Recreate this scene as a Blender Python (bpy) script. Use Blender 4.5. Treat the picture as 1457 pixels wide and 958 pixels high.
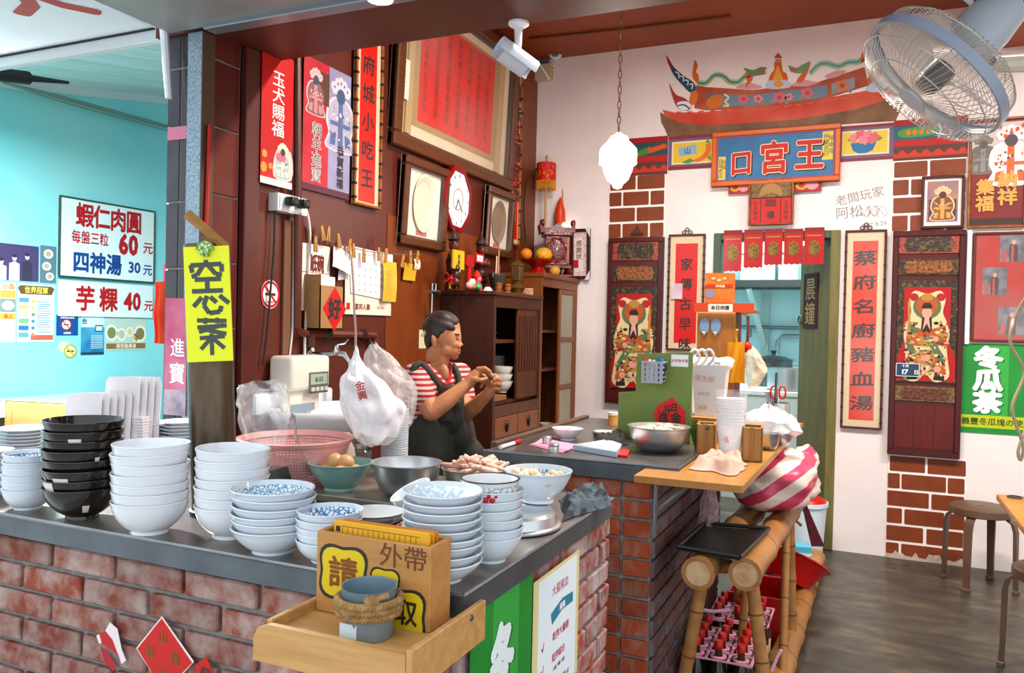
import bpy, bmesh, math, random
from mathutils import Vector as V, Matrix as M, noise
random.seed(7)
for o in list(bpy.data.objects): bpy.data.objects.remove(o)
SC = bpy.context.scene
COL = SC.collection
R = math.radians

# ------------------------------------------------------------ camera
F, CX, CY = 1130.0, 728.5, 479.0            # focal length and centre in pixels of the 1457x958 frame
CAM = V((0, 0, 1.42))
yaw, pitch, roll = R(24.05), R(-0.74), R(1.27)
FW = V((-math.sin(yaw)*math.cos(pitch), math.cos(yaw)*math.cos(pitch), math.sin(pitch)))
_r0 = V((math.cos(yaw), math.sin(yaw), 0)); _u0 = _r0.cross(FW)
RT = _r0*math.cos(roll) + _u0*math.sin(roll)
UP = -_r0*math.sin(roll) + _u0*math.cos(roll)
cam = bpy.data.cameras.new('camera'); camo = bpy.data.objects.new('camera', cam); COL.objects.link(camo)
cam.sensor_width = 36; cam.lens = F/1457*36; cam.clip_start = .05; cam.clip_end = 200
camo.matrix_world = M(((RT.x, UP.x, -FW.x, CAM.x), (RT.y, UP.y, -FW.y, CAM.y), (RT.z, UP.z, -FW.z, CAM.z), (0, 0, 0, 1)))
SC.camera = camo

# ------------------------------------------------------------ world, exposure
W = bpy.data.worlds.new('world'); SC.world = W; W.use_nodes = True
bg = W.node_tree.nodes['Background']
bg.inputs[0].default_value = (.86, .94, 1, 1); bg.inputs[1].default_value = 1.2
SC.view_settings.view_transform = 'Standard'; SC.view_settings.look = 'None'
SC.view_settings.gamma = 1; SC.view_settings.use_curve_mapping = False
SC.view_settings.exposure = 0.58

# ------------------------------------------------------------ pixels to places
def ray(px, py): return FW + RT*((px-CX)/F) - UP*((py-CY)/F)
def hit(px, py, ax, val):
    d = ray(px, py); return CAM + d*((val-CAM[ax])/d[ax])
def onz(px, py, z=0): return hit(px, py, 2, z)
def dep(p): return (V(p)-CAM).dot(FW)
def msize(p, npx): return npx*dep(p)/F

# ------------------------------------------------------------ materials
def lin(h):
    h = h.lstrip('#'); c = [int(h[i:i+2], 16)/255 for i in (0, 2, 4)]
    c = [(x/12.92 if x <= .04045 else ((x+.055)/1.055)**2.4) for x in c]; t = max(c) or 1; k = 1-.2*((t-min(c))/t)   # pigments: saturated colours reflect a little less
    return tuple(max(0, t-(t-x)*1.04)*k for x in c) + (1,)
MATS = {}
def mat(h, rough=.55, metal=0, h2=None, ns=30, nd=2, bump=0, bs=80, stretch=None, trans=0, emit=0, alpha=1, coat=0, sss=0, lo=.35, hi=.65, rnd=0, ior=1.45):
    """procedural material: base colour h mixed with h2 by noise (ns = noise scale, object space)"""
    key = (h, rough, metal, h2, ns, nd, bump, bs, stretch, trans, emit, alpha, coat, sss, lo, hi, rnd)
    if key in MATS: return MATS[key]
    m = bpy.data.materials.new('m_%s_%d' % (h.lstrip('#'), len(MATS))); m.use_nodes = True
    nt = m.node_tree; N = nt.nodes; L = nt.links
    b = N['Principled BSDF']
    b.inputs['Roughness'].default_value = rough; b.inputs['Metallic'].default_value = metal
    b.inputs['IOR'].default_value = ior
    b.inputs['Base Color'].default_value = lin(h)
    if trans: b.inputs['Transmission Weight'].default_value = trans
    if coat: b.inputs['Coat Weight'].default_value = coat
    if alpha < 1: b.inputs['Alpha'].default_value = alpha
    if emit:
        b.inputs['Emission Color'].default_value = lin(h); b.inputs['Emission Strength'].default_value = emit
    if sss:
        b.inputs['Subsurface Weight'].default_value = sss; b.inputs['Subsurface Radius'].default_value = (.02, .008, .004)
    tc = N.new('ShaderNodeTexCoord'); vec = tc.outputs['Object']
    if stretch:
        mp = N.new('ShaderNodeMapping'); mp.inputs['Scale'].default_value = stretch
        L.new(vec, mp.inputs[0]); vec = mp.outputs[0]
    if rnd or h2:
        oi = N.new('ShaderNodeObjectInfo')
        ad = N.new('ShaderNodeVectorMath'); ad.operation = 'MULTIPLY_ADD'
        ad.inputs[1].default_value = (1, 1, 1)
        cmb = N.new('ShaderNodeMath'); cmb.operation = 'MULTIPLY'; cmb.inputs[1].default_value = 17.0 if rnd else 0.0
        L.new(oi.outputs['Random'], cmb.inputs[0])
        L.new(vec, ad.inputs[0]); L.new(cmb.outputs[0], ad.inputs[2]); vec = ad.outputs[0]
    if h2:
        n = N.new('ShaderNodeTexNoise'); n.inputs['Scale'].default_value = ns; n.inputs['Detail'].default_value = nd
        n.inputs['Roughness'].default_value = .6
        L.new(vec, n.inputs['Vector'])
        r = N.new('ShaderNodeValToRGB'); r.color_ramp.elements[0].position = lo; r.color_ramp.elements[1].position = hi
        r.color_ramp.elements[0].color = lin(h); r.color_ramp.elements[1].color = lin(h2)
        L.new(n.outputs['Fac'], r.inputs[0]); out = r.outputs[0]
        if rnd:
            hs = N.new('ShaderNodeHueSaturation'); mr = N.new('ShaderNodeMapRange')
            mr.inputs['To Min'].default_value = 1-rnd; mr.inputs['To Max'].default_value = 1+rnd
            L.new(oi.outputs['Random'], mr.inputs[0]); L.new(mr.outputs[0], hs.inputs['Value']); L.new(out, hs.inputs['Color']); out = hs.outputs[0]
        L.new(out, b.inputs['Base Color'])
    if bump:
        n2 = N.new('ShaderNodeTexNoise'); n2.inputs['Scale'].default_value = bs; n2.inputs['Detail'].default_value = 3
        L.new(vec, n2.inputs['Vector'])
        bp = N.new('ShaderNodeBump'); bp.inputs['Strength'].default_value = bump; bp.inputs['Distance'].default_value = .01
        L.new(n2.outputs['Fac'], bp.inputs['Height']); L.new(bp.outputs[0], b.inputs['Normal'])
    MATS[key] = m
    return m
def film(h='#ffffff', dens=.25, rough=.15, key='film', ns=18):
    """thin clear plastic: transparent with a milky, glossy share that follows crumples"""
    k = (key, h, dens, rough, ns)
    if k in MATS: return MATS[k]
    m = bpy.data.materials.new('m_%s' % key); m.use_nodes = True; nt = m.node_tree; N = nt.nodes; L = nt.links
    b = N['Principled BSDF']; b.inputs['Base Color'].default_value = lin(h); b.inputs['Roughness'].default_value = rough
    b.inputs['Subsurface Weight'].default_value = 0
    t = N.new('ShaderNodeBsdfTransparent'); mx = N.new('ShaderNodeMixShader')
    n = N.new('ShaderNodeTexNoise'); n.inputs['Scale'].default_value = ns; n.inputs['Detail'].default_value = 4
    tc = N.new('ShaderNodeTexCoord'); L.new(tc.outputs['Object'], n.inputs['Vector'])
    mr = N.new('ShaderNodeMapRange'); mr.inputs['From Min'].default_value = .3; mr.inputs['From Max'].default_value = .7
    mr.inputs['To Min'].default_value = max(0, dens-.2); mr.inputs['To Max'].default_value = min(1, dens+.25)
    L.new(n.outputs['Fac'], mr.inputs[0]); L.new(mr.outputs[0], mx.inputs[0])
    L.new(t.outputs[0], mx.inputs[1]); L.new(b.outputs[0], mx.inputs[2])
    L.new(mx.outputs[0], N['Material Output'].inputs['Surface'])
    MATS[k] = m
    return m
def pane(): return film('#ffffff', -.2, .03, 'pane', 2)
def pattern(h, h2, kind, scale, rough=.25):
    """printed glaze pattern: voronoi / checker / rings in object space"""
    k = ('pat', h, h2, kind, scale)
    if k in MATS: return MATS[k]
    m = bpy.data.materials.new('m_glaze_%d' % len(MATS)); m.use_nodes = True; nt = m.node_tree; N = nt.nodes; L = nt.links
    b = N['Principled BSDF']; b.inputs['Roughness'].default_value = rough
    tc = N.new('ShaderNodeTexCoord')
    if kind == 'flower':
        v = N.new('ShaderNodeTexVoronoi'); v.feature = 'DISTANCE_TO_EDGE'; v.inputs['Scale'].default_value = scale
        L.new(tc.outputs['Object'], v.inputs['Vector']); fac = v.outputs['Distance']; lo, hi = .05, .16
    elif kind == 'stripe':
        v = N.new('ShaderNodeTexWave'); v.inputs['Scale'].default_value = scale; v.bands_direction = 'Z'
        v.inputs['Distortion'].default_value = .25; v.inputs['Detail'].default_value = 1
        L.new(tc.outputs['Object'], v.inputs['Vector']); fac = v.outputs['Fac']; lo, hi = .5, .56
    else:
        v = N.new('ShaderNodeTexNoise'); v.inputs['Scale'].default_value = scale; v.inputs['Detail'].default_value = 2
        L.new(tc.outputs['Object'], v.inputs['Vector']); fac = v.outputs['Fac']; lo, hi = .47, .53
    r = N.new('ShaderNodeValToRGB'); r.color_ramp.elements[0].position = lo; r.color_ramp.elements[1].position = hi
    r.color_ramp.elements[0].color = lin(h); r.color_ramp.elements[1].color = lin(h2)
    L.new(fac, r.inputs[0]); L.new(r.outputs[0], b.inputs['Base Color'])
    MATS[k] = m
    return m
def wood(h, h2, rough=.45, axis='x', s=6, bump=.08):
    st = {'x': (s*.25, s*3, s*3), 'y': (s*3, s*.25, s*3), 'z': (s*3, s*3, s*.25)}[axis]
    return mat(h, rough, h2=h2, ns=3, nd=5, stretch=st, bump=bump, bs=6)
def paint(h, rough=.55): return mat(h, rough)

# ------------------------------------------------------------ mesh builder
class MB:
    def __init__(s): s.v = []; s.f = []; s.x = M.Identity(4)
    def add(s, vs, fs):
        n = len(s.v); s.v += [tuple(s.x @ V(p)) for p in vs]; s.f += [tuple(i+n for i in f) for f in fs]; return s
    def at(s, loc=(0, 0, 0), rz=0, rx=0, ry=0, sc=1):
        s.x = M.Translation(V(loc)) @ M.Rotation(rz, 4, 'Z') @ M.Rotation(ry, 4, 'Y') @ M.Rotation(rx, 4, 'X') @ M.Diagonal((sc, sc, sc, 1) if not hasattr(sc, '__len__') else (*sc, 1)); return s
    def box(s, a, b, bev=0, seg=1):
        x0, y0, z0 = a; x1, y1, z1 = b
        if bev:
            bm = bmesh.new(); bmesh.ops.create_cube(bm, size=1)
            for v in bm.verts: v.co = V(((x0+x1)/2+v.co.x*(x1-x0), (y0+y1)/2+v.co.y*(y1-y0), (z0+z1)/2+v.co.z*(z1-z0)))
            bmesh.ops.bevel(bm, geom=bm.edges[:], offset=bev, segments=seg, affect='EDGES', profile=.5)
            bm.verts.index_update()
            r = s.add([v.co[:] for v in bm.verts], [[v.index for v in f.verts] for f in bm.faces]); bm.free(); return r
        return s.add([(x0, y0, z0), (x1, y0, z0), (x1, y1, z0), (x0, y1, z0), (x0, y0, z1), (x1, y0, z1), (x1, y1, z1), (x0, y1, z1)],
                     [(0, 3, 2, 1), (4, 5, 6, 7), (0, 1, 5, 4), (1, 2, 6, 5), (2, 3, 7, 6), (3, 0, 4, 7)])
    def lathe(s, prof, n=24, c=(0, 0, 0), a0=0, a1=2*math.pi, sx=1, sy=1, wob=None):
        full = abs(a1-a0-2*math.pi) < 1e-6; m = n if full else n+1; vs = []; fs = []
        for i in range(m):
            a = a0+(a1-a0)*i/n
            for j, (r, z) in enumerate(prof):
                k = 1 if not wob else wob(a, j)
                vs.append((c[0]+r*k*math.cos(a)*sx, c[1]+r*k*math.sin(a)*sy, c[2]+z))
        p = len(prof)
        for i in range(n):
            i2 = (i+1) % m
            for j in range(p-1):
                q = (i*p+j, i2*p+j, i2*p+j+1, i*p+j+1)
                if prof[j][0] == 0: q = (q[0], q[2], q[3])
                elif prof[j+1][0] == 0: q = (q[0], q[1], q[2])
                fs.append(q)
        return s.add(vs, fs)
    def cyl(s, a, b, r0, r1=None, n=12, cap=True):
        r1 = r0 if r1 is None else r1; a = V(a); b = V(b); d = (b-a).normalized()
        t = V((0, 0, 1)) if abs(d.z) < .9 else V((1, 0, 0)); e = d.cross(t).normalized(); g = d.cross(e)
        vs = []
        for c, r in ((a, r0), (b, r1)):
            for i in range(n):
                an = 2*math.pi*i/n; vs.append(tuple(c+e*(r*math.cos(an))+g*(r*math.sin(an))))
        fs = [(i, (i+1) % n, n+(i+1) % n, n+i) for i in range(n)]
        fs = [f[::-1] for f in fs]
        if cap: fs += [tuple(range(n)), tuple(range(2*n-1, n-1, -1))]
        return s.add(vs, fs)
    def tube(s, pts, r, n=6, closed=False):
        pts = [V(p) for p in pts]; m = len(pts); vs = []; fs = []
        rs = r if hasattr(r, '__len__') else [r]*m; e = None
        for i, p in enumerate(pts):
            if closed: d = pts[(i+1) % m]-pts[i-1]
            else: d = pts[min(i+1, m-1)]-pts[max(i-1, 0)]
            d.normalize()
            if e is None:
                t = V((0, 0, 1)) if abs(d.z) < .9 else V((1, 0, 0)); e = d.cross(t).normalized()
            else:
                e = (e-d*e.dot(d)).normalized()
            g = d.cross(e)
            for k in range(n):
                an = 2*math.pi*k/n; vs.append(tuple(p+e*(rs[i]*math.cos(an))+g*(rs[i]*math.sin(an))))
        for i in range(m if closed else m-1):
            j = (i+1) % m
            for k in range(n): fs.append((i*n+k, i*n+(k+1) % n, j*n+(k+1) % n, j*n+k))
        if not closed: fs += [tuple(range(n-1, -1, -1)), tuple(range((m-1)*n, m*n))]
        return s.add(vs, fs)
    def sphere(s, c, r, n=12, m=8, sc=(1, 1, 1), fn=None):
        vs = [(0, 0, 0)]*0; fs = []
        for j in range(m+1):
            th = math.pi*j/m
            for i in range(n):
                a = 2*math.pi*i/n; d = V((math.sin(th)*math.cos(a), math.sin(th)*math.sin(a), math.cos(th)))
                k = fn(d) if fn else 1
                vs.append((c[0]+d.x*r*sc[0]*k, c[1]+d.y*r*sc[1]*k, c[2]+d.z*r*sc[2]*k))
        for j in range(m):
            for i in range(n): fs.append((j*n+i, (j+1)*n+i, (j+1)*n+(i+1) % n, j*n+(i+1) % n))
        return s.add(vs, fs)
    def prism(s, pts, z0, z1):
        """outline pts (x, y) extruded in z"""
        n = len(pts); vs = [(p[0], p[1], z0) for p in pts]+[(p[0], p[1], z1) for p in pts]
        ar = sum(pts[i][0]*pts[(i+1) % n][1]-pts[(i+1) % n][0]*pts[i][1] for i in range(n))
        fs = [tuple(range(n-1, -1, -1)), tuple(range(n, 2*n))]+[(i, (i+1) % n, n+(i+1) % n, n+i) for i in range(n)]
        if ar < 0: fs = [f[::-1] for f in fs]
        return s.add(vs, fs)
    def flat(s, pts, z):
        n = len(pts); ar = sum(pts[i][0]*pts[(i+1) % n][1]-pts[(i+1) % n][0]*pts[i][1] for i in range(n))
        return s.add([(p[0], p[1], z) for p in pts], [tuple(range(n)) if ar > 0 else tuple(range(n-1, -1, -1))])
    def grid(s, fn, nu, nv):
        vs = [fn(i/nu, j/nv) for j in range(nv+1) for i in range(nu+1)]
        fs = [(j*(nu+1)+i, j*(nu+1)+i+1, (j+1)*(nu+1)+i+1, (j+1)*(nu+1)+i) for j in range(nv) for i in range(nu)]
        return s.add(vs, fs)
    def mesh(s, name, m, smooth=35):
        me = bpy.data.meshes.new(name); me.from_pydata(s.v, [], s.f)
        if m: me.materials.append(m)
        if smooth:
            me.shade_smooth(); me.set_sharp_from_angle(angle=R(smooth))
        me.update(); return me
    def obj(s, name, m, parent=None, smooth=35, label=None, loc=None):
        o = bpy.data.objects.new(name, s.mesh(name, m, smooth)); COL.objects.link(o)
        if parent: o.parent = parent
        if label: o['label'] = label
        if loc: o.location = loc
        return o

def tag(o, label=None, cat=None, group=None, kind=None):
    if label: o['label'] = label
    if cat: o['category'] = cat
    if group: o['group'] = group
    if kind: o['kind'] = kind
    return o
def thing(name, label, cat, loc=(0, 0, 0), rz=0, group=None, rot=None, kind=None):
    o = bpy.data.objects.new(name, None); COL.objects.link(o); o.empty_display_size = .05
    if rot is not None: o.matrix_world = M.Translation(V(loc)) @ rot.to_4x4()
    else: o.location = loc; o.rotation_euler = (0, 0, rz)
    return tag(o, label, cat, group, kind)
def struct(name, mb, m, label, cat, smooth=35):
    return tag(mb.obj(name, m, None, smooth), label, cat, None, 'structure')
def copy_tree(o, parent=None):
    c = o.copy(); COL.objects.link(c); c.parent = parent
    for ch in list(o.children): copy_tree(ch, c)
    return c
def ordn(i): return ['first', 'second', 'third', 'fourth', 'fifth', 'sixth', 'seventh', 'eighth', 'ninth', 'tenth', 'eleventh', 'twelfth', 'thirteenth', 'fourteenth', 'fifteenth', 'sixteenth', 'seventeenth', 'eighteenth'][i]
def spline(pts, k=6, closed=True):
    """Catmull-Rom through 2D/3D points"""
    n = len(pts); out = []; P = [V(p) for p in pts]
    for i in range(n if closed else n-1):
        if closed: a, b, c, d = P[i-1], P[i], P[(i+1) % n], P[(i+2) % n]
        else: a, b, c, d = P[max(i-1, 0)], P[i], P[i+1], P[min(i+2, n-1)]
        for j in range(k):
            t = j/k; out.append(.5*((2*b)+(c-a)*t+(2*a-5*b+4*c-d)*t*t+(3*b-a-3*c+d)*t**3))
    if not closed: out.append(P[-1])
    return [tuple(p) for p in out]
def ngon(cx, cy, rx, ry=None, n=20, a0=0):
    ry = rx if ry is None else ry
    return [(cx+rx*math.cos(a0+2*math.pi*i/n), cy+ry*math.sin(a0+2*math.pi*i/n)) for i in range(n)]
def nz(p, s=1.0, seed=0): return noise.noise(V((p[0]*s+seed*7.1, p[1]*s-seed*3.7, (p[2] if len(p) > 2 else 0)*s+seed*1.3)))

# ------------------------------------------------------------ lettering
GL = {}
def glyph(ch, bold):
    if (ch, bold) not in GL:
        cu = bpy.data.curves.new('t', 'FONT'); cu.body = ch; cu.size = 1; cu.resolution_u = 2; cu.offset = bold; cu.dimensions = '2D'; cu.fill_mode = 'BOTH'
        o = bpy.data.objects.new('t', cu); me = bpy.data.meshes.new_from_object(o)
        vs = [(v.co.x, v.co.y) for v in me.vertices]; fs = [tuple(p.vertices) for p in me.polygons]
        bpy.data.objects.remove(o); bpy.data.meshes.remove(me); bpy.data.curves.remove(cu)
        xs = [v[0] for v in vs] or [0]; ys = [v[1] for v in vs] or [0]
        wide = ord(ch) > 0x2e80
        if wide: cx, cy, w = .5, .38, 1.0
        else: cx, cy, w = (min(xs)+max(xs))/2, .36, (max(xs)-min(xs))+.1
        GL[(ch, bold)] = ([(x-cx, y-cy) for x, y in vs], fs, w)
    return GL[(ch, bold)]
def text(mb, s, x, y, h, z, bold=.02, vert=False, sp=1.0, asp=1.0, rot=0, brush=0):
    """characters of height h centred on (x, y), laid in the z plane; bold widens strokes, brush slants them"""
    ca, sa = math.cos(rot), math.sin(rot); gs = [glyph(c, 0) if c != ' ' else ([], [], .5) for c in s]
    tot = sum(g[2] for g in gs)*h*asp*sp if not vert else len(s)*h*sp; cur = -tot/2
    sh = [(0, 0)] if bold < .006 else [(bold, 0), (-bold, 0), (0, bold), (0, -bold)] + ([(bold*.7, bold*.7), (-bold*.7, -bold*.7), (bold*.7, -bold*.7), (-bold*.7, bold*.7)] if bold > .025 else [])
    for k, g in enumerate(gs):
        adv = g[2]*h*asp*sp if not vert else h*sp
        ox, oy = (cur+adv/2, 0) if not vert else (0, -(cur+adv/2)); cur += adv
        for e, (dx, dy) in enumerate(sh):
            vs = []
            for a, b in g[0]:
                a2 = (a+dx)*h*asp; b2 = (b+dy)*h+(a2*brush)
                a2 += ox; b2 += oy
                vs.append((x+a2*ca-b2*sa, y+a2*sa+b2*ca, z+e*1e-5))
            mb.add(vs, g[1])
    return mb

# ------------------------------------------------------------ flat things on walls
ROT = {'L': M(((0, 0, 1), (1, 0, 0), (0, 1, 0))), 'B': M(((1, 0, 0), (0, 0, -1), (0, 1, 0)))}
class Panel:
    """upright rectangle read off four pixels (TL, TR, BR, BL) on a wall; local x right, y up, z out; fractions from the top left"""
    def __init__(s, name, label, cat, wall, val, px, off=.002, tilt=0, spin=0, group=None):
        ax = 0 if wall == 'L' else 1; sg = 1 if wall == 'L' else -1
        P = [hit(x, y, ax, val+sg*off) for x, y in px]; k = 1 if wall == 'L' else 0
        u0 = (P[0][k]+P[3][k])/2; u1 = (P[1][k]+P[2][k])/2; t = (P[0].z+P[1].z)/2; b = (P[2].z+P[3].z)/2
        s.w, s.h = u1-u0, t-b; c = V((0, 0, (t+b)/2)); c[k] = (u0+u1)/2; c[ax] = val+sg*off
        s.ax = ax; s.rot = ROT[wall] @ M.Rotation(spin, 3, 'Z') @ M.Rotation(tilt, 3, 'X')
        s.o = thing(name, label, cat, c, rot=s.rot, group=group)
    def px(s, x, y):
        p = s.rot.transposed() @ (hit(x, y, s.ax, s.o.location[s.ax])-s.o.location); return (p.x, p.y)
    def pxf(s, x, y): q = s.px(x, y); return (q[0]/s.w+.5, .5-q[1]/s.h)
    def xy(s, fx, fy): return ((fx-.5)*s.w, (.5-fy)*s.h)
    def sheet(s, name, m, z=0, t=.001, r=(0, 0, 1, 1), parent=None):
        a = s.xy(r[0], r[3]); b = s.xy(r[2], r[1]); return MB().box((a[0], a[1], z), (b[0], b[1], z+t)).obj(name, m, parent or s.o)
    def poly(s, name, m, pts, z, t=0, smooth=0, parent=None):
        q = [s.xy(*p) for p in pts]
        if smooth: q = [p[:2] for p in spline([(a, b, 0) for a, b in q], smooth)]
        mb = MB(); (mb.prism(q, z, z+t) if t else mb.flat(q, z)); return mb.obj(name, m, parent or s.o)
    def polys(s, name, m, lst, z, smooth=0, parent=None, kind=None):
        """several printed patches of one colour, each a hair above the last"""
        mb = MB()
        for k, pts in enumerate(lst):
            q = [s.xy(*p) for p in pts]
            if smooth: q = [p[:2] for p in spline([(a, b, 0) for a, b in q], smooth)]
            mb.flat(q, z+k*.00003)
        o = mb.obj(name, m, parent or s.o)
        if kind: o['kind'] = kind
        return o
    def text(s, name, m, items, z, parent=None):
        """items: (string, fx, fy, height as a fraction of panel height, options); one part per line of writing"""
        for it in items:
            x, y = s.xy(it[1], it[2]); o = text(MB(), it[0], x, y, it[3]*s.h, z, **(it[4] if len(it) > 4 else {})).obj(name, m, parent or s.o, smooth=0)
        return o
    def frame(s, name, m, wd, z0=0, z1=.02, parent=None, bev=.002):
        w, h = s.w/2, s.h/2
        for a, b in (((-w, h-wd), (w, h)), ((-w, -h), (w, -h+wd)), ((-w, -h+wd), (-w+wd, h-wd)), ((w-wd, -h+wd), (w, h-wd))):
            MB().box((a[0], a[1], z0), (b[0], b[1], z1), bev).obj(name, m, parent or s.o)
def quad(x0, y0, x1, y1): return [(x0, y0), (x1, y0), (x1, y1), (x0, y1)]

# ============================================================ THE SETTING
XL, YB, ZC = -2.34, 5.607, 3.445
XT = -6.4                                     # turquoise wall of the neighbouring bay
WHITE = mat('#efe6e3', .6, h2='#e6dcdc', ns=2.5, nd=4, bump=.03, bs=30)
MAROON = mat('#5c251a', .45, h2='#672a1c', ns=3, nd=4, bump=.04, bs=40)
CEILB = mat('#a5512b', .5, h2='#974826', ns=2, nd=3, bump=.05, bs=25)
PLY = mat('#8a4320', .42, h2='#78391c', ns=2, nd=5, stretch=(3, 3, .6), bump=.03, bs=10)

def floor_mat():
    m = bpy.data.materials.new('m_floor'); m.use_nodes = True; nt = m.node_tree; N = nt.nodes; L = nt.links; b = N['Principled BSDF']
    tc = N.new('ShaderNodeTexCoord'); mp = N.new('ShaderNodeMapping'); mp.inputs['Scale'].default_value = (1.6, 4.5, 1); mp.inputs['Rotation'].default_value = (0, 0, .3)
    L.new(tc.outputs['Object'], mp.inputs[0])
    n = N.new('ShaderNodeTexNoise'); n.inputs['Scale'].default_value = 1.7; n.inputs['Detail'].default_value = 8; n.inputs['Roughness'].default_value = .68
    L.new(mp.outputs[0], n.inputs['Vector'])
    r = N.new('ShaderNodeValToRGB'); e = r.color_ramp.elements
    e[0].position = .3; e[0].color = lin('#2a2620'); e[1].position = .72; e[1].color = lin('#837a58')
    x = e.new(.5); x.color = lin('#3e3930'); x = e.new(.6); x.color = lin('#544c3c')
    L.new(n.outputs['Fac'], r.inputs[0])
    L.new(r.outputs[0], b.inputs['Base Color'])
    n2 = N.new('ShaderNodeTexNoise'); n2.inputs['Scale'].default_value = 9; L.new(tc.outputs['Object'], n2.inputs['Vector'])
    mr = N.new('ShaderNodeMapRange'); mr.inputs['To Min'].default_value = .28; mr.inputs['To Max'].default_value = .55
    L.new(n2.outputs['Fac'], mr.inputs[0]); L.new(mr.outputs[0], b.inputs['Roughness'])
    return m
struct('floor_street', MB().box((-7.2, -4, -.1), (4.2, 1.2, -.001)), mat('#b4b2ac', .8, h2='#a4a29c', ns=3), 'unseen pavement in front of the eatery, added pale to bounce daylight upwards', 'pavement')  # out of view; added pale to bounce daylight up under awning and soffit
struct('floor', MB().box((-7.2, 1.2, -.1), (4.2, 9.2, 0)), floor_mat(), 'dark grey-green worn stone floor', 'floor')
dx0 = hit(1012, 500, 1, YB).x; dx1 = hit(1192, 500, 1, YB).x; dz = hit(1100, 330, 1, YB).z
mb = MB().box((XL-.12, YB, 0), (dx0, YB+.14, ZC)).box((dx1, YB, 0), (4.2, YB+.14, ZC)).box((dx0, YB, dz), (dx1, YB+.14, ZC))
struct('wall_back', mb, WHITE, 'white plastered back wall with a doorway to the kitchen', 'wall')
yA = hit(340, 300, 0, XL).y
struct('wall_left', MB().box((XL-.12, yA, 0), (XL, YB, ZC)), MAROON, 'maroon painted side wall hung with frames', 'wall')
# plywood sheets fixed on the side wall
y1 = hit(549, 400, 0, XL).y; y2 = hit(632, 400, 0, XL).y
struct('trim_1', MB().box((XL, y1, .7), (XL+.004, y2+.5, 2.0)), PLY, 'orange-brown plywood sheet on the side wall behind the woman', 'wall panel')
y3 = hit(738, 200, 0, XL).y
struct('trim_2', MB().box((XL, y3, 1.3), (XL+.006, YB, ZC)), PLY, 'orange-brown board in the corner of side wall and white wall', 'wall panel')
struct('ceiling', MB().box((XL-.12, 2.68, ZC), (4.2, YB+.14, ZC+.1)), CEILB, 'brown painted ceiling of the eatery', 'ceiling')
struct('trim_3', MB().box((.655, 2.7, 3.17), (.98, YB, ZC)), mat('#b5562a', .5, h2='#a84d26', ns=3), 'orange-brown beam along the ceiling at the right', 'beam')
struct('trim_4', MB().box((-2.6, 2.3, 2.53), (4.2, 2.69, ZC+.1)), mat('#5c2a1e', .5, h2='#66301f', ns=3), 'dark brown lintel over the open shop front', 'beam')
struct('wall_right', MB().box((4.2, 2.3, 0), (4.32, YB+.14, ZC)), WHITE, 'white side wall of the dining area', 'wall')
# grey shutter housing in front of the lintel, with its steel guide strip
hz = 2.52; hx = onz(226, 42, hz).x
hb = thing('shutter_housing', 'grey steel shutter housing above the shop front', 'shutter housing', (0, 2.0, hz))
MB().box((hx, -.85, 0), (4.2, .27, .5), .01).obj('soffit', mat('#8a8684', .4, h2='#99979a', ns=2), hb)
MB().box((hx+.2, .235, -.018), (4.2, .3, .012), .004).obj('guide_strip', mat('#8f9aa4', .35, .6), hb)
mb = MB()
for i in range(14): mb.box((-1.55+i*.03, -.03, -.03), (-1.535+i*.03, -.02, 0))
mb.obj('orange_fringe', mat('#d9712f', .6), hb)
# spot lamp under the lintel (its glare shows at the top edge)
p = hit(541, -4, 2, 2.50)
sl = thing('spot_lamp', 'small round spot lamp shining under the grey shutter housing', 'lamp', p)
MB().lathe([(0, .03), (.045, .03), (.05, 0), (.042, -.01), (.042, .02)], 20).obj('lamp_body', mat('#d8d8d8', .3, .5), sl)
MB().lathe([(0, -.006), (.03, -.004), (.04, .006)], 20).obj('bulb', mat('#fff0d8', .3, emit=25), sl)

# ---- neighbouring bay on the left
TURQ = mat('#8fe6ee', .5, h2='#a0e6e8', ns=1.2, nd=3)
struct('wall_bay', MB().box((XT-.12, 1.0, 0), (XT, 9.0, 4.3)), TURQ, 'turquoise wall of the neighbouring bay with menu boards', 'wall')
struct('wall_bay_end', MB().box((XT, 8.9, 0), (XL-.12, 9.0, 4.3)), TURQ, 'far end wall of the neighbouring bay', 'wall')
zc = lambda y: 3.32+.18*(y-4.18)
bc = thing('ceiling_bay', 'sloping ceiling of pale grey boards over the neighbouring bay', 'ceiling', kind='structure')
BO = mat('#d5e4e6', .6, h2='#c6d6da', ns=4, stretch=(1, .2, 1))
for i in range(11):
    x0 = XT+.01+i*.36
    MB().add([(x0, 2.45, zc(2.45)), (x0+.35, 2.45, zc(2.45)), (x0+.35, 8.9, zc(8.9)), (x0, 8.9, zc(8.9)), (x0, 2.45, zc(2.45)+.02), (x0+.35, 2.45, zc(2.45)+.02), (x0+.35, 8.9, zc(8.9)+.02), (x0, 8.9, zc(8.9)+.02)],
             [(0, 3, 2, 1), (4, 5, 6, 7), (0, 1, 5, 4), (1, 2, 6, 5), (2, 3, 7, 6), (3, 0, 4, 7)]).obj('plank', BO, bc)
MB().box((XT, 2.4, zc(2.4)+.03), (XL-.15, 8.95, zc(2.4)+.04)).obj('roof_deck', mat('#5a6468', .8), bc).matrix_world = M.Translation((0, 2.4, zc(2.4)+.03)) @ M.Rotation(math.atan(.18), 4, 'X') @ M.Translation((0, -2.4, -zc(2.4)-.03))
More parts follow.
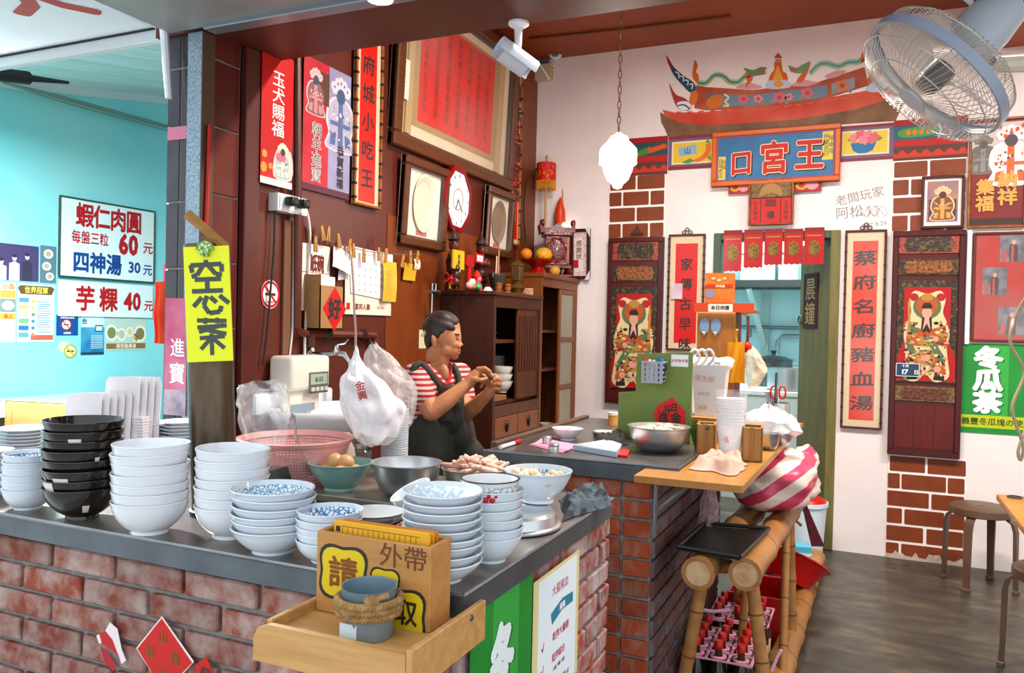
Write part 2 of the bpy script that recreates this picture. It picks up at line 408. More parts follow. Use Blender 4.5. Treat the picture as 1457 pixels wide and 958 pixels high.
# cornice along the turquoise wall: board following the slope
cb = MB()
cb.add([(XT, 2.4, zc(2.4)-.07), (XT+.05, 2.4, zc(2.4)-.07), (XT+.05, 8.9, zc(8.9)-.07), (XT, 8.9, zc(8.9)-.07), (XT, 2.4, zc(2.4)), (XT+.05, 2.4, zc(2.4)), (XT+.05, 8.9, zc(8.9)), (XT, 8.9, zc(8.9))],
       [(0, 3, 2, 1), (4, 5, 6, 7), (0, 1, 5, 4), (1, 2, 6, 5), (2, 3, 7, 6), (3, 0, 4, 7)])
struct('trim_5', cb, BO, 'pale grey cornice board on top of the turquoise wall', 'cornice')
# white awning sheet with a red painted character
az = 2.58
ay = onz(112, 60, az).y; ax1 = onz(225, 42, az).x
AWM = mat('#f6f8fb', .5, h2='#eef2f7', ns=2); _n = AWM.node_tree.nodes; _t = _n.new('ShaderNodeBsdfTranslucent'); _t.inputs[0].default_value = lin('#eef3f8'); _x = _n.new('ShaderNodeMixShader'); _x.inputs[0].default_value = .22
AWM.node_tree.links.new(_n['Principled BSDF'].outputs[0], _x.inputs[1]); AWM.node_tree.links.new(_t.outputs[0], _x.inputs[2]); AWM.node_tree.links.new(_x.outputs[0], _n['Material Output'].inputs['Surface'])
aw = thing('awning', 'white awning sheet with a red painted character above the left bay', 'awning', (ax1, ay, az))
MB().box((-4.3, -1.6, 0), (0, 0, .004)).obj('sheet', AWM, aw)
MB().box((-4.3, 0, -.05), (.02, .035, .03), .004).obj('edge_rail', mat('#d5dde0', .45), aw)
MB().box((-4.3, -.012, -.006), (0, .002, -.001)).obj('dark_seam', mat('#20272c', .7), aw)
q = onz(60, 4, az); mb = MB(); mb.at((q.x-ax1, q.y-ay, -.002), rx=math.pi, rz=R(18)); text(mb, '大', 0, .06, .36, 0, .045)
mb.obj('lettering', mat('#cf2228', .5), aw, 0)
# black pipe under the bay ceiling, bundle of cables along the wall
p0, p1_ = hit(-30, 103, 0, XT+1.2), hit(40, 111, 0, XT+1.2)
tag(MB().cyl(p0, p1_, .045, n=12).cyl(p1_, p1_+(p1_-p0).normalized()*.3, .025, .01).obj('black_pipe', mat('#15191b', .6)), 'thick black pipe end under the bay ceiling at the left edge', 'pipe')
cbl = thing('cable_bundle', 'grey cable bundle running from the pillar across the turquoise wall', 'cables', hit(120, 150, 0, XT+.1))
for k, (a, b, c) in enumerate((((5, 118), (90, 142), (240, 183)), ((8, 119), (88, 138), (240, 180)), ((20, 121), (80, 143), (238, 186)))):
    P = [hit(*q, 0, XT+.1)-cbl.location for q in (a, b, c)]
    MB().tube(spline(P, 6, False), .012 if k < 2 else .007, 5).obj('cable', mat('#7c9c94', .6), cbl)

# ---- tiled pillar at the end of the side wall
yP0 = hit(293, 300, 0, XL).y; yP1 = yA; xP = hit(236, 300, 1, yP0).x
pl = thing('tiled_pillar', 'pillar with dark grey front tiles and maroon side tiles', 'pillar', (XL, yP0, 0), kind='structure')
w_ = XL-xP
MB().box((-w_+.006, .006, 0), (-.006, yP1-yP0, 2.9)).obj('mortar_core', mat('#8d8a86', .8), pl)
TD = mat('#3d3c46', .25, h2='#48454c', ns=8, rnd=.15); TM = mat('#6a241a', .3, h2='#5a1d16', ns=6, rnd=.12)
for i in range(11):
    z0 = .05+i*.262
    tw = (w_-.02)/3
    for j in range(3):
        MB().box((-w_+j*(tw+.008), 0, z0), (-w_+j*(tw+.008)+tw, .01, z0+.254), .002).obj('tile', TD, pl)
    MB().box((-.006, .012, z0+.03), (.004, yP1-yP0-.012, z0+.284), .002).obj('tile', TM, pl)
# steel corner angle, red cord, pink tape
an = thing('steel_corner_angle', 'mottled galvanised steel angle up the pillar corner', 'steel post', (XL, yP0, .93))
xa = hit(266, 200, 1, yP0-.03).x-XL
MB().box((xa, -.034, 0), (.0, -.004, 1.59), .002).obj('front_flange', mat('#7f97a6', .45, .5, h2='#a9bcc8', ns=90, nd=1), an)
MB().box((0, -.034, 0), (.006, .03, 1.59), .002).obj('side_flange', mat('#5c4636', .5, .3), an)
p = hit(297, 215, 0, XL+.015)
tag(MB().tube([hit(298, 178, 0, XL+.015), hit(296, 250, 0, XL+.015), hit(293, 330, 0, XL+.015)], .008, 6).obj('hanging_ribbon', mat('#c5152a', .5)), 'thin red ribbon hanging down beside the steel corner angle', 'ribbon')
a = hit(240, 184, 1, yP0); b = hit(267, 196, 1, yP0)
tag(MB().box((a.x, yP0-.006, b.z-.005), (b.x, yP0-.001, a.z+.005), .001).obj('pink_tape', mat('#e48aa8', .4)), 'pink plastic tape tied round the tiled pillar', 'tape')
# dark brown post between pillar and side wall
yq = hit(369, 300, 0, XL+.03).y
struct('trim_6', MB().box((XL-.1, yA, 0), (XL+.03, yq, 2.53), .004), mat('#55201a', .4, h2='#5e261c', ns=4), 'dark maroon post where the side wall begins', 'post')
# white bracket of the awning beside the pillar
tag(MB().cyl(hit(233, 40, 1, yP0-.05), hit(240, 140, 1, yP0-.05), .016, .012, n=8).obj('awning_bracket', mat('#e6eaf0', .4)), 'white slanted awning bracket at the top of the pillar', 'bracket')

# ---- kitchen behind the doorway
KW = mat('#bfeef2', .5, h2='#b4e4ea', ns=2)
mb = MB().box((-2.4, 8.0, 0), (1.6, 8.1, 3)).box((-2.5, YB+.14, 0), (-2.4, 8.1, 3)).box((1.6, YB+.14, 0), (1.7, 8.1, 3))
struct('wall_kitchen', mb, KW, 'pale aqua walls of the kitchen behind the doorway', 'wall')
struct('ceiling_kitchen', MB().box((-2.5, YB+.14, 3), (1.7, 8.1, 3.1)), WHITE, 'white kitchen ceiling', 'ceiling')
# doorway frame and the green leaf swung inwards
GR = mat('#6a6436', .6, h2='#7d7444', ns=5, nd=5, stretch=(4, 4, .7), bump=.05, bs=20)
DG = mat('#3f5240', .55, h2='#4b5f48', ns=5)
df = thing('door_frame', 'green wooden frame of the kitchen doorway', 'door frame', ((dx0+dx1)/2, YB, 0), kind='structure'); hw = (dx1-dx0)/2
MB().box((-hw, -.012, 0), (-hw+.05, .15, dz), .003).obj('jamb', DG, df); MB().box((hw-.06, -.012, 0), (hw, .15, dz), .003).obj('jamb', GR, df)
MB().box((-hw+.05, -.012, dz-.05), (hw-.06, .15, dz), .003).obj('lintel', DG, df)
a = V((dx1-.045, YB+.06, .01)); tgt = hit(1138, 560, 1, YB+.5); ang = math.atan2(tgt.y-a.y, tgt.x-a.x); Lw = (V((tgt.x, tgt.y))-V((a.x, a.y))).length
dl = thing('door_1', 'green painted wooden door leaf swung into the kitchen', 'door', a, ang, kind='structure')
for i in range(4):
    MB().box((Lw*i/4, -.017, 0), (Lw*(i+1)/4-.003, .017, dz-.06), .002).obj('plank', GR, dl)
MB().at((Lw-.04, .03, 1.5), rx=math.pi/2).lathe([(.03+.006*math.cos(t*math.pi/4), .006*math.sin(t*math.pi/4)) for t in range(9)], 20).obj('ring_handle', mat('#5c5a50', .4, .8), dl)
# plaque on the leaf
pa = hit(1144, 391, 1, YB+.42); pb = hit(1171, 467, 1, YB+.2)
pq = thing('door_plaque', 'dark maroon plaque with two gold characters on the green door', 'plaque', a, ang)
pq.location = a
x0 = Lw*.36; x1 = Lw*.84; z0 = hit(1156, 470, 1, YB+.3).z; z1 = hit(1156, 391, 1, YB+.3).z
MB().box((x0, .017, z0), (x1, .024, z1)).obj('board', mat('#3a1418', .8), pq)
mb = MB(); mb.x = M(((-1, 0, 0, (x0+x1)/2), (0, 0, 1, .0245), (0, 1, 0, (z0+z1)/2), (0, 0, 0, 1)))
text(mb, '晨鐘', 0, 0, .17, 0, .008, vert=True, asp=1.0); mb.obj('lettering', mat('#b08a3a', .4), pq, 0)
# kitchen shelf, counter, pipes, pots
yk = 7.55
ks = thing('kitchen_shelf', 'dark bracketed shelf high on the kitchen wall', 'shelf', (0, 8.0, hit(1100, 398, 1, yk).z))
MB().box((-1.7, -.45, -.07), (.6, 0, -.0), .004).obj('board', mat('#2d3433', .6), ks)
xx = hit(1078, 450, 1, 7.9).x
MB().tube([(xx-.05, -.42, -.08), (xx+.06, -.02, -.62)], .03, 4).obj('brace', mat('#b8d4d2', .5), ks); MB().box((xx+.03, -.04, -.7), (xx+.1, 0, -.02)).obj('bracket', mat('#a8c6c4', .5), ks)
zt = ks.location.z
for (xa_, xb_, hh, c, lb) in ((1052, 1104, 46, '#d9f2fa', 'pale blue plastic tub at the left of the kitchen shelf'), (1107, 1136, 50, '#c3d0c0', 'grey-green plastic tub at the right of the kitchen shelf')):
    A = hit(xa_, 390, 1, 7.6); B = hit(xb_, 390, 1, 7.6); c0 = (A.x+B.x)/2; ww = (B.x-A.x)/2
    t = thing('storage_tub', lb, 'tub', (c0, 7.72, zt))
    MB().prism([(-ww*.93, -.13), (ww*.93, -.13), (ww*.93, .13), (-ww*.93, .13)], 0, .26).obj('body', mat(c, .4), t); MB().box((-ww, -.15, .24), (ww, .15, .27), .008).obj('rim', mat(c, .35), t)
pz = hit(1100, 466, 1, 7.95).z
kp = thing('kitchen_pipes', 'grey steel water pipes on the kitchen wall', 'pipes', (0, 7.94, pz))
MB().cyl((-1.6, 0, 0), (.6, 0, 0), .016).obj('rail', mat('#76898c', .4, .5), kp)
xv = hit(1106, 520, 1, 7.92).x
MB().tube([(xv, -.02, -1.1), (xv, -.02, -.13), (xv+.04, -.02, -.08), (xv+.9, -.02, -.08)], .022, 8).obj('pipe', mat('#8ea3a6', .4, .5), kp)
for i in range(4): MB().cyl((xv-.25-.22*i, -.02, 0), (xv-.25-.22*i, -.02, -.1-.05*(i % 2)), .008, n=5).obj('hook', mat('#6b7c80', .4, .6), kp)
kc = thing('kitchen_counter', 'white tiled kitchen counter under the pots', 'counter', (-.35, 7.2, 0))
zk = hit(1120, 556, 1, 7.1).z
MB().box((-1.2, -.25, 0), (1.2, .6, zk-.04)).obj('base', mat('#cfd9d6', .5), kc); MB().box((-1.22, -.28, zk-.04), (1.22, .62, zk), .005).obj('top', mat('#dfe6e2', .35), kc)
STEEL = mat('#d6d8da', .3, .92, h2='#bcbec1', ns=6, bump=.01, bs=60)
STEELD = mat('#6d7376', .35, .9, h2='#4e5457', ns=8)
def pot(name, label, loc, r, h, m, lid=False):
    t = thing(name, label, 'pot', loc)
    MB().lathe([(0, 0), (r*.95, 0), (r, .01), (r, h), (r*1.04, h), (r*1.04, h+.006), (r*.97, h), (r*.95, .02), (0, .012)], 28).obj('body', m, t)
    for s in (-1, 1): MB().tube([(s*r, -.04, h*.8), (s*(r+.045), -.04, h*.82), (s*(r+.045), .04, h*.82), (s*r, .04, h*.8)], .006, 6).obj('handle', m, t)
    if lid:
        MB().lathe([(r*1.02, h), (r*.6, h+.03), (0, h+.04)], 28).obj('lid', m, t); MB().lathe([(0, h+.09), (.03, h+.08), (.015, h+.05), (.02, h+.035)], 12).obj('knob', STEELD, t)
    return t
q = hit(1127, 548, 1, 7.15); pot('stock_pot', 'large steel stock pot on the kitchen counter', (q.x, 7.15, zk), msize(q, 34), msize(q, 30), STEEL)
q2 = hit(1118, 520, 1, 7.5); pot('cooking_pot', 'dark steel pot behind the stock pot in the kitchen', (q2.x-.12, 7.62, zk), .17, hit(1118, 497, 1, 7.6).z-zk-.1, STEELD, True)

# ---- unseen tube lamps added to brighten the eatery, the kitchen and the bay
def added_tubes(x, y, z, label, power, L=1.2, colr=(1, .93, .84)):
    t = thing('added_tube_lamp', label, 'lamp', (x, y, z))
    MB().box((-L/2, -.06, -.045), (L/2, .06, 0), .006).obj('casing', mat('#eeeeea', .4), t)
    for s in (-1, 1): MB().cyl((-L/2+.03, s*.03, -.06), (L/2-.03, s*.03, -.06), .014, n=10).obj('tube', mat('#fff6e8', .4, emit=8), t)
    l = bpy.data.lights.new('fill_light', 'AREA'); l.shape = 'RECTANGLE'; l.size = L; l.size_y = .12; l.energy = power; l.color = colr
    lo = bpy.data.objects.new('fill_light', l); COL.objects.link(lo); lo.parent = t; lo.location = (0, 0, -.085)
    return t
added_tubes(-.45, 3.3, ZC, 'added unseen tube lamp on the brown ceiling above the back counter', 84)
added_tubes(.75-.15+1.0, 3.6, ZC, 'added unseen tube lamp on the brown ceiling above the tables', 74)
added_tubes(-.6, 6.9, 3.0, 'added unseen tube lamp on the kitchen ceiling', 60, 1.2, (.9, .98, 1))
added_tubes(-4.3, 2.75, zc(2.75)-.02, 'added unseen tube lamp under the boards of the left bay', 300, 1.2, (.92, .98, 1))

# ============================================================ BRICK COUNTERS
ZN, ZB = .93, .965
NY = onz(220, 768.5, ZN).y; NX = onz(775, 772, ZN).x; NY2 = onz(885, 710, ZN).y
BRK = mat('#8a4230', .85, h2='#a8948e', ns=16, nd=7, bump=.4, bs=45, rnd=.2, lo=.36, hi=.68)
BRK2 = mat('#9c4c38', .85, h2='#a89c9c', ns=16, nd=6, bump=.35, bs=45, rnd=.2, lo=.38, hi=.66)
BRK3 = mat('#a94a2c', .78, h2='#9a7868', ns=14, nd=6, bump=.35, bs=45, rnd=.22, lo=.45, hi=.75)
MORT = mat('#8e8f8c', .9, h2='#777977', ns=40, nd=5, bump=.4, bs=120)
def brick_meshes(bl, bh, m, n=4):
    out = []
    for k in range(n):
        mb = MB(); mb.box((0, -.011, 0), (bl, .03, bh), .004)
        mb.v = [(x+.0025*nz((x, y, z), 30, k), y+.003*nz((x, y, z), 25, k+9), z+.002*nz((x, y, z), 30, k+5)) for x, y, z in mb.v]
        out.append(mb.mesh('brick', m, 30))
    return out
def brick_face(par, o, rz, length, z0, nc, ch, bl, m, gap=.012, header_rows=False, phase=0):
    """courses of bricks on a face starting at o (local), running along local x turned by rz"""
    full = brick_meshes(bl-gap, ch-gap, m); half = brick_meshes(bl/2-gap, ch-gap, m)
    for c in range(nc):
        x = -bl/2 if (c+phase) % 2 else 0
        k = 0
        while x < length-.02:
            hdr = header_rows and (c+phase) % 2
            w = bl/2 if hdr else bl
            x0 = max(x, 0); x1 = min(x+w, length)
            if x1-x0 > .035:
                me = random.choice(half if hdr else full)
                b = bpy.data.objects.new('brick', me); COL.objects.link(b); b.parent = par
                b.location = V(o)+V((math.cos(rz)*(x0+gap/2), math.sin(rz)*(x0+gap/2), z0+c*ch+gap/2)); b.rotation_euler = (0, 0, rz)
                b.scale = ((x1-x0-gap)/(w-gap), 1+random.uniform(-.15, .15), 1)
            x += w
nc_ = thing('brick_counter', 'front brick serving counter clad in red bricks facing the street', 'counter', (NX, NY, 0))
fy = .035; rx = -.035; nl = 2.0; ny2 = hit(862, 800, 0, NX+rx).y-NY
top0 = ZN-.055
MB().box((-nl, fy+.004, 0), (rx-.004, fy+.14, top0)).obj('front_mortar', MORT, nc_)
MB().box((rx-.14, fy+.14, 0), (rx-.004, ny2, top0)).obj('side_mortar', MORT, nc_)
brick_face(nc_, (-nl, fy, 0), 0, nl+rx, top0-13*.0665-.006, 13, .0665, .215, BRK)
brick_face(nc_, (rx, fy, 0), math.pi/2, ny2-fy, top0-13*.0665-.006, 13, .0665, .215, BRK2, phase=1)
STOP = mat('#8e9196', .33, .85, h2='#74777b', ns=5, nd=5, bump=.02, bs=40)
SFAS = mat('#6f757c', .42, .75, h2='#5f656b', ns=6, nd=4, bump=.02, bs=40)
wt = thing('steel_worktop', 'steel clad worktop of the front counter crowded with bowl stacks', 'worktop', (NX, NY, ZN))
pts = [(-nl, 0), (0, 0), (0, NY2-NY), (-.5, NY2-NY), (-.5, .47), (-1.12, .47), (-1.12, 1.0), (-nl, 1.0)]
MB().prism(pts, -.006, 0).obj('top_sheet', mat('#7d756c', .3, .7, h2='#8e8881', ns=5, nd=5, bump=.02, bs=40), wt)
MB().prism([(-nl, .004), (-.004, .004), (-.004, NY2-NY-.004), (-.5, NY2-NY-.004), (-.5, .466), (-1.12, .466), (-1.12, .996), (-nl, .996)], -.055, -.006).obj('fascia', SFAS, wt)
mb = MB().tube([(-nl, .002, -.003), (0, .002, -.003)], .005, 6).tube([(-.002, 0, -.003), (-.002, NY2-NY, -.003)], .005, 6)
mb.obj('rolled_edge', STOP, wt)
# inner work table
IZ = .85; BY = onz(826, 652.7, ZB).y; iy = onz(470, 705, IZ).y; ix0, ix1 = NX-1.62, NX-.42
it = thing('work_table', 'low steel work table behind the front counter', 'table', ((ix0+ix1)/2, iy, 0)); hw = (ix1-ix0)/2; iw = BY+.01-iy
MB().box((-hw, 0, IZ-.025), (hw, iw, IZ), .004).obj('table_top', mat('#a39a8c', .35, .6, h2='#8b8378', ns=6), it)
for sx in (-1, -.3, .35, 1):
    for y in (.04, iw-.04): MB().cyl((sx*(hw-.04), y, 0), (sx*(hw-.04), y, IZ-.025), .016, n=8).obj('leg', STEELD, it)
MB().box((-hw+.02, .02, .35), (hw-.02, iw-.02, .37)).obj('lower_shelf', mat('#3a3632', .6), it)

BY = onz(826, 652.7, ZB).y; BX0 = onz(687, 640, ZB).x; BX1 = onz(965, 666, ZB).x; BY2 = onz(862, 596, ZB).y
bx0 = hit(724, 690, 1, BY+.03).x; bx1 = hit(928, 720, 1, BY+.03).x
bc2 = thing('brick_counter', 'back brick counter of orange bricks under the grey steel slab', 'counter', (bx1, BY+.03, 0))
MB().box((bx0-bx1, .004, 0), (-.004, BY2-BY-.1, ZB-.06)).obj('mortar_core', MORT, bc2)
tb = ZB-.06
brick_face(bc2, (bx0-bx1, 0, 0), 0, bx1-bx0, tb-13*.0675, 13, .0675, .215, BRK3, gap=.011, phase=1, header_rows=True)
brick_face(bc2, (0, 0, 0), math.pi/2, 1.35, tb-13*.0675, 13, .0675, .215, mat('#7d4a3e', .85, h2='#6a6a70', ns=14, nd=6, bump=.35, bs=45, rnd=.2, lo=.38, hi=.66), phase=0)
wb = thing('steel_slab', 'grey steel topped slab of the back counter', 'worktop', (BX1, BY, ZB))
MB().prism([(BX0-BX1, 0), (0, 0), (0, BY2-BY), (BX0-BX1, BY2-BY)], -.06, -.004).obj('fascia', SFAS, wb)
MB().prism([(BX0-BX1+.01, .01), (-.01, .01), (-.01, BY2-BY), (BX0-BX1+.01, BY2-BY)], -.004, 0).obj('top_sheet', mat('#6e6a68', .3, .6, h2='#5c5856', ns=5), wb)
MB().tube([(BX0-BX1, .004, -.004), (0, .004, -.004)], .006, 6).obj('rolled_edge', STOP, wb)
MB().box((BX0-BX1-.03, .12, -.03), (BX0-BX1, BY2-BY, .012), .003).obj('wooden_rim', wood('#5a4334', '#6b5242', axis='y'), wb)
# bare wooden shelf board along the right of the back counter
WBR = wood('#b98446', '#a8743a', .4, 'y', 6)
zsh = ZB-.012
p_fl = onz(932, 670, zsh-.0); p_fr = onz(1057, 692, zsh); p_br = onz(1143, 602, zsh)
wsb = thing('shelf_board', 'bare wooden shelf board along the right side of the back counter', 'shelf', (BX1, p_fr.y, zsh))
MB().prism([(-.02-.09, 0), (p_fr.x-BX1, 0), (p_br.x-BX1, p_br.y-p_fr.y), (.002, p_br.y-p_fr.y), (.002, BY-p_fr.y-.002), (-.11, BY-p_fr.y-.002)], -.022, 0).obj('board', WBR, wsb)
for yy in (.12, 1.3):
    MB().box((bx1-BX1+.019, yy, -.2), (bx1-BX1+.024, yy+.03, -.023)).box((bx1-BX1+.019, yy, -.03), (bx1-BX1+.2, yy+.03, -.024)).tube([(bx1-BX1+.022, yy+.015, -.14), (bx1-BX1+.14, yy+.015, -.03)], .006, 5).obj('steel_bracket', mat('#8e969a', .4, .7), wsb)

# ============================================================ CROCKERY ON THE FRONT COUNTER
PORC = mat('#dcdee4', .16, coat=.3)
PORCB = mat('#d3dbe4', .18, coat=.3)
BLKG = mat('#16120f', .16, h2='#3a2a16', ns=12, nd=4, coat=.4, lo=.55, hi=.8)
BLUE1 = pattern('#5f97b8', '#e2eef4', 'flower', 130); BLUE2 = pattern('#3a7ab8', '#e4eef6', 'flower', 95); BLUE3 = pattern('#c8dcea', '#f2f6f8', 'n', 120)
def bowl_prof(r, h, foot, flare=.5, t=.0035):
    """outer then inner profile of a footed bowl; flare 0 = straight cone, 1 = round belly"""
    out = [(foot*.82, 0), (foot, 0), (foot*.97, h*.1)]; n = 7
    for i in range(1, n+1):
        u = i/n; k = (1-(1-u)**(1+1.3*flare))
        out.append((foot*.97+(r-foot*.97)*(k*flare+u*(1-flare)), h*(.1+.9*u**(1+.25*flare))))
    out[-1] = (r, h)
    inn = [(max(a-t, 0), max(b, h*.1+t)) for a, b in out[3:]][::-1]
    rim = [(r+.0012, h+.001), (r+.0005, h+.003), (r-t*.6, h+.0028)]
    return out+rim+inn+[(foot*.6, h*.1+t), (0, h*.1+t)]
def bowl_obj(name, prof, m, pat=None, patname='painted_inside', n=36):
    """one bowl: porcelain body, plus painted inside when given"""
    if not pat: return MB().lathe(prof, n).obj(name, m)
    o = bpy.data.objects.new(name, None); COL.objects.link(o)
    MB().lathe(prof, n).obj('body', m, o)
    MB().lathe([(max(a-.0008, 0), b+.0008) for a, b in prof[14:]], n).obj(patname, pat, o)
    return o
def stack(name, what, cat, group, px, py, dia, n, dzpx, hpx, foot, m, where, flare=.55, pat=None, zt=ZN, tilt=0, jit=.002, spin=0):
    """n nested bowls; px, py = centre of the foot of the lowest, dia = rim width in pixels"""
    c = onz(px, py, zt); r = msize(c, dia)/2; dz = dzpx*dep(c)/F; h = hpx*dep(c)/F
    prof = bowl_prof(r, h, r*foot, flare); proto = bowl_obj(name, prof, m, pat)
    for i in range(n):
        o = proto if i == 0 else copy_tree(proto)
        o.location = (c.x+random.uniform(-jit, jit)*(i > 0), c.y+random.uniform(-jit, jit)*(i > 0), zt+.0005+i*dz)
        o.rotation_euler = (tilt*random.uniform(-.3, 1)*(i > 0), tilt*random.uniform(-1, 1)*(i > 0), random.uniform(0, 6))
        pos = 'lowest' if i == 0 else ('topmost' if i == n-1 else ordn(i)+' from the bottom')
        tag(o, '%s, %s %s' % (what, pos, where), cat, group)
    return c, r, h, dz
HR_ = V((math.cos(yaw), math.sin(yaw), 0))
stack('rice_bowl', 'deep white bowl', 'bowl', 'deep white bowls between the black stack and the pipe', 213, 757, 103, 7, 13.4, 45, .5, PORC, 'of the stack left of the steel pipe', .8, tilt=.012)
stack('rice_bowl', 'deep white bowl', 'bowl', 'deep white bowls in front of the pipe', 329, 763, 101, 7, 13.2, 45, .5, PORC, 'of the stack in front of the steel pipe', .8, tilt=.02)
cb_, rb_, hb_, db_ = stack('black_bowl', 'black glazed bowl', 'bowl', 'black glazed bowls', 117, 736, 104, 8, 13.4, 44, .42, BLKG, 'of the tall black stack', .75, tilt=.01)
stack('blue_bowl', 'small blue-painted bowl', 'bowl', 'small bowls left of the black stack', 40, 723, 66, 6, 9.8, 28, .55, PORCB, 'of the leftmost small stack', .85, BLUE2, tilt=.02)
stack('soup_bowl', 'wide lacy-blue bowl', 'bowl', 'wide blue patterned bowls', 388, 784, 116, 6, 10.8, 35, .5, PORCB, 'of the wide blue patterned stack', .6, BLUE1, tilt=.012)
stack('blue_bowl', 'small bright-blue bowl', 'bowl', 'small blue bowls behind the wooden box', 468, 797, 93, 5, 10, 30, .55, PORCB, 'of the stack behind the order pads', .8, BLUE2, tilt=.02)
stack('soup_dish', 'shallow blue-banded dish', 'dish', 'shallow dishes beside the wooden box', 629, 824, 113, 9, 12.2, 28, .5, PORCB, 'of the stack right of the wooden box', .5, BLUE3, tilt=.02)
cl, rl, hl, dl_ = stack('white_bowl', 'small white bowl', 'bowl', 'small white bowls under the flowered cup', 697, 797, 90, 6, 13, 36, .5, PORCB, 'of the stack under the flowered cup', .7, tilt=.015)
# white petal marks on the black bowls
bbs = sorted([o for o in bpy.data.objects if o.name.startswith('black_bowl') and o.parent is None], key=lambda o: o.location.z)
for i, px, aw, z0, z1 in ((6, 131, .16, .35, .95), (2, 112, .22, .2, .9), (1, 92, .2, .3, 1.0), (4, 157, .06, .6, .95), (2, 84, .05, .6, .85), (0, 146, .1, .3, .6)):
    o = bbs[i]; base = math.atan2(HR_.y, HR_.x); s_ = (px-117)/52; ang = base-math.acos(max(-1, min(1, s_)))
    pr = bowl_prof(rb_, hb_, rb_*.42, .75); seg = [(r_+.0008, z_) for r_, z_ in pr[3:10]]
    seg = [seg[j] for j in range(len(seg)) if z0*hb_*.9 <= seg[j][1]+.004 and seg[j][1] <= z1*hb_+.001] or seg[-3:]
    mb = MB().lathe(seg, 8, a0=ang-aw-o.rotation_euler.z, a1=ang+aw-o.rotation_euler.z)
    mb.obj('white_petal', mat('#d8d2cc', .2), o, 60)
fc = thing('flowered_cup', 'wide cup with pale flower band and red blossom, on the small white bowl stack', 'cup', (cl.x-.004, cl.y, ZN+.001+5*dl_+hl*.42))
rc = msize(cl, 84)/2
MB().lathe([(0, .0), (rc*.72, 0), (rc*.9, .012), (rc, .05), (rc+.001, .052), (rc-.003, .052), (rc*.87, .016), (0, .008)], 36).obj('body', mat('#dfe0df', .2), fc)
MB().lathe([(rc*.925, .016), (rc*.99, .044)], 36, sx=1.004, sy=1.004).obj('flower_band', pattern('#9db1b5', '#dfe4e2', 'flower', 80), fc)
MB().lathe([(rc*1.002, .0505), (rc+.0022, .0535), (rc-.003, .0535)], 36).obj('dark_rim', mat('#4c4a48', .3), fc)
for s in range(4):
    a = -1.25+s*.11; MB().sphere((rc*.985*math.cos(a), rc*.985*math.sin(a), .02+.008*(s % 2)), .007, 8, 5, (1, 1, 1)).obj('red_blossom', mat('#c8323c', .4), fc)
# small bowl lying tilted behind, plates with a dark rim on a red bowl
c = onz(590, 766, ZN); r = msize(c, 62)/2
o = bowl_obj('tea_bowl', bowl_prof(r, r*.95, r*.5, .8), mat('#dfe3e4', .2)); o.location = c+V((0, 0.02, .065)); o.rotation_euler = (R(18), R(-22), 0)
tag(o, 'small grey-white bowl leaning behind the shallow dishes', 'bowl')
c = onz(531, 783, ZN); r = msize(c, 87)/2
rb = thing('red_bowl', 'red bowl with white flecks under the dark rimmed plates', 'bowl', c)
MB().lathe(bowl_prof(r*.95, .062, r*.5, .8), 36).obj('body', pattern('#b3222c', '#e9d5d2', 'n', 70), rb)
for i in range(2):
    t = thing('rimmed_plate', 'grey-white plate with a dark rim, %s of the two on the red bowl' % ('lower', 'upper')[i], 'plate', c+V((.002*i, 0, .055+i*.011)), group='dark rimmed plates')
    MB().lathe([(0, .004), (r*.55, .004), (r*.6, 0), (r*.65, .004), (r*.98, .016), (r, .018), (r*.97, .019), (r*.62, .008), (0, .007)], 36).obj('body', mat('#c9cacb', .2), t)
    MB().lathe([(r*.985, .0165), (r*1.006, .0185), (r*.98, .0197)], 36).obj('dark_rim', mat('#4a4742', .3), t)
# steel pot lid with the big bowl of dumplings on it
c = onz(728, 748, ZN); r = msize(c, 140)/2
sp = thing('steel_dish_cover', 'flat domed steel dish standing at the right end of the front counter', 'steel dish', c)
MB().lathe([(0, 0), (r*.93, 0), (r, .004), (r, .009), (r*.93, .012), (r*.9, .035), (r*.84, .042), (0, .044)], 44).obj('body', STEEL, sp)
c2 = onz(765, 713, ZN+.045); r = msize(c2, 96)/2
c2.z = ZN+.045
bb = thing('food_bowl', 'white bowl with blue inside full of peeled morsels, on the steel dish', 'bowl', c2)
pf = bowl_prof(r, .078, r*.48, .6); MB().lathe(pf, 40).obj('body', PORCB, bb); MB().lathe([(a-.0008, b+.0008) for a, b in pf[14:]], 40).obj('painted_inside', BLUE2, bb)
for k in range(26):
    a = random.uniform(0, 6.28); q = r*.72*math.sqrt(random.random())
    m = MB().sphere((0, 0, 0), .017, 8, 6, (1.25, .8, .7), lambda d: 1+.2*nz(d, 2, k)); oo = m.obj('morsel', mat('#e6cdb0', .45, h2='#d8b48c', ns=30), bb, 80)
    oo.location = (q*math.cos(a), q*math.sin(a), .06+.012*random.random()-.012*(q/r)); oo.rotation_euler = (random.random(), random.random(), random.uniform(0, 6))
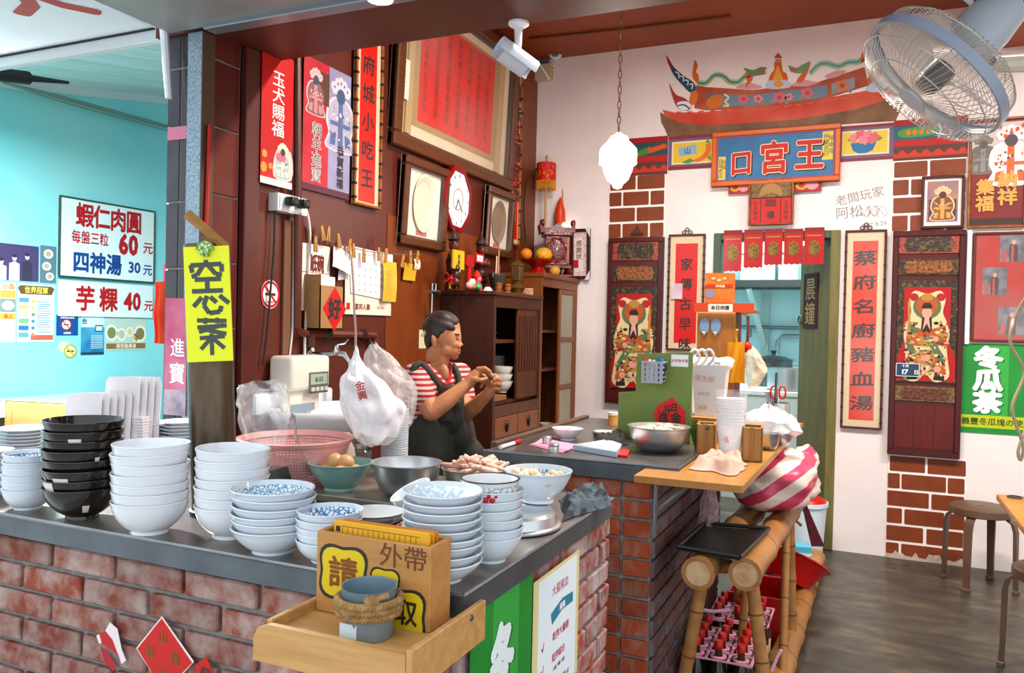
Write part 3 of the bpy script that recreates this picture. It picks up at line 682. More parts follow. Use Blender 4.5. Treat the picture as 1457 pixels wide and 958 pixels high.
# crumpled dark blue cloth
def cloth(name, label, cat, pxs, z, m, hgt=.03, seed=0, nu=36, nv=22, fold=14):
    P = [onz(x, y, z) for x, y in pxs]; c = sum(P, V())/4
    def fn(u, v):
        a = P[0].lerp(P[1], u); b = P[3].lerp(P[2], u); p = a.lerp(b, v)-c
        e = min(1, min(u, 1-u, v, 1-v)*6); e = e*e*(3-2*e)
        q = .5+.5*nz((u*2.2, v*2.2, 0), 1.0, seed); k = 1+.22*nz((u*3, v*3, 1), 1, seed+4)
        rdg = .5+.5*math.sin((u*1.2+v*.7)*fold*.6+3.5*nz((u*1.6, v*1.6, 0), 1, seed+2))
        cr = abs(nz((u*6, v*6, 2), 1, seed+7))+.6*abs(nz((u*13, v*13, 3), 1, seed+8))
        return (p.x*k, p.y*k, .003+e*hgt*(.15+.45*q+.3*rdg+.42*cr))
    o = thing(name, label, cat, c); mb = MB().grid(fn, nu, nv)
    n = len(mb.v)
    q = mb.obj('folds', m, o, 180); sm = q.modifiers.new('s', 'SUBSURF'); sm.levels = sm.render_levels = 1
    return o
DEN = pattern('#1c2630', '#4a5863', 'n', 30, .85)
cloth('dish_cloth', 'crumpled dark blue print cloth on the end of the front counter', 'cloth', ((795, 712), (862, 700), (872, 722), (802, 742)), ZN, DEN, .05, 3)
# plates and paper boxes behind the bowls, at the left
def plates(px, py, dia, n, dzpx, where, m=PORC, cat='plate', group=None, pat=None):
    c = onz(px, py, ZN); r = msize(c, dia)/2; dz = dzpx*dep(c)/F
    pr = [(0, .003), (r*.55, .003), (r*.58, 0), (r*.62, .003), (r*.98, .013), (r, .0145), (r*.97, .0155), (r*.6, .0065), (0, .006)]
    proto = MB().lathe(pr, 32).obj('plate', m)
    for i in range(n):
        o = proto if i == 0 else copy_tree(proto)
        o.location = (c.x+random.uniform(-.002, .002), c.y+random.uniform(-.002, .002), ZN+.0005+i*dz)
        pos = 'lowest' if i == 0 else ('topmost' if i == n-1 else ordn(i)+' from the bottom')
        tag(o, 'white plate, %s %s' % (pos, where), cat, group)
    return c, r, n*dz
plates(33, 668, 72, 12, 4.8, 'of the pile behind the leftmost bowls', group='plates behind the leftmost bowls')
plates(-14, 705, 58, 12, 5.2, 'of the pile cut by the left frame edge', group='plates at the left frame edge')
cP, rP, hP = plates(224, 646, 56, 8, 5.6, 'of the pile next to the paper boxes', group='plates beside the paper boxes')
plates(256, 648, 56, 10, 4.8, 'of the pile just left of the steel pipe', group='plates by the pipe')
PAP = mat('#e4dfe2', .7, h2='#dad3d6', ns=6)
c = onz(194, 650, ZN); w = msize(c, 40)/2
for i in range(15):
    o = MB().prism([(-w, -w*.8), (w, -w*.8), (w*1.05, w*.8), (-w*1.05, w*.8)], 0, .0085).obj('paper_box', PAP); o.location = (c.x+random.uniform(-.002, .002), c.y, ZN+.0005+i*.0098); o.rotation_euler = (0, 0, .25)
    tag(o, 'flat white paper box, %s of the pile behind the black bowls' % ('lowest' if i == 0 else 'topmost' if i == 14 else ordn(i)+' from the bottom'), 'paper box', 'flat paper boxes')
c = onz(140, 655, ZN)
for i in range(9):
    k = i/8; hh = msize(c, 118 if i > 4 else 96); w = msize(c, 54)/2
    o = thing('paper_tray', 'white folded paper tray standing upright, %s from the front' % ordn(i), 'paper tray', c+V((.012*i-.03, .02*i-.05, .0)), R(24), group='upright paper trays')
    mb = MB().prism([(-w, 0), (w, 0), (w*.92, hh*.93), (w*.8, hh), (-w*.8, hh), (-w*.92, hh*.93)], 0, .003)
    q = mb.obj('card', PAP, o, 0); q.rotation_euler = (R(82), 0, 0)
# ============================================================ STEEL PIPE WITH YELLOW SIGN
c = onz(306, 730, ZN); rp = msize(c, 63)/2
zt = 1.42+(452-350)/F*dep(c)
top = CAM+ray(294, 349)*dep(c)
pp = thing('steel_pipe', 'leaning brown-stained steel pipe standing on the front counter', 'pipe', c); ax = top-c
MB().cyl((0, 0, 0), ax, rp, rp*.98, 28).obj('tube', mat('#6b5a48', .35, .85, h2='#4c4238', ns=7, nd=5, stretch=(3, 3, .6)), pp)
MB().lathe([(rp*1.0, 0), (rp*1.12, 0), (rp*1.12, .012), (rp, .014)], 28).obj('base_ring', STEELD, pp)
# yellow plastic sign hanging on the pipe
d0 = dep(c)-rp*1.35
Q = [CAM+ray(*p)*d0 for p in ((262, 352), (327, 350), (331, 513), (268, 516))]
cc = sum(Q, V())/4; ux = ((Q[1]-Q[0])+(Q[2]-Q[3])).normalized(); uy = ((Q[0]-Q[3])+(Q[1]-Q[2])); uy = (uy-ux*uy.dot(ux)).normalized(); un = ux.cross(uy)
ys = thing('yellow_sign', 'bright yellow plastic sign with dark characters clipped to the steel pipe', 'sign', cc, rot=M((ux, uy, un)).transposed())
w, h = ((Q[1]-Q[0]).length)/2, ((Q[0]-Q[3]).length)/2
MB().box((-w, -h, 0), (w, h, .004), .001).obj('board', mat('#f2f61e', .3), ys)
def bar(mb, a, b, t, z):
    a = V((a[0], a[1])); b = V((b[0], b[1])); d = (b-a).normalized(); n = V((-d.y, d.x))*t/2
    mb.flat([tuple(a+n), tuple(a-n), tuple(b-n), tuple(b+n)], z)
def strokes(mb, lst, x, y, sx, sy, t, z):
    """bars of a hand-cut character in a 0..1 cell with y down, centred on (x, y)"""
    for k, s in enumerate(lst):
        for a, b in zip(s[:-1], s[1:]):
            bar(mb, (x+(a[0]-.5)*sx, y+(.5-a[1])*sy), (x+(b[0]-.5)*sx, y+(.5-b[1])*sy), t, z+.00004*k)
mb = MB(); S = w*1.35; t = w*.2
strokes(mb, [[(.0, .3), (.05, .62)], [(.0, .32), (1, .3), (1, .62)], [(.5, .12), (.5, .32)], [(.42, .3), (.2, .72), (.02, .78)], [(.55, .32), (.8, .7), (1, .74)]], -.02*w, h*.6, S, S*.8, t, .005)
strokes(mb, [[(.1, .1), (.95, .1)], [(.5, .1), (.5, .85)], [(.0, .85), (1, .85)]], 0, h*.32, S, S*.5, t, .005)
strokes(mb, [[(.28, .1), (.0, .5)], [(.45, .05), (.33, .45), (.5, .8), (.85, .75), (.9, .5)], [(.55, .1), (.75, .35)], [(.85, .05), (1.15, .4)]], .04*w, -h*.04, S, S*.75, t, .005)
strokes(mb, [[(.05, .12), (1, .2)], [(.35, 0), (.3, .32)], [(.72, .02), (.68, .32)], [(.05, .5), (1, .45)], [(.1, .75), (.9, .4)], [(.25, .62), (.98, .9)]], .1*w, -h*.4, S, S*.6, t*.9, .005)
strokes(mb, [[(.05, .2), (1, .15)], [(.5, 0), (.5, 1)], [(.48, .2), (.08, .72)], [(.52, .2), (.98, .7)]], .1*w, -h*.7, S*.85, S*.7, t*.9, .005)
mb.obj('lettering', mat('#3b4240', .5), ys, 0)
cp = thing('green_clip', 'green checked cloth-covered clip holding the yellow sign', 'clip', cc+uy*h, rot=M((ux, uy, un)).transposed())
MB().prism([(x_*.022, y_*.018-.004) for x_, y_ in ((-1, -.2), (-.7, .6), (0, .95), (.7, .6), (1, -.2), (.45, -.3), (.4, -1.1), (.1, -1.2), (0, -.5), (-.1, -1.2), (-.45, -1.0), (-.45, -.3))], .004, .016).obj('bow', pattern('#3f8f3a', '#c9dca0', 'flower', 130, .7), cp)
ws = thing('wooden_stick', 'flat wooden stick wedged on top of the pipe behind the sign', 'stick', top)
a = CAM+ray(266, 304)*(d0+.02)-top; b = CAM+ray(322, 352)*(d0+.03)-top
MB().tube([a, b], [.013, .011], 4).obj('blade', wood('#b98a50', '#a3763f'), ws)

# ============================================================ MENU BOARDS AND POSTERS ON THE TURQUOISE WALL
RED, NAVY, INK = paint('#c01f2c'), paint('#1c4a94'), paint('#2a2420')
SIGNW = mat('#dff1f3', .4)
P = Panel('menu_board', 'white menu board in a dark green frame, prices 60 and 30', 'sign', 'L', XT, ((82, 278), (220, 300), (218, 404), (83, 394)), .01)
P.sheet('board', SIGNW, 0, .012); P.frame('frame_bar', mat('#1f4a3a', .4), .016, .0, .018)
P.text('red_lettering', RED, [('蝦仁肉圓', .5, .2, .31, dict(bold=.03, sp=.95, asp=.83)), ('每盤三粒', .3, .48, .17, dict(bold=.018, asp=.78)), ('60', .7, .5, .36, dict(bold=.05, asp=.8)), ('元', .92, .52, .17, dict(bold=.02))], .0135)
P.text('blue_lettering', NAVY, [('四神湯', .38, .79, .28, dict(bold=.035, asp=.85)), ('30', .77, .8, .2, dict(bold=.03)), ('元', .92, .82, .16, dict(bold=.02))], .0135)
P = Panel('menu_board', 'white menu board strip with red characters, price 40', 'sign', 'L', XT, ((83, 398), (219, 408), (214, 453), (82, 449)), .01)
P.sheet('board', SIGNW, 0, .008)
P.text('red_lettering', RED, [('芋粿', .38, .48, .75, dict(bold=.03, sp=1.2, asp=.85)), ('40', .76, .5, .72, dict(bold=.045, asp=.8)), ('元', .95, .62, .36, dict(bold=.02))], .0095)
def figure(P, cx, cy, s, robe, robe2, face, crown, z, beard=None, name='deity_print', trim=None):
    """flat printed figure with a tall flowered crown; cx, cy, s in panel fractions (s = height)"""
    k = P.h/P.w*s
    def q(pts): return [(cx+x*k, cy+y*s) for x, y in pts]
    trim = trim or crown
    P.poly(name, trim, q([(-.15, -.22), (.15, -.22), (.3, -.08), (.33, .15), (.27, .3), (.33, .52), (-.33, .52), (-.27, .3), (-.33, .15), (-.3, -.08)]), z, smooth=3)
    P.poly(name, robe, q([(-.12, -.2), (.12, -.2), (.26, -.05), (.29, .15), (.23, .3), (.29, .5), (-.29, .5), (-.23, .3), (-.29, .15), (-.26, -.05)]), z+.0003, smooth=3)
    P.polys(name, robe2, [q([(-.05, -.2), (.05, -.2), (.06, .48), (-.06, .48)]), q([(-.24, .12), (.24, .12), (.23, .18), (-.23, .18)]), q([(-.22, .3), (-.1, .27), (-.12, .46), (-.24, .46)]), q([(.22, .3), (.1, .27), (.12, .46), (.24, .46)])], z+.0006)
    P.polys(name, trim, [q(ngon(-.16+.08*i, .02+.05*(i % 2), .03, .025, 8)) for i in range(5)], z+.0009)
    P.polys(name, crown, [q(ngon(-.17+.085*i, -.36-.1*math.sin(math.pi*i/4), .065, .075, 9)) for i in range(5)]+[q([(-.2, -.26), (-.2, -.4), (0, -.5), (.2, -.4), (.2, -.26)])], z+.0012)
    P.polys(name, robe2, [q(ngon(-.15+.075*i, -.36-.08*math.sin(math.pi*i/4), .02, .025, 7)) for i in range(5)], z+.0014)
    P.poly(name, face, [(cx+a*k, cy+b*s) for a, b in ngon(0, -.25, .1, .11, 14)], z+.0017)
    rs = random.Random(int(s*1000))
    for c_ in (crown, robe2, face): P.polys('print_detail', c_, [q(ngon(rs.uniform(-.24, .24), rs.uniform(-.08, .46), rs.uniform(.008, .025), rs.uniform(.008, .03), 7)) for _ in range(9)], z+.0010+.0001*rs.random(), kind='stuff')
    if beard: P.poly(name, beard, q([(-.08, -.22), (.08, -.22), (.06, -.05), (0, .03), (-.06, -.05)]), z+.0019)
PUR, PUR2 = paint('#4a3f6a'), paint('#2c2a40')
P = Panel('wall_photograph', 'dark purple group photograph on the turquoise wall', 'photograph', 'L', XT, ((-6, 347), (55, 349), (55, 400), (-6, 399)))
P.sheet('print', PUR)
for fx, c1, hh in ((.12, '#d8d4e2', .5), (.42, '#e8e6ee', .62), (.72, '#35324a', .68)):
    P.poly('person_print', paint(c1), [(fx-.12, 1), (fx-.12, 1-hh*.75), (fx, 1-hh*.85), (fx+.12, 1-hh*.75), (fx+.12, 1)], .0014); P.poly('face_print', paint('#c8b8bc'), ngon(fx, 1-hh, .055, .085, 12), .0016); P.poly('hair_print', PUR2, ngon(fx, 1-hh-.06, .06, .05, 10), .0018)
P = Panel('wall_photograph', 'narrow photo collage of dishes beside the purple photograph', 'photograph', 'L', XT, ((57, 349), (80, 351), (80, 404), (57, 402)))
P.sheet('print', paint('#5d7a8a'))
for fx, fy, r in ((.5, .22, .3), (.4, .55, .28), (.6, .82, .26)): P.poly('dish_print', paint('#dfe6e2'), ngon(fx, fy, r, r*.42, 14), .0014); P.poly('food_print', paint('#b5a58c'), ngon(fx, fy, r*.6, r*.25, 12), .0016)
P = Panel('wall_poster', 'pale yellow poster with a round dish at the left frame edge', 'poster', 'L', XT, ((-10, 400), (22, 402), (22, 488), (-10, 486)))
P.sheet('paper', paint('#dcdcb0')); P.sheet('orange_band', paint('#e8b060'), .001, .0004, (.3, .14, 1, .26)); P.sheet('orange_band', paint('#e8b060'), .001, .0004, (.3, .52, 1, .62))
P.sheet('photo_print', paint('#7d8a86'), .001, .0004, (.3, .28, 1, .5)); P.poly('dish_print', paint('#e4e4da'), ngon(.66, .39, .28, .08, 16), .0018); P.text('lettering', paint('#c86030'), [('小品', .66, .07, .1), ('達人', .66, .57, .08)], .0018)
P = Panel('wall_poster', 'champion diploma poster with gold title plate on the turquoise wall', 'poster', 'L', XT, ((25, 403), (77, 406), (77, 487), (24, 486)))
P.sheet('paper', paint('#d3ebee')); P.poly('title_plate', paint('#6a5530'), [(.0, .07), (.08, .03), (.92, .03), (1, .07), (.92, .18), (.08, .18)], .0014); P.text('lettering', paint('#e9d46a'), [('世界冠軍', .5, .105, .12, dict(bold=.025, asp=.9))], .0018)
for i in range(6): P.sheet('photo_print', paint(['#5f9ec0', '#c9d27a', '#d9d9a0', '#7fa77f', '#3e78b0', '#6aa0b8'][i]), .001, .0004, (.04, .24+i*.12, .3, .32+i*.12)); P.poly('round_mark', paint(['#d8c84a', '#d8c84a', '#4a9a78', '#3f8fc8', '#3f8fc8', '#cf8a58'][i]), ngon(.42, .3+i*.115, .05, .03, 10), .0018)
mb = MB()
for i in range(14): x, y = P.xy(.5+.02*(i % 2), .3+i*.04); mb.flat([(x, y), (x+P.w*(.34+.1*((i*7) % 3)/3), y), (x+P.w*(.34+.1*((i*7) % 3)/3), y-P.h*.012), (x, y-P.h*.012)], .0018)
mb.obj('text_lines', paint('#5a86a0'), P.o, 0); P.sheet('red_band', paint('#c96a58'), .001, .0004, (.36, .88, .98, .97))
def nosmoke(P, cx, cy, r, z, ring=RED, cig=INK):
    k = P.w/P.h; x, y = P.xy(cx, cy); r0 = r*P.w; mb = MB().lathe([(r0*.8, z), (r0, z)], 28, (x, y, 0)); bar(mb, (x-r0*.62, y+r0*.62), (x+r0*.62, y-r0*.62), r0*.18, z+.0003); mb.obj('ban_ring', ring, P.o, 0)
    mb = MB(); mb.flat([(x-r0*.55, y-r0*.1), (x+r0*.55, y-r0*.1), (x+r0*.55, y+r0*.1), (x-r0*.55, y+r0*.1)], z-.0002); mb.obj('cigarette_print', cig, P.o, 0)
P = Panel('no_smoking_sign', 'dark blue square no smoking notice below the menu board', 'sign', 'L', XT, ((80, 447), (111, 449), (111, 478), (80, 477)))
P.sheet('paper', paint('#1f4f96')); P.poly('white_disc', paint('#f0f0f0'), ngon(.45, .48, .24, .26, 20), .0014); nosmoke(P, .45, .48, .24, .002); P.text('lettering', paint('#ffffff'), [('本場所禁止吸菸', .5, .13, .12, dict(asp=.9)), ('全面禁菸', .5, .88, .1)], .0018)
P = Panel('wall_poster', 'bright blue tall poster with a small screen picture', 'poster', 'L', XT, ((115, 449), (148, 452), (148, 505), (115, 505)))
P.sheet('paper', mat('#5fb6dc', .5, h2='#2a7ab0', ns=3)); P.sheet('pale_head', paint('#cfeaf2'), .001, .0004, (0, 0, 1, .28)); P.poly('screen_print', paint('#3b4a52'), quad(.6, .22, .95, .4), .0018); P.sheet('screen_face', paint('#cfdfe2'), .0018, .0003, (.64, .25, .91, .37)); P.text('lettering', paint('#1f5f9a'), [('台', .14, .12, .16, dict(bold=.04))], .0018); P.sheet('dark_foot', paint('#20405a'), .001, .0004, (0, .93, 1, 1))
P.polys('text_lines', paint('#d6eef6'), [quad(.42, .5+i*.045, .95, .515+i*.045) for i in range(8)], .0018)
P = Panel('wall_poster', 'food poster with round dishes and a brown title band', 'poster', 'L', XT, ((150, 451), (208, 456), (208, 497), (150, 500)))
P.sheet('paper', paint('#b9d0c4'))
for fx, fy, r, c in ((.14, .45, .13, '#7d8a5a'), (.38, .5, .1, '#b5bda8'), (.58, .42, .08, '#d8cf9a'), (.84, .48, .14, '#8a7c48'), (.72, .6, .06, '#caa25a')): P.poly('dish_print', paint('#e4e8dc'), ngon(fx, fy, r*1.15, r*2, 14), .0014); P.poly('food_print', paint(c), ngon(fx, fy, r*.8, r*1.4, 12), .0017)
P.sheet('title_band', paint('#8a7040'), .001, .0006, (.02, .78, .98, .95)); P.text('lettering', paint('#f3ead0'), [('保安路美食', .5, .865, .15)], .0019)
P = Panel('no_smoking_sign', 'round pale yellow no smoking sticker under the blue notice', 'sign', 'L', XT, ((82, 482), (111, 484), (110, 511), (82, 510)))
P.poly('leaf_print', paint('#c9d2b0'), ngon(.32, .38, .32, .3, 12), .001, .0005); P.poly('disc', paint('#e4e4a8'), ngon(.62, .62, .32, .34, 24), .0018); nosmoke(P, .62, .62, .32, .0024, paint('#b9b43a'))
# bay furniture: pale green table, wooden chair backs
t = thing('bay_table', 'pale green topped table in the left bay below the menu boards', 'table', (-5.75, 3.9, 0))
MB().box((-.5, -.9, .73), (.5, .75, .76), .006).obj('table_top', mat('#a9d6bd', .35), t)
for sx in (-.42, .42):
    for sy in (-.8, .65): MB().cyl((sx, sy, 0), (sx, sy, .73), .02, n=8).obj('leg', mat('#3a4240', .5), t)
MB().box((-.45, -.85, .66), (.45, .7, .73)).obj('apron', mat('#5a6660', .6), t)
t = thing('bay_table', 'small green topped table beside the tiled pillar in the left bay', 'table', (-5.6, 6.2, 0))
MB().box((-.5, -.4, .73), (.5, .5, .76), .006).obj('table_top', mat('#a9d6bd', .35), t)
for sx in (-.42, .42):
    for sy in (-.33, .43): MB().cyl((sx, sy, 0), (sx, sy, .73), .02, n=8).obj('leg', mat('#3a4240', .5), t)
def bay_chair(label, loc, rz):
    t = thing('wooden_chair', label, 'chair', loc, rz, group='wooden chairs in the left bay'); m = wood('#d3a566', '#c4945a', .4)
    MB().box((-.2, -.2, .42), (.2, .2, .45), .01).obj('seat', m, t); MB().box((-.24, .19, .62), (.24, .215, .86), .02, 3).obj('backrest', m, t)
    for sx in (-.18, .18):
        MB().cyl((sx, .2, 0), (sx, .2, .8), .016, n=8).obj('leg', mat('#7b6a50', .5), t); MB().cyl((sx, -.18, 0), (sx, -.18, .42), .016, n=8).obj('leg', mat('#7b6a50', .5), t)
bay_chair('tan wooden chair back showing behind the upright paper trays', (-4.95, 3.65, 0), R(190))
bay_chair('tan wooden chair back partly behind the flat paper boxes', (-4.85, 4.2, 0), R(165))
# banner and orange cloth on the pillar
P = Panel('spring_banner', 'faded pink banner with two white characters on the tiled pillar', 'banner', 'B', yP0-.036, ((238, 424), (266, 425), (265, 592), (231, 590)), .002)
P.sheet('cloth', mat('#d4567e', .6, h2='#e08aa4', ns=5), 0, .002); P.sheet('pale_foot', mat('#c7b3c0', .6, h2='#8a8494', ns=10), .002, .0004, (0, .78, 1, 1))
P.text('lettering', paint('#f4eef2'), [('進', .6, .42, .17, dict(bold=.015)), ('寶', .6, .64, .19, dict(bold=.015))], .003)
q = hit(228, 445, 1, yP0+.05)
oc = thing('orange_cloth', 'fluorescent orange cloth folded over the pillar edge', 'cloth', q)
s_ = dep(q)/F
MB().grid(lambda u, v: ((u-.5)*23*s_, .02*math.sin(u*7)+.004*math.sin(v*9), (.5-v)*88*s_-(.1 if False else 0)), 14, 10).obj('front_fold', mat('#ff6a3c', .6, h2='#ff4a2a', ns=8), oc, 80)
MB().grid(lambda u, v: ((u-.25)*26*s_, .03+.02*math.sin(u*6), (.75-v)*95*s_), 14, 8).obj('back_fold', mat('#f07aa0', .6), oc, 80)

# ============================================================ SIDE WALL: POSTERS, COUPLETS, FRAMES
P = Panel('red_poster', 'red dog-year blessing poster with four white characters on the side wall', 'poster', 'L', XL, ((372, 64), (417, 86), (416, 272), (371, 258)), .035)
P.sheet('paper', mat('#dc2a1e', .4, h2='#c81e1a', ns=2)); P.text('lettering', paint('#f6efe8'), [('玉犬賜福', .52, .38, .125, dict(vert=True, bold=.012, asp=1.15))], .002)
P.polys('flower_print', paint('#e9a24a'), [ngon(.12, .78, .08, .03, 8), ngon(.1, .88, .1, .04, 8), ngon(.3, .86, .06, .025, 8)], .0016)
P.poly('sleeve_print', paint('#d9c8b8'), [(.5, .72), (.95, .72), (.98, .93), (.4, .93)], .0016, smooth=3); figure(P, .68, .8, .26, paint('#a8b4bc'), paint('#e8e0d0'), paint('#3a3038'), paint('#e8dcc0'), .002)
P.poly('pink_print', paint('#e07090'), ngon(.62, .775, .16, .035, 12), .0034); P.sheet('white_foot', paint('#e8e2da'), .001, .0004, (0, .95, 1, 1))
# double poster
P = Panel('deity_poster', 'double new-year poster, red half and lilac half, with crowned dark faces', 'poster', 'L', XL, ((432, 80), (498, 106), (498, 287), (430, 266)), .012)
P.sheet('red_half', mat('#c22a36', .5, h2='#cc3c48', ns=4), 0, .001, (0, 0, .52, 1)); P.sheet('lilac_half', mat('#8280a6', .5, h2='#9a97b8', ns=4), 0, .001, (.52, 0, 1, 1))
figure(P, .24, .24, .34, paint('#8a5a5c'), paint('#d88a90'), paint('#38465a'), paint('#e6b8bc'), .0016); figure(P, .77, .34, .56, paint('#a8a6bc'), paint('#5a6a98'), paint('#3f5a80'), paint('#e8c8d0'), .0016)
P.text('ink_lettering', paint('#f8f2ee'), [('朝羊進寶', .27, .7, .115, dict(vert=True, bold=.03, asp=1.1))], .0032); P.text('black_lettering', INK, [('朝羊進寶', .27, .7, .115, dict(vert=True, bold=.004, asp=1.1)), ('恭賀新禧', .78, .76, .085, dict(vert=True, asp=1.1))], .0036)
P.sheet('foot_strip', paint('#5a2438'), .001, .0004, (0, .95, 1, 1)); P.sheet('brown_head', paint('#5a3428'), .0014, .0003, (.3, .07, .52, .32))
def couplet(name, label, wall, val, px, chars, paper, fr, cy=.5, ch=.1, off=.012, marg=(.2, .08), asp=1.1, glass=False, bam=True, finial=False, sp=1.0):
    P = Panel(name, label, 'couplet', wall, val, px, off)
    P.sheet('mount', mat('#d9c4a4', .5), 0, .006); P.sheet('red_paper', paper, .006, .001, (marg[0], marg[1], 1-marg[0], 1-marg[1]*.8))
    P.text('brush_character', INK, [(c_, .5, cy+(i-(len(chars)-1)/2)*ch*sp, ch, dict(bold=.022, asp=asp, brush=.06)) for i, c_ in enumerate(chars)], .0078)
    P.frame('frame_bar', fr, .014, 0, .02, bev=.004)
    if bam:
        mb = MB(); n = 14
        for i in range(n):
            for sx in (-1, 1): mb.box((sx*(P.w/2-.007)-.0085, -P.h/2+(i+.5)*P.h/n-.006, .002), (sx*(P.w/2-.007)+.0085, -P.h/2+(i+.5)*P.h/n+.006, .0225))
        tag(mb.obj('bamboo_knots', mat('#2d1510', .5), P.o), kind='stuff')
    if finial:
        mb = MB()
        for dx, dy in ((-.022, .012), (.022, .012), (0, .032)): mb.lathe([(.012+.0035*math.cos(a*math.pi/3), .0035*math.sin(a*math.pi/3)) for a in range(7)], 14, (dx, P.h/2+dy, .01))
        mb.obj('finial', mat('#4a2a1c', .4), P.o)
    if glass: MB().box((-P.w/2+.01, -P.h/2+.01, .014), (P.w/2-.01, P.h/2-.01, .015)).obj('glass_pane', pane(), P.o)
    return P
BAM = mat('#b5702e', .4, h2='#8a4a1e', ns=20); CPR = mat('#e63a24', .45, h2='#d92c1e', ns=3)
couplet('wall_couplet', 'red couplet in a bamboo frame with five brush characters on the side wall', 'L', XL, ((503, 8), (542, 40), (540, 299), (502, 291)), '府城小吃王', CPR, BAM, .55, .105, .015, (.2, .03), sp=1.42)
couplet('wall_couplet', 'narrow framed couplet in the corner between side wall and white wall', 'L', XL, ((728, 60), (740, 70), (739, 352), (726, 348)), '風味名揚府城', CPR, BAM, .48, .1, .02, (.2, .04))
P = Panel('big_framed_scroll', 'large brown frame with red calligraphy sheet high on the side wall', 'picture frame', 'L', XL, ((557, -38), (728, 62), (727, 274), (557, 205)), .02, tilt=R(2.5))
FR = wood('#6a3c22', '#5a3019', .35, 'x', 5)
P.sheet('backing', mat('#cdb796', .6), 0, .006); P.frame('frame_bar', FR, .075, 0, .05, bev=.008); P.frame('inner_bead', mat('#3a2014', .4), .088, .0, .03)
P.sheet('cream_mount', mat('#ddc9ab', .6, h2='#d3bd9c', ns=3), .006, .002, (.06, .08, .94, .92)); P.sheet('brown_band', mat('#a8875e', .6), .008, .001, (.14, .14, .86, .84)); P.sheet('red_paper', mat('#dc3a28', .5, h2='#d23222', ns=2), .009, .001, (.18, .16, .79, .8))
mb = MB(); rows = '王宮口美食名店百年老店風味傳承府城第一家湯鮮肉嫩人人誇讚香飄四海客常來滿座高朋皆歡喜'
for i in range(7):
    x, y = P.xy(.73-i*.085, .46); text(mb, ''.join(rows[(i*7+j) % len(rows)] for j in range(9)), x, y, P.h*.062, .0105, 0, vert=True)
mb.obj('lettering', paint('#7a2018'), P.o, 0)
P.sheet('side_roller', mat('#b79a6e', .5), .009, .012, (.83, .1, .88, .9)); P.sheet('side_roller', mat('#b79a6e', .5), .009, .012, (.09, .1, .13, .9))
P.sheet('white_slip', paint('#efe0cc'), .022, .0006, (.02, .5, .1, .72)); P.text('slip_lettering', INK, [('百年老店', .06, .61, .05, dict(vert=True))], .0232)
MB().box((-P.w/2+.07, -P.h/2+.07, .034), (P.w/2-.07, P.h/2-.07, .035)).obj('glass_pane', pane(), P.o)
def plate_frame(label, px, plate, off=.02, tilt=3.0):
    P = Panel('framed_plate', label, 'picture frame', 'L', XL, px, off, tilt=R(tilt))
    P.sheet('backing', paint('#e9dccd'), 0, .005); P.frame('frame_bar', FR, .05, 0, .04, bev=.008); P.frame('inner_bead', mat('#3a2014', .4), .058, 0, .026)
    x, y = P.xy(.5, .48); r = P.w*.24
    mb = MB().lathe([(r*.75, .006), (r*.85, .014), (r, .02), (r*1.04, .018), (r*.9, .006)], 36, (x, y, 0), sy=1.35); mb.obj('oval_rim', plate, P.o)
    MB().flat(ngon(x, y, r*.8, r*1.08, 30), .0062).obj('oval_face', plate, P.o); P.sheet('red_slip', paint('#d8604a'), .0055, .0006, (.38, .8, .62, .86))
    MB().box((-P.w/2+.045, -P.h/2+.045, .03), (P.w/2-.045, P.h/2-.045, .031)).obj('glass_pane', pane(), P.o)
plate_frame('brown frame with a white commemorative plate, left of the wall clock', ((570, 219), (632, 243), (629, 359), (565, 346)), mat('#dccfb8', .3))
plate_frame('brown frame with an oval bronze plate, right of the wall clock', ((690, 263), (727, 278), (724, 370), (685, 360)), mat('#8a7458', .35))
q = hit(650, 284, 0, XL+.05); w = msize(q, 36); cr = abs(hit(633, 284, 0, XL+.05).y-hit(668, 284, 0, XL+.05).y)/2
ck = thing('wall_clock', 'octagonal red rimmed clock with a white face on the side wall', 'clock', q, rot=ROT['L'] @ M.Rotation(R(4), 3, 'X'))
crr = cr
mb = MB().lathe([(cr*1.06, -.045), (cr*1.12, 0), (cr*1.12, .012), (cr*.97, .016), (cr*.95, .008)], 8, sy=1.18); mb.v = [(x*math.cos(.39)-y*math.sin(.39)*1, x*math.sin(.39)+y*math.cos(.39), z) for x, y, z in mb.v]
mb.obj('red_rim', mat('#8e1a1c', .3), ck); MB().flat(ngon(0, 0, cr*.98, cr*1.13, 32), .009).obj('dial', mat('#dfe6ee', .3), ck)
MB().lathe([(cr*.38, .0102), (cr*.42, .0102)], 24).obj('gold_ring', paint('#b59a58'), ck); mb = MB()
for i in range(12): a = i*math.pi/6; text(mb, str(12 if i == 0 else i), cr*.78*math.sin(a), cr*.9*math.cos(a), cr*.17, .0105, .01)
mb.obj('numerals', INK, ck, 0); mb = MB(); bar(mb, (0, 0), (-.02, -.06), .008, .011); bar(mb, (0, 0), (cr*.4, -cr*.45), .006, .0115); mb.obj('clock_hands', INK, ck, 0)
MB().cyl((0, 0, -.05), (0, 0, 0), cr*.5).obj('back_case', mat('#4a1a14', .5), ck)
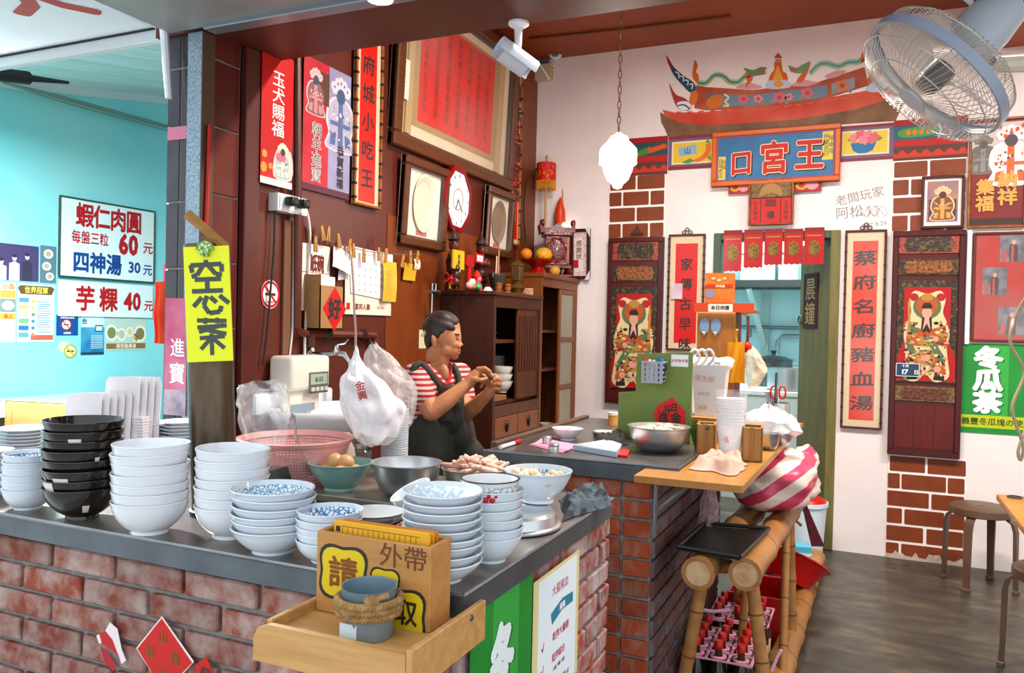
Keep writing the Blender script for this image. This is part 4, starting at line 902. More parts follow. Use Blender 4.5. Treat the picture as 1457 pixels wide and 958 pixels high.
# pink slip on the big frame's right bar, cord along corner
# ---- wiring: conduit, trunking, power strip
q = hit(404, 290, 0, XL)
ps = Panel('power_strip', 'white wall socket box with two black plugs on the side wall', 'socket', 'L', XL, ((382, 277), (424, 282), (424, 307), (382, 301)), .0)
ps.sheet('casing', mat('#e6e2de', .4), 0, .05); ps.sheet('face_plate', mat('#cfd6dc', .3), .05, .004, (.05, .1, .95, .9))
for fx in (.3, .7): x, y = ps.xy(fx, .4); MB().box((x-.022, y-.02, .054), (x+.022, y+.018, .1), .008, 2).obj('plug', mat('#151515', .4), ps.o)
def cable(name, label, pts, r, m, wall=XL, off=.02, cat='cable'):
    P = [hit(x, y, 0, wall+off) for x, y in pts]; c = P[0].copy()
    o = MB().tube(spline([p-c for p in P], 5, False), r, 6).obj(name, m); o.location = c; return tag(o, label, cat)
cable('black_cable', 'thin black cable hanging from the socket past the no smoking sticker', ((391, 296), (390, 350), (386, 400), (380, 470), (374, 520)), .0045, mat('#161212', .5))
cable('white_cable', 'thin white cable drooping beside the brown trunking', ((424, 305), (420, 318), (419, 360), (417, 430), (416, 470), (411, 515)), .005, mat('#d8d2ca', .5))
cable('white_cable', 'long white cable running down to the dispenser', ((425, 290), (436, 300), (441, 330), (440, 370), (437, 430), (434, 480), (433, 545)), .0065, mat('#e4dfda', .5))
cable('brown_cable', 'brown and white cable run up beside the new-year poster', ((420, 70), (424, 110), (421, 180), (424, 240), (427, 285)), .009, mat('#b9a594', .5))
a = hit(402, 313, 0, XL); b = hit(410, 505, 0, XL)
tag(MB().box((XL, a.y, b.z), (XL+.015, b.y, a.z), .002).obj('cable_trunking', mat('#7d5540', .5)), 'flat light brown cable trunking on the side wall', 'trunking')
RP = mat('#5d2a20', .4, h2='#6e3425', ns=12)
q = hit(424, 300, 0, XL+.03)
wp = thing('water_pipe', 'rust-red painted water pipe along the side wall above the wash basin', 'pipe', hit(424, 473, 0, XL+.035))
def rel(px, py, off=.035): return hit(px, py, 0, XL+off)-wp.location
MB().tube([rel(423, 62), rel(424, 300), rel(423, 466), rel(428, 474), rel(440, 475)], .017, 8).obj('riser', RP, wp); MB().tube([rel(438, 475), rel(480, 476), rel(533, 477)], .018, 8).obj('run', RP, wp)
MB().tube([rel(530, 477), rel(534, 480), rel(534, 496)], .018, 8).obj('drop', RP, wp); MB().tube([rel(443, 476), rel(443, 494)], .02, 8).obj('tee', RP, wp)
for x in (465, 515): MB().tube([rel(x, 472), rel(x+3, 480)], .026, 8).obj('pipe_clip', mat('#3c1d17', .5), wp)
# no-smoking sticker
q0 = hit(384, 419, 0, XL+.004); rr = abs(hit(371, 419, 0, XL+.004).y-hit(398, 419, 0, XL+.004).y)/2
P = Panel('no_smoking_sign', 'round red and white no smoking sticker on the maroon wall', 'sign', 'L', XL, ((371, 396), (398, 401), (397, 441), (371, 438)), .003)
P.poly('disc', paint('#f0eef0'), ngon(.5, .5, .5, .5, 32), 0, .001); nosmoke(P, .5, .5, .5, .0016, paint('#d2262c')); P.text('lettering', paint('#d2262c'), [('禁止吸菸', .5, .77, .09)], .0018)
# price board, peg line, calendar
P = Panel('price_card', 'white card with large brown characters for paper bowls', 'sign', 'L', XL, ((430, 345), (469, 352), (467, 444), (428, 441)), .006)
P.sheet('card', paint('#efe2d8'), 0, .003); P.text('lettering', mat('#6e2418', .6), [('紙碗', .52, .28, .28, dict(bold=.05, asp=.62)), ('小12', .4, .56, .16, dict(bold=.03)), ('大15', .5, .82, .13, dict(bold=.03))], .0036); P.sheet('rule', mat('#a0503c', .6), .003, .0005, (0, .42, 1, .43))
cbx = thing('cardboard_box', 'tall open cardboard box with a red diamond sticker on the side wall', 'box', hit(459, 468, 0, XL+.05))
q = cbx.location; A = hit(441, 470, 0, XL+.05); B = hit(474, 470, 0, XL+.05); w = (B.y-A.y); hh = hit(459, 392, 0, XL+.05).z-q.z
CARD = mat('#b98a58', .7, h2='#ad7f50', ns=6)
for nm, a, b in (('front_side', (.045, -w/2, 0), (.05, w/2, hh*.8)), ('back_side', (-.045, -w/2, 0), (-.04, w/2, hh)), ('left_side', (-.045, -w/2, 0), (.05, -w/2+.004, hh)), ('right_side', (-.045, w/2-.004, 0), (.05, w/2, hh*.8)), ('bottom_side', (-.045, -w/2, 0), (.05, w/2, .004))): MB().box(a, b).obj(nm, CARD, cbx)
MB().box((-.02, -w*.25, hh*.5), (.02, w*.35, hh*.98)).obj('white_envelope', paint('#e8ecf2'), cbx); d = w*.52
dm = MB(); dm.x = M.Translation((.0508, w*.12, hh*.38)) @ ROT['L'].to_4x4(); dm.flat([(-d, 0), (0, -d*1.15), (d, 0), (0, d*1.15)], 0); dm.obj('red_diamond', paint('#d62a22'), cbx)
dm = MB(); dm.x = M.Translation((.0514, w*.12, hh*.38)) @ ROT['L'].to_4x4(); text(dm, '好', 0, 0, d*1.1, 0, .05); dm.obj('lettering', INK, cbx, 0)
P = Panel('calendar', 'wall calendar pad with an insurance footer hanging by a red string', 'calendar', 'L', XL, ((491, 350), (556, 362), (556, 456), (490, 440)), .008)
P.sheet('backing_card', paint('#e9dccb'), 0, .004); P.text('footer_lettering', mat('#8a4a30', .6), [('富邦人壽', .36, .88, .1, dict(bold=.03)), ('03-2955', .76, .88, .06)], .0046)
P.poly('logo', paint('#c23a2a'), quad(.03, .83, .1, .93), .0046)
pg = P.poly('month_sheet', paint('#f1eef2'), [(.05, -.02), (1.0, .02), (.96, .76), (.1, .68)], .007, .003)
mb = MB(); mr = MB()
for d in range(31):
    r_, c_ = divmod(d+2, 7); x, y = P.xy(.14+c_*.12, .18+r_*.11+c_*.006); text(mr if c_ == 0 else mb, str(d+1), x, y, P.h*.06, .0104, .01)
mb.obj('numerals', paint('#4a4a58'), P.o, 0); mr.obj('sunday_numerals', paint('#c8323c'), P.o, 0)
MB().tube([P.xy(.5, 0)+(.012,), P.xy(.53, -.2)+(.008,), P.xy(.56, .0)+(.012,)], .003, 5).obj('string', paint('#a82a28'), P.o)
def note(label, px, m, off, seed, lines=0, spin=0, name='paper_note'):
    P = Panel(name, label, 'note', 'L', XL, px, off, spin=spin)
    mb = MB().grid(lambda u, v: ((u-.5)*P.w, (.5-v)*P.h, .012*math.sin(v*2.2+seed)*v+.006*math.sin(u*5+seed)), 6, 8); mb.obj('sheet', m, P.o, 60)
    if lines: P.polys('writing', paint('#8a7f86'), [quad(.15, .25+i*.09, .15+.3+.35*random.random(), .262+i*.09) for i in range(lines)], .014+.004)
    return P
note('white slip of paper pegged left of the calendar', ((473, 352), (503, 362), (500, 396), (472, 376)), paint('#eae0de'), .03, 0, 4, R(-12)); note('lilac-white sheet pegged over the calendar corner', ((480, 346), (504, 354), (505, 402), (482, 394)), paint('#d9d0d8'), .022, 2, 0, R(6))
note('yellow note sheet pegged at the right of the calendar', ((541, 371), (563, 373), (565, 429), (546, 430)), paint('#efc04a'), .03, 1, 6); note('small yellow note pegged below the plate frame', ((576, 374), (592, 376), (592, 399), (575, 399)), paint('#e8b23c'), .03, 3); note('tiny white slip pegged beside the small yellow note', ((588, 366), (598, 372), (597, 385), (588, 381)), paint('#e6ddd2'), .036, 1)
P = Panel('paper_note', 'small pale card stuck on the plywood behind the woman', 'note', 'L', XL, ((596, 469), (606, 470), (606, 496), (596, 496)), .006); P.sheet('card', paint('#d8d3a8'), 0, .001); P.text('writing', INK, [('電話', .5, .3, .2, dict(bold=0))], .0014)
cable('peg_line', 'thin wire strung along the side wall for clothes pegs', ((445, 335), (480, 346), (520, 357), (560, 362), (600, 362)), .0022, mat('#6a6460', .5), off=.035, cat='wire')
PEG = wood('#d39a50', '#bf8440', .5)
for k, (x, y, a) in enumerate(((459, 332, .3), (467, 333, -.1), (482, 343, .25), (497, 350, -.2), (503, 357, .1), (518, 364, 0), (539, 362, .1), (549, 363, -.1), (573, 372, -.2), (584, 366, .1), (594, 366, -.15), (449, 348, .1))):
    q = hit(x, y, 0, XL+.045); t = thing('clothes_peg', 'wooden clothes peg on the wall wire, %s from the left' % ordn(k), 'clothes peg', q, rot=ROT['L'] @ M.Rotation(a, 3, 'Z'), group='clothes pegs on the wall wire')
    for s in (-1, 1): MB().box((s*.006-.005, -.035, -.004), (s*.006+.005, .035, .004), .001).obj('jaw', PEG, t, label=None).rotation_euler = (0, 0, s*.07)
    MB().cyl((-.008, .005, .0), (.008, .005, 0), .005, n=6).obj('spring', STEELD, t)

# ============================================================ BACK WALL
PBR = mat('#8c4220', .55, h2='#7e3a1c', ns=8)
def painted_bricks(name, px, rows, label):
    P = Panel(name, label, None, 'B', YB, px, .0); P.o['kind'] = 'structure'; P.o['category'] = 'painted wall'
    P.sheet('white_ground', mat('#f2ebe8', .6), 0, .006)
    n = len(rows)
    for i, r in enumerate(rows):
        for a, b in r:
            x0, y1 = P.xy(a, (i+.08)/n); x1, y0 = P.xy(b, (i+.95)/n); e = .006
            MB().prism([(x0+e, y0), (x1-e, y0+.002), (x1, y0+e), (x1-.001, y1-e), (x1-e, y1), (x0+e, y1-.001), (x0, y1-e), (x0+.001, y0+e)], .006, .008).obj('brick', PBR, P.o)
    return P
R1 = [(.02, .48), (.51, .99)]; R2 = [(.01, .23), (.26, .72), (.75, .99)]
painted_bricks('trim_7', ((867, 250), (947, 247), (945, 338), (866, 340)), [R1, R2, R1, R2], 'painted brown brickwork on the pier behind the pendant lamp')
painted_bricks('trim_8', ((1270, 229), (1375, 224), (1374, 328), (1268, 331)), [R1, R2, R1, R2], 'painted brown brickwork above the right door panel')
painted_bricks('trim_9', ((1264, 645), (1371, 655), (1376, 806), (1260, 795)), [R1, [(0, .16), (.18, .75), (.77, .98)], [(0, .54), (.57, .98)], [(0, .2), (.23, .74), (.77, .99)], [(0, .48), (.52, .98)], [(0, .17), (.2, .73), (.78, 1)]], 'painted brown brickwork with worn foot below the right door panel')
# worn plaster at the foot
P = Panel('worn_patch', 'chipped bare plaster at the foot of the painted brick pier', 'plaster', 'B', YB, ((1260, 776), (1376, 786), (1376, 806), (1260, 795)), .0085)
P.poly('patch', mat('#cdbdb0', .8, h2='#b9a394', ns=40), [(0, 1)]+[(i/24, .35+.45*random.random()) for i in range(25)]+[(1, 1)], 0, .001)

# ---- painted temple roof
Z = lambda x, y: (860+.302*x, 60+.302*y)
mu = Panel('temple_roof_mural', 'painted temple roof with dragons and pagoda flame on the white wall', 'mural', 'B', YB, ((940, 60), (1300, 60), (1300, 260), (940, 260)), .001)
def mp(name, c, pts, z, smooth=4, m=None):
    q = [mu.px(*Z(*p)) for p in pts]
    if smooth: q = [p[:2] for p in spline([(a, b, 0) for a, b in q], smooth)]
    return MB().flat(q, z).obj(name, m or paint(c), mu.o, 0)
def mpath(name, c, pts, w, z, taper=False):
    q = spline([mu.px(*Z(*p))+(0,) for p in pts], 5, False); n = len(q); k = mu.w/1190; mb = MB(); L, Rr = [], []
    for i, p in enumerate(q):
        d = V(q[min(i+1, n-1)])-V(q[max(i-1, 0)]); d.normalize(); ww = w*k/2*((1-.75*i/n) if taper else 1); nn = V((-d.y, d.x, 0))*ww; L.append(V(p)+nn); Rr.append(V(p)-nn)
    mb.add([tuple(a)[:2]+(z,) for a in L]+[tuple(a)[:2]+(z,) for a in Rr], [(i, n+i, n+i+1, i+1) for i in range(n-1)]); return mb.obj(name, paint(c), mu.o, 0)
mp('dark_eave', '#6b5138', [(262, 330), (300, 352), (500, 385), (900, 362), (1200, 312), (1400, 240), (1418, 280), (1395, 320), (1372, 372), (900, 402), (520, 432), (300, 446), (285, 410), (268, 380)], .001, 0, mat('#6b4c32', .6, h2='#8a6448', ns=6))  # brown lower body of the painted roof
mp('red_tile_band', '#cf3a2a', [(272, 318), (330, 332), (450, 331), (600, 318), (900, 288), (1200, 236), (1360, 200), (1402, 245), (1200, 314), (900, 366), (500, 392), (360, 382), (290, 352)], .0014, 0, mat('#cf3326', .55, h2='#d9664a', ns=3))
for i in range(20):
    x = 300+i*54; y = 331-.000085*(x-380)**2-.04*(x-300); mpath('tile_scallop', '#e0604a', [(x, y), (x+13, y+11), (x+27, y+10), (x+40, y+2), (x+52, y-2)], 7, .0017)
mp('ridge_wall', '#a8442e', [(430, 204), (478, 212), (700, 226), (1000, 190), (1225, 118), (1245, 205), (1000, 280), (700, 314), (480, 322), (424, 312)], .0018, 0, mat('#b04a32', .6, h2='#c46a4c', ns=5))
mp('blue_ridge_panel', '#6a86a0', [(545, 246), (700, 250), (1000, 212), (1050, 200), (1050, 252), (1000, 266), (700, 298), (545, 305)], .002, 0)
mp('side_ridge_panel', '#8c94a8', [(1070, 196), (1180, 166), (1180, 216), (1070, 246)], .002, 0); mp('end_ridge_panel', '#5d6a80', [(484, 240), (545, 246), (545, 305), (484, 310)], .002, 0)
for k, (x, y, r) in enumerate(((655, 268, 26), (725, 268, 22), (825, 262, 30), (868, 258, 20), (955, 240, 30), (1120, 205, 34))):
    mp('peony', ('#d8707a', '#e88a90')[k % 2] if k < 5 else '#d8834c', [(x+r*(1+.2*math.cos(5*a))*math.cos(a), y+r*.8*(1+.2*math.cos(5*a))*math.sin(a)) for a in [i*math.pi/10 for i in range(20)]], .0023, 0); mp('peony_heart', '#c24a5c', ngon(x, y, r*.4, r*.35, 8), .0026, 0)
    for s in (-1, 1): mp('leaf', '#6f9a6a', [(x+s*r*.7, y+r*.7), (x+s*r*1.5, y+r*.5), (x+s*r*1.2, y+r*1.1)], .0022, 0)
mp('carp', '#e07a2c', [(478, 285), (510, 252), (545, 250), (560, 275), (540, 305), (500, 312)], .0024); mpath('scroll', '#e8d9a0', [(565, 245), (585, 262), (570, 280), (585, 300), (560, 300)], 9, .0026)
# swallow tails
mp('swallow_tail', '#25506e', [(290, 62), (300, 72), (328, 118), (375, 160), (420, 190), (430, 225), (405, 238), (370, 205), (330, 160), (305, 110)], .0016); mp('tail_tip', '#b0202c', [(290, 62), (304, 78), (324, 118), (318, 128), (300, 100)], .002, 0)
for i in range(4): mpath('wave_line', '#dfe8ee', [(335+i*22, 140+i*20), (350+i*22, 150+i*16), (352+i*20, 170+i*17)], 6, .002)
mp('swallow_tail', '#b5404a', [(305, 193), (335, 245), (380, 265), (410, 300), (395, 322), (350, 315), (325, 270)], .0016); mp('tail_foam', '#dfe6ea', [(345, 285), (390, 280), (408, 305), (380, 322), (350, 312)], .002); mpath('wave_line', '#2b5a78', [(345, 300), (375, 296), (400, 312)], 8, .0023)
mp('swallow_tail', '#d86a5a', [(1240, 170), (1290, 120), (1340, 90), (1310, 150), (1270, 200), (1240, 210)], .0016); mp('tail_foam', '#b9cfe4', [(1235, 215), (1280, 180), (1340, 200), (1290, 235), (1240, 232)], .0019); mp('orange_leaf', '#e8803a', [(410, 235), (440, 240), (430, 290), (400, 290)], .0019)
# dragons
for nm, pts, c in (('left', [(440, 196), (480, 196), (520, 160), (560, 165), (590, 190), (630, 192), (660, 168), (690, 150)], '#5d9468'), ('right', [(970, 150), (1010, 112), (1050, 105), (1100, 118), (1150, 100), (1200, 95), (1232, 60)], '#6fa898')):
    mpath('dragon_spines', '#a5cfc8', [(x, y-9) for x, y in pts], 20, .002); mpath('dragon_body', c, pts, 21, .0023); mpath('dragon_belly', '#c9d9a0', [(x, y+6) for x, y in pts], 5, .0026)
mp('dragon_mane', '#e0703c', [(660, 150), (690, 140), (700, 170), (680, 200), (665, 215), (672, 180)], .0026); mp('dragon_head', '#5d9468', [(655, 122), (700, 132), (735, 118), (765, 122), (750, 140), (762, 150), (720, 158), (690, 158)], .0029); mp('dragon_jaw', '#d85a3c', [(715, 140), (755, 133), (760, 142), (720, 150)], .0032, 0)
mp('dragon_mane', '#e0703c', [(970, 95), (955, 150), (930, 190), (905, 185), (935, 140)], .0026); mp('dragon_head', '#6fa070', [(868, 110), (905, 122), (930, 108), (970, 92), (950, 130), (920, 148), (880, 140), (872, 126)], .0029); mp('dragon_jaw', '#d85a3c', [(870, 124), (915, 130), (905, 138), (875, 134)], .0032, 0)
mp('tail_flame', '#e8742c', [(425, 85), (440, 110), (432, 140), (445, 160), (440, 195), (415, 165), (418, 125)], .0026); mp('tail_flame', '#e8742c', [(1245, 5), (1250, 40), (1235, 75), (1212, 100), (1210, 60), (1230, 30)], .0026)
# pagoda flame
mp('flame', '#e2692c', [(778, 188), (785, 150), (800, 130), (800, 100), (818, 80), (835, 100), (840, 135), (858, 150), (858, 188)], .002); mp('flame_heart', '#f0b04a', [(795, 185), (805, 140), (818, 110), (830, 145), (842, 185)], .0023); mp('pagoda', '#cf8a6a', [(806, 80), (832, 80), (836, 96), (802, 96)], .0026, 0); mp('pagoda_roof', '#c8502c', [(800, 72), (818, 50), (838, 72), (832, 76), (806, 76)], .0028, 0)
mp('cloud', '#b9c8e0', [(760, 200), (780, 180), (815, 185), (850, 178), (880, 195), (870, 214), (800, 222), (765, 216)], .0024); mp('cloud_heart', '#e8a060', [(795, 200), (820, 180), (845, 198), (820, 214)], .0027)
for pts in ([(620, 215), (660, 192), (700, 195), (745, 212), (700, 222)], [(880, 205), (930, 178), (980, 185), (1010, 190), (950, 208)], [(1040, 160), (1090, 135), (1140, 135), (1110, 158), (1060, 172)]): mp('lotus_cloud', '#d8a0a4', pts, .0021)

# ---- painted frieze boards
def board(name, label, px, base, off=.004, cat='frieze panel'):
    P = Panel(name, label, cat, 'B', YB, px, off); P.sheet('ground', base, 0, .004); return P
P = board('frieze_panel', 'purple frieze panel with a prawn and a seal on yellow, left of the sign', ((951, 195), (1016, 190), (1015, 238), (951, 243)), paint('#6a5c80'))
P.sheet('red_edge', paint('#8c2a38'), .004, .0005, (0, 0, 1, .1)); P.sheet('red_edge', paint('#8c2a38'), .004, .0005, (0, .9, 1, 1)); P.poly('cream_border', paint('#e9dcb0'), quad(.08, .17, .98, .85), .0046); P.poly('yellow_field', paint('#f0c840'), quad(.12, .22, .95, .8), .005)
P.poly('blue_card', paint('#8ab4cc'), [(.22, .36), (.62, .28), (.64, .56), (.25, .62)], .0054); P.text('card_mark', paint('#2a5a90'), [('山', .43, .46, .2)], .0058); P.poly('prawn', paint('#e87a2c'), [(.6, .72), (.72, .66), (.82, .5), (.84, .3), (.92, .28), (.93, .5), (.85, .7), (.7, .8), (.58, .8)], .0058, smooth=4); P.polys('leaves', paint('#5a9a3a'), [[(.3, .8), (.5, .68), (.6, .78), (.45, .84)], [(.86, .72), (.92, .6), (.96, .78)], [(.8, .25), (.88, .16), (.92, .26)]], .0062)
P = board('frieze_panel', 'purple frieze panel with a blue flower bowl on yellow, right of the sign', ((1197, 180), (1272, 175), (1271, 226), (1196, 230)), paint('#6a5c80'))
P.sheet('red_edge', paint('#8c2a38'), .004, .0005, (0, 0, 1, .08)); P.sheet('red_edge', paint('#8c2a38'), .004, .0005, (0, .93, 1, 1)); P.poly('cream_border', paint('#e9dcb0'), quad(.02, .15, .92, .85), .0046); P.poly('yellow_field', paint('#f0d050'), quad(.04, .2, .88, .8), .005)
P.poly('blue_bowl_print', paint('#2f78b0'), [(.18, .5), (.68, .5), (.62, .72), (.5, .8), (.34, .8), (.24, .72)], .0054)
for k, (x, y, r) in enumerate(((.25, .36, .09), (.38, .28, .1), (.52, .3, .1), (.64, .36, .09), (.44, .42, .1), (.58, .44, .08))): P.poly('peony', paint(('#e88a9a', '#e0707e')[k % 2]), [(x+r*(1+.2*math.cos(5*a))*math.cos(a), y+r*1.4*(1+.2*math.cos(5*a))*math.sin(a)) for a in [i*math.pi/8 for i in range(16)]], .0058+.0002*k)
P.polys('leaves', paint('#5a9a4a'), [[(.12, .42), (.2, .3), (.26, .5)], [(.68, .3), (.8, .4), (.7, .5)], [(.3, .5), (.4, .44), (.5, .52)]], .0056)
for nm, px, lb in ((0, ((867, 201), (951, 192), (949, 248), (866, 252)), 'dark painted frieze with green and orange vegetables behind the pendant lamp'), (1, ((1272, 173), (1378, 163), (1376, 224), (1271, 229)), 'dark painted frieze with a green fish shape beside the fan')):
    P = board('frieze_panel', lb, px, paint('#5a3226')); P.sheet('red_band', paint('#a81e24'), .004, .0005, (0, .0, 1, .14)); P.sheet('teal_band', paint('#2c6072' if nm else '#28484a'), .0045, .0004, (0, .16, 1, .5)); P.sheet('crimson_band', paint('#c02028'), .0045, .0004, (0, .5, 1, .66))
    P.poly('scallop_edge', paint('#d04030'), [(0, .82)]+[(i/24, .8+.06*math.sin(i*1.6)) for i in range(25)]+[(1, .92), (0, .94)], .005)
    if nm: P.poly('green_shape', paint('#4a9a4a'), [(.05, .33), (.15, .22), (.5, .2), (.6, .3), (.5, .42), (.15, .44)], .005, smooth=3); P.polys('orange_pattern', paint('#e8882c'), [ngon(.2+.09*i, .32, .035, .07, 8) for i in range(4)], .0053); P.polys('pink_marks', paint('#e0707e'), [ngon(.7+.06*i, .24+.1*(i % 2), .025, .05, 8) for i in range(3)], .0053); P.poly('white_line', paint('#e8e4e0'), [(.6, .16), (.63, .3), (.6, .5), (.62, .5), (.66, .3), (.63, .16)], .0055)
    else: P.polys('green_beans', paint('#4a8a3a'), [[(.42, .4), (.7, .25), (.74, .3), (.5, .46)], [(.45, .47), (.72, .33), (.74, .4), (.52, .5)]], .005); P.polys('orange_dumplings', paint('#e0602c'), [ngon(.72+.07*i, .36-.03*i, .06, .07, 10) for i in range(4)], .0053)
# ---- name board
P = Panel('name_board', 'blue shop board with orange frame and large red characters over the doorway', 'sign', 'B', YB, ((1014, 189), (1197, 178), (1195, 258), (1013, 267)), .03)
P.sheet('blue_board', mat('#2f78ac', .5, h2='#276a9e', ns=6), 0, .02); P.frame('frame_bar', mat('#e0701e', .45, h2='#d8641c', ns=5), .035, -.02, .035, bev=.006); P.frame('inner_bead', paint('#7a5c90'), .045, 0, .024)
for ch, fx, fy, hh, a in (('口', .24, .58, .48, .06), ('宮', .5, .52, .6, .02), ('王', .77, .5, .58, 0)):
    P.text('shadow', INK, [(ch, fx+.012, fy+.025, hh, dict(bold=.055, asp=.86, brush=a))], .0205); P.text('cream_outline', paint('#f0dcae'), [(ch, fx, fy, hh, dict(bold=.058, asp=.86, brush=a))], .0215); P.text('red_character', paint('#cf2a1c'), [(ch, fx, fy, hh, dict(bold=.03, asp=.86, brush=a))], .0225)
P.poly('yellow_label', paint('#e8d060'), quad(.055, .45, .115, .9), .0205); P.poly('yellow_label', paint('#e8d060'), quad(.865, .1, .955, .62), .0205)
P.text('label_lettering', INK, [('百年老店', .075, .67, .09, dict(vert=True, bold=0)), ('府城', .1, .6, .09, dict(vert=True, bold=0)), ('甲申年', .935, .36, .11, dict(vert=True, bold=0)), ('仲夏吉日', .895, .36, .1, dict(vert=True, bold=0))], .021)
for x0, x1, lb in ((1037, 1069, 'left'), (1129, 1169, 'right')):
    y0 = 257 if lb == 'left' else 254
    P = Panel('carved_bracket', 'small red and yellow painted bracket at the %s of the hanging plaque' % lb, 'bracket', 'B', YB, ((x0, y0+2), (x1, y0), (x1, y0+18), (x0, y0+20)), .012)
    P.sheet('block', paint('#b02a28'), 0, .02); P.poly('yellow_scroll', paint('#e0a83a'), ngon(.3, .5, .22, .36, 12), .0204); P.poly('pink_flower', paint('#e89aa0'), ngon(.68, .5, .22, .4, 12), .0206); P.poly('heart', paint('#c03a3a'), ngon(.3, .5, .12, .2, 10), .0208)
P = Panel('hanging_plaque', 'bamboo framed plaque with red papers and gold carving over the doorway', 'plaque', 'B', YB, ((1066, 257), (1130, 254), (1129, 319), (1065, 322)), .04)
P.sheet('board', paint('#7a1c18'), 0, .015); P.frame('frame_bar', BAM, .012, 0, .026, bev=.004); P.sheet('carved_head', mat('#5a3a1c', .5, h2='#8a6a2c', ns=40), .015, .008, (.06, .05, .94, .4)); P.poly('gold_fan', mat('#a87a30', .4), [(.25, .38), (.3, .18), (.5, .1), (.7, .18), (.75, .38), (.5, .3)], .0235, smooth=3)
P.sheet('red_paper', paint('#d8241e'), .015, .001, (.06, .42, .26, .95)); P.sheet('red_paper', paint('#d8241e'), .015, .001, (.74, .42, .94, .95)); P.sheet('centre_paper', paint('#cc1e1c'), .015, .0015, (.29, .42, .71, .97)); P.text('lettering', INK, [('福', .5, .78, .17, dict(bold=.03)), ('財源廣進', .16, .68, .11, dict(vert=True, bold=0)), ('生意興隆', .84, .68, .11, dict(vert=True, bold=0))], .017); P.poly('dark_square', paint('#7a1416'), quad(.38, .44, .62, .6), .0168)
# ---- red packets hung as a valance in the doorway
for i, (x0, x1, yt, yb) in enumerate(((1029, 1056, 328, 388), (1058, 1086, 327, 383), (1087, 1114, 326, 379), (1115, 1143, 326, 378), (1144, 1173, 324, 378))):
    P = Panel('red_packet', 'large red gold-printed packet hung in the doorway, %s from the left' % ordn(i), 'red packet', 'B', YB, ((x0, yt), (x1, yt-.5), (x1-1, yb-2), (x0+1, yb)), .03+.004*(i % 2), group='red packets hung across the doorway')
    n = 7; P.poly('paper', mat('#c4181c', .3, h2='#b01418', ns=8), [(0, 0), (1, 0)]+[(1-j/n, 1-.03*(j % 2)) for j in range(n+1)], 0, .002); P.sheet('dark_fold', paint('#8f1216'), .002, .0005, (0, .0, 1, .12))
    P.poly('gold_medallion', mat('#9a7a30', .35, .3, h2='#5a4a20', ns=60), [(.5+.3*(1+.12*math.cos(8*a))*math.cos(a), .55+.2*(1+.12*math.cos(8*a))*math.sin(a)) for a in [k*math.pi/16 for k in range(32)]], .0026); P.poly('gold_line', mat('#b58a3a', .4), quad(.12, .2, .88, .23), .0026)
# ---- couplets by the doorway
couplet('wall_couplet', 'framed red couplet beginning with the character for family, left of the doorway', 'B', YB, ((951, 335), (1003, 332), (1002, 498), (949, 500)), '家傳古早味', mat('#dd2219', .45, h2='#d21c16', ns=3), mat('#5a2c1a', .4), .6, .11, .012, (.2, .08), sp=1.55, finial=True, asp=1.0)
q = Panel('tape_piece', 'square of clear tape across the frame of the left couplet', 'tape', 'B', YB, ((955, 404), (971, 403), (971, 425), (955, 426)), .036); q.sheet('film', film('#e8d8e8', .5, .2, 'tape', 4), 0, .0006)
P = couplet('wall_couplet', 'long framed red couplet with seven characters right of the doorway', 'B', YB, ((1200, 329), (1260, 326), (1257, 612), (1198, 609)), '蔡府名廚豬血湯', mat('#e0402f', .45, h2='#dd5a4a', ns=2), mat('#5a2c1a', .4), .505, .078, .012, (.2, .055), glass=True, finial=True, sp=1.56, asp=1.45)
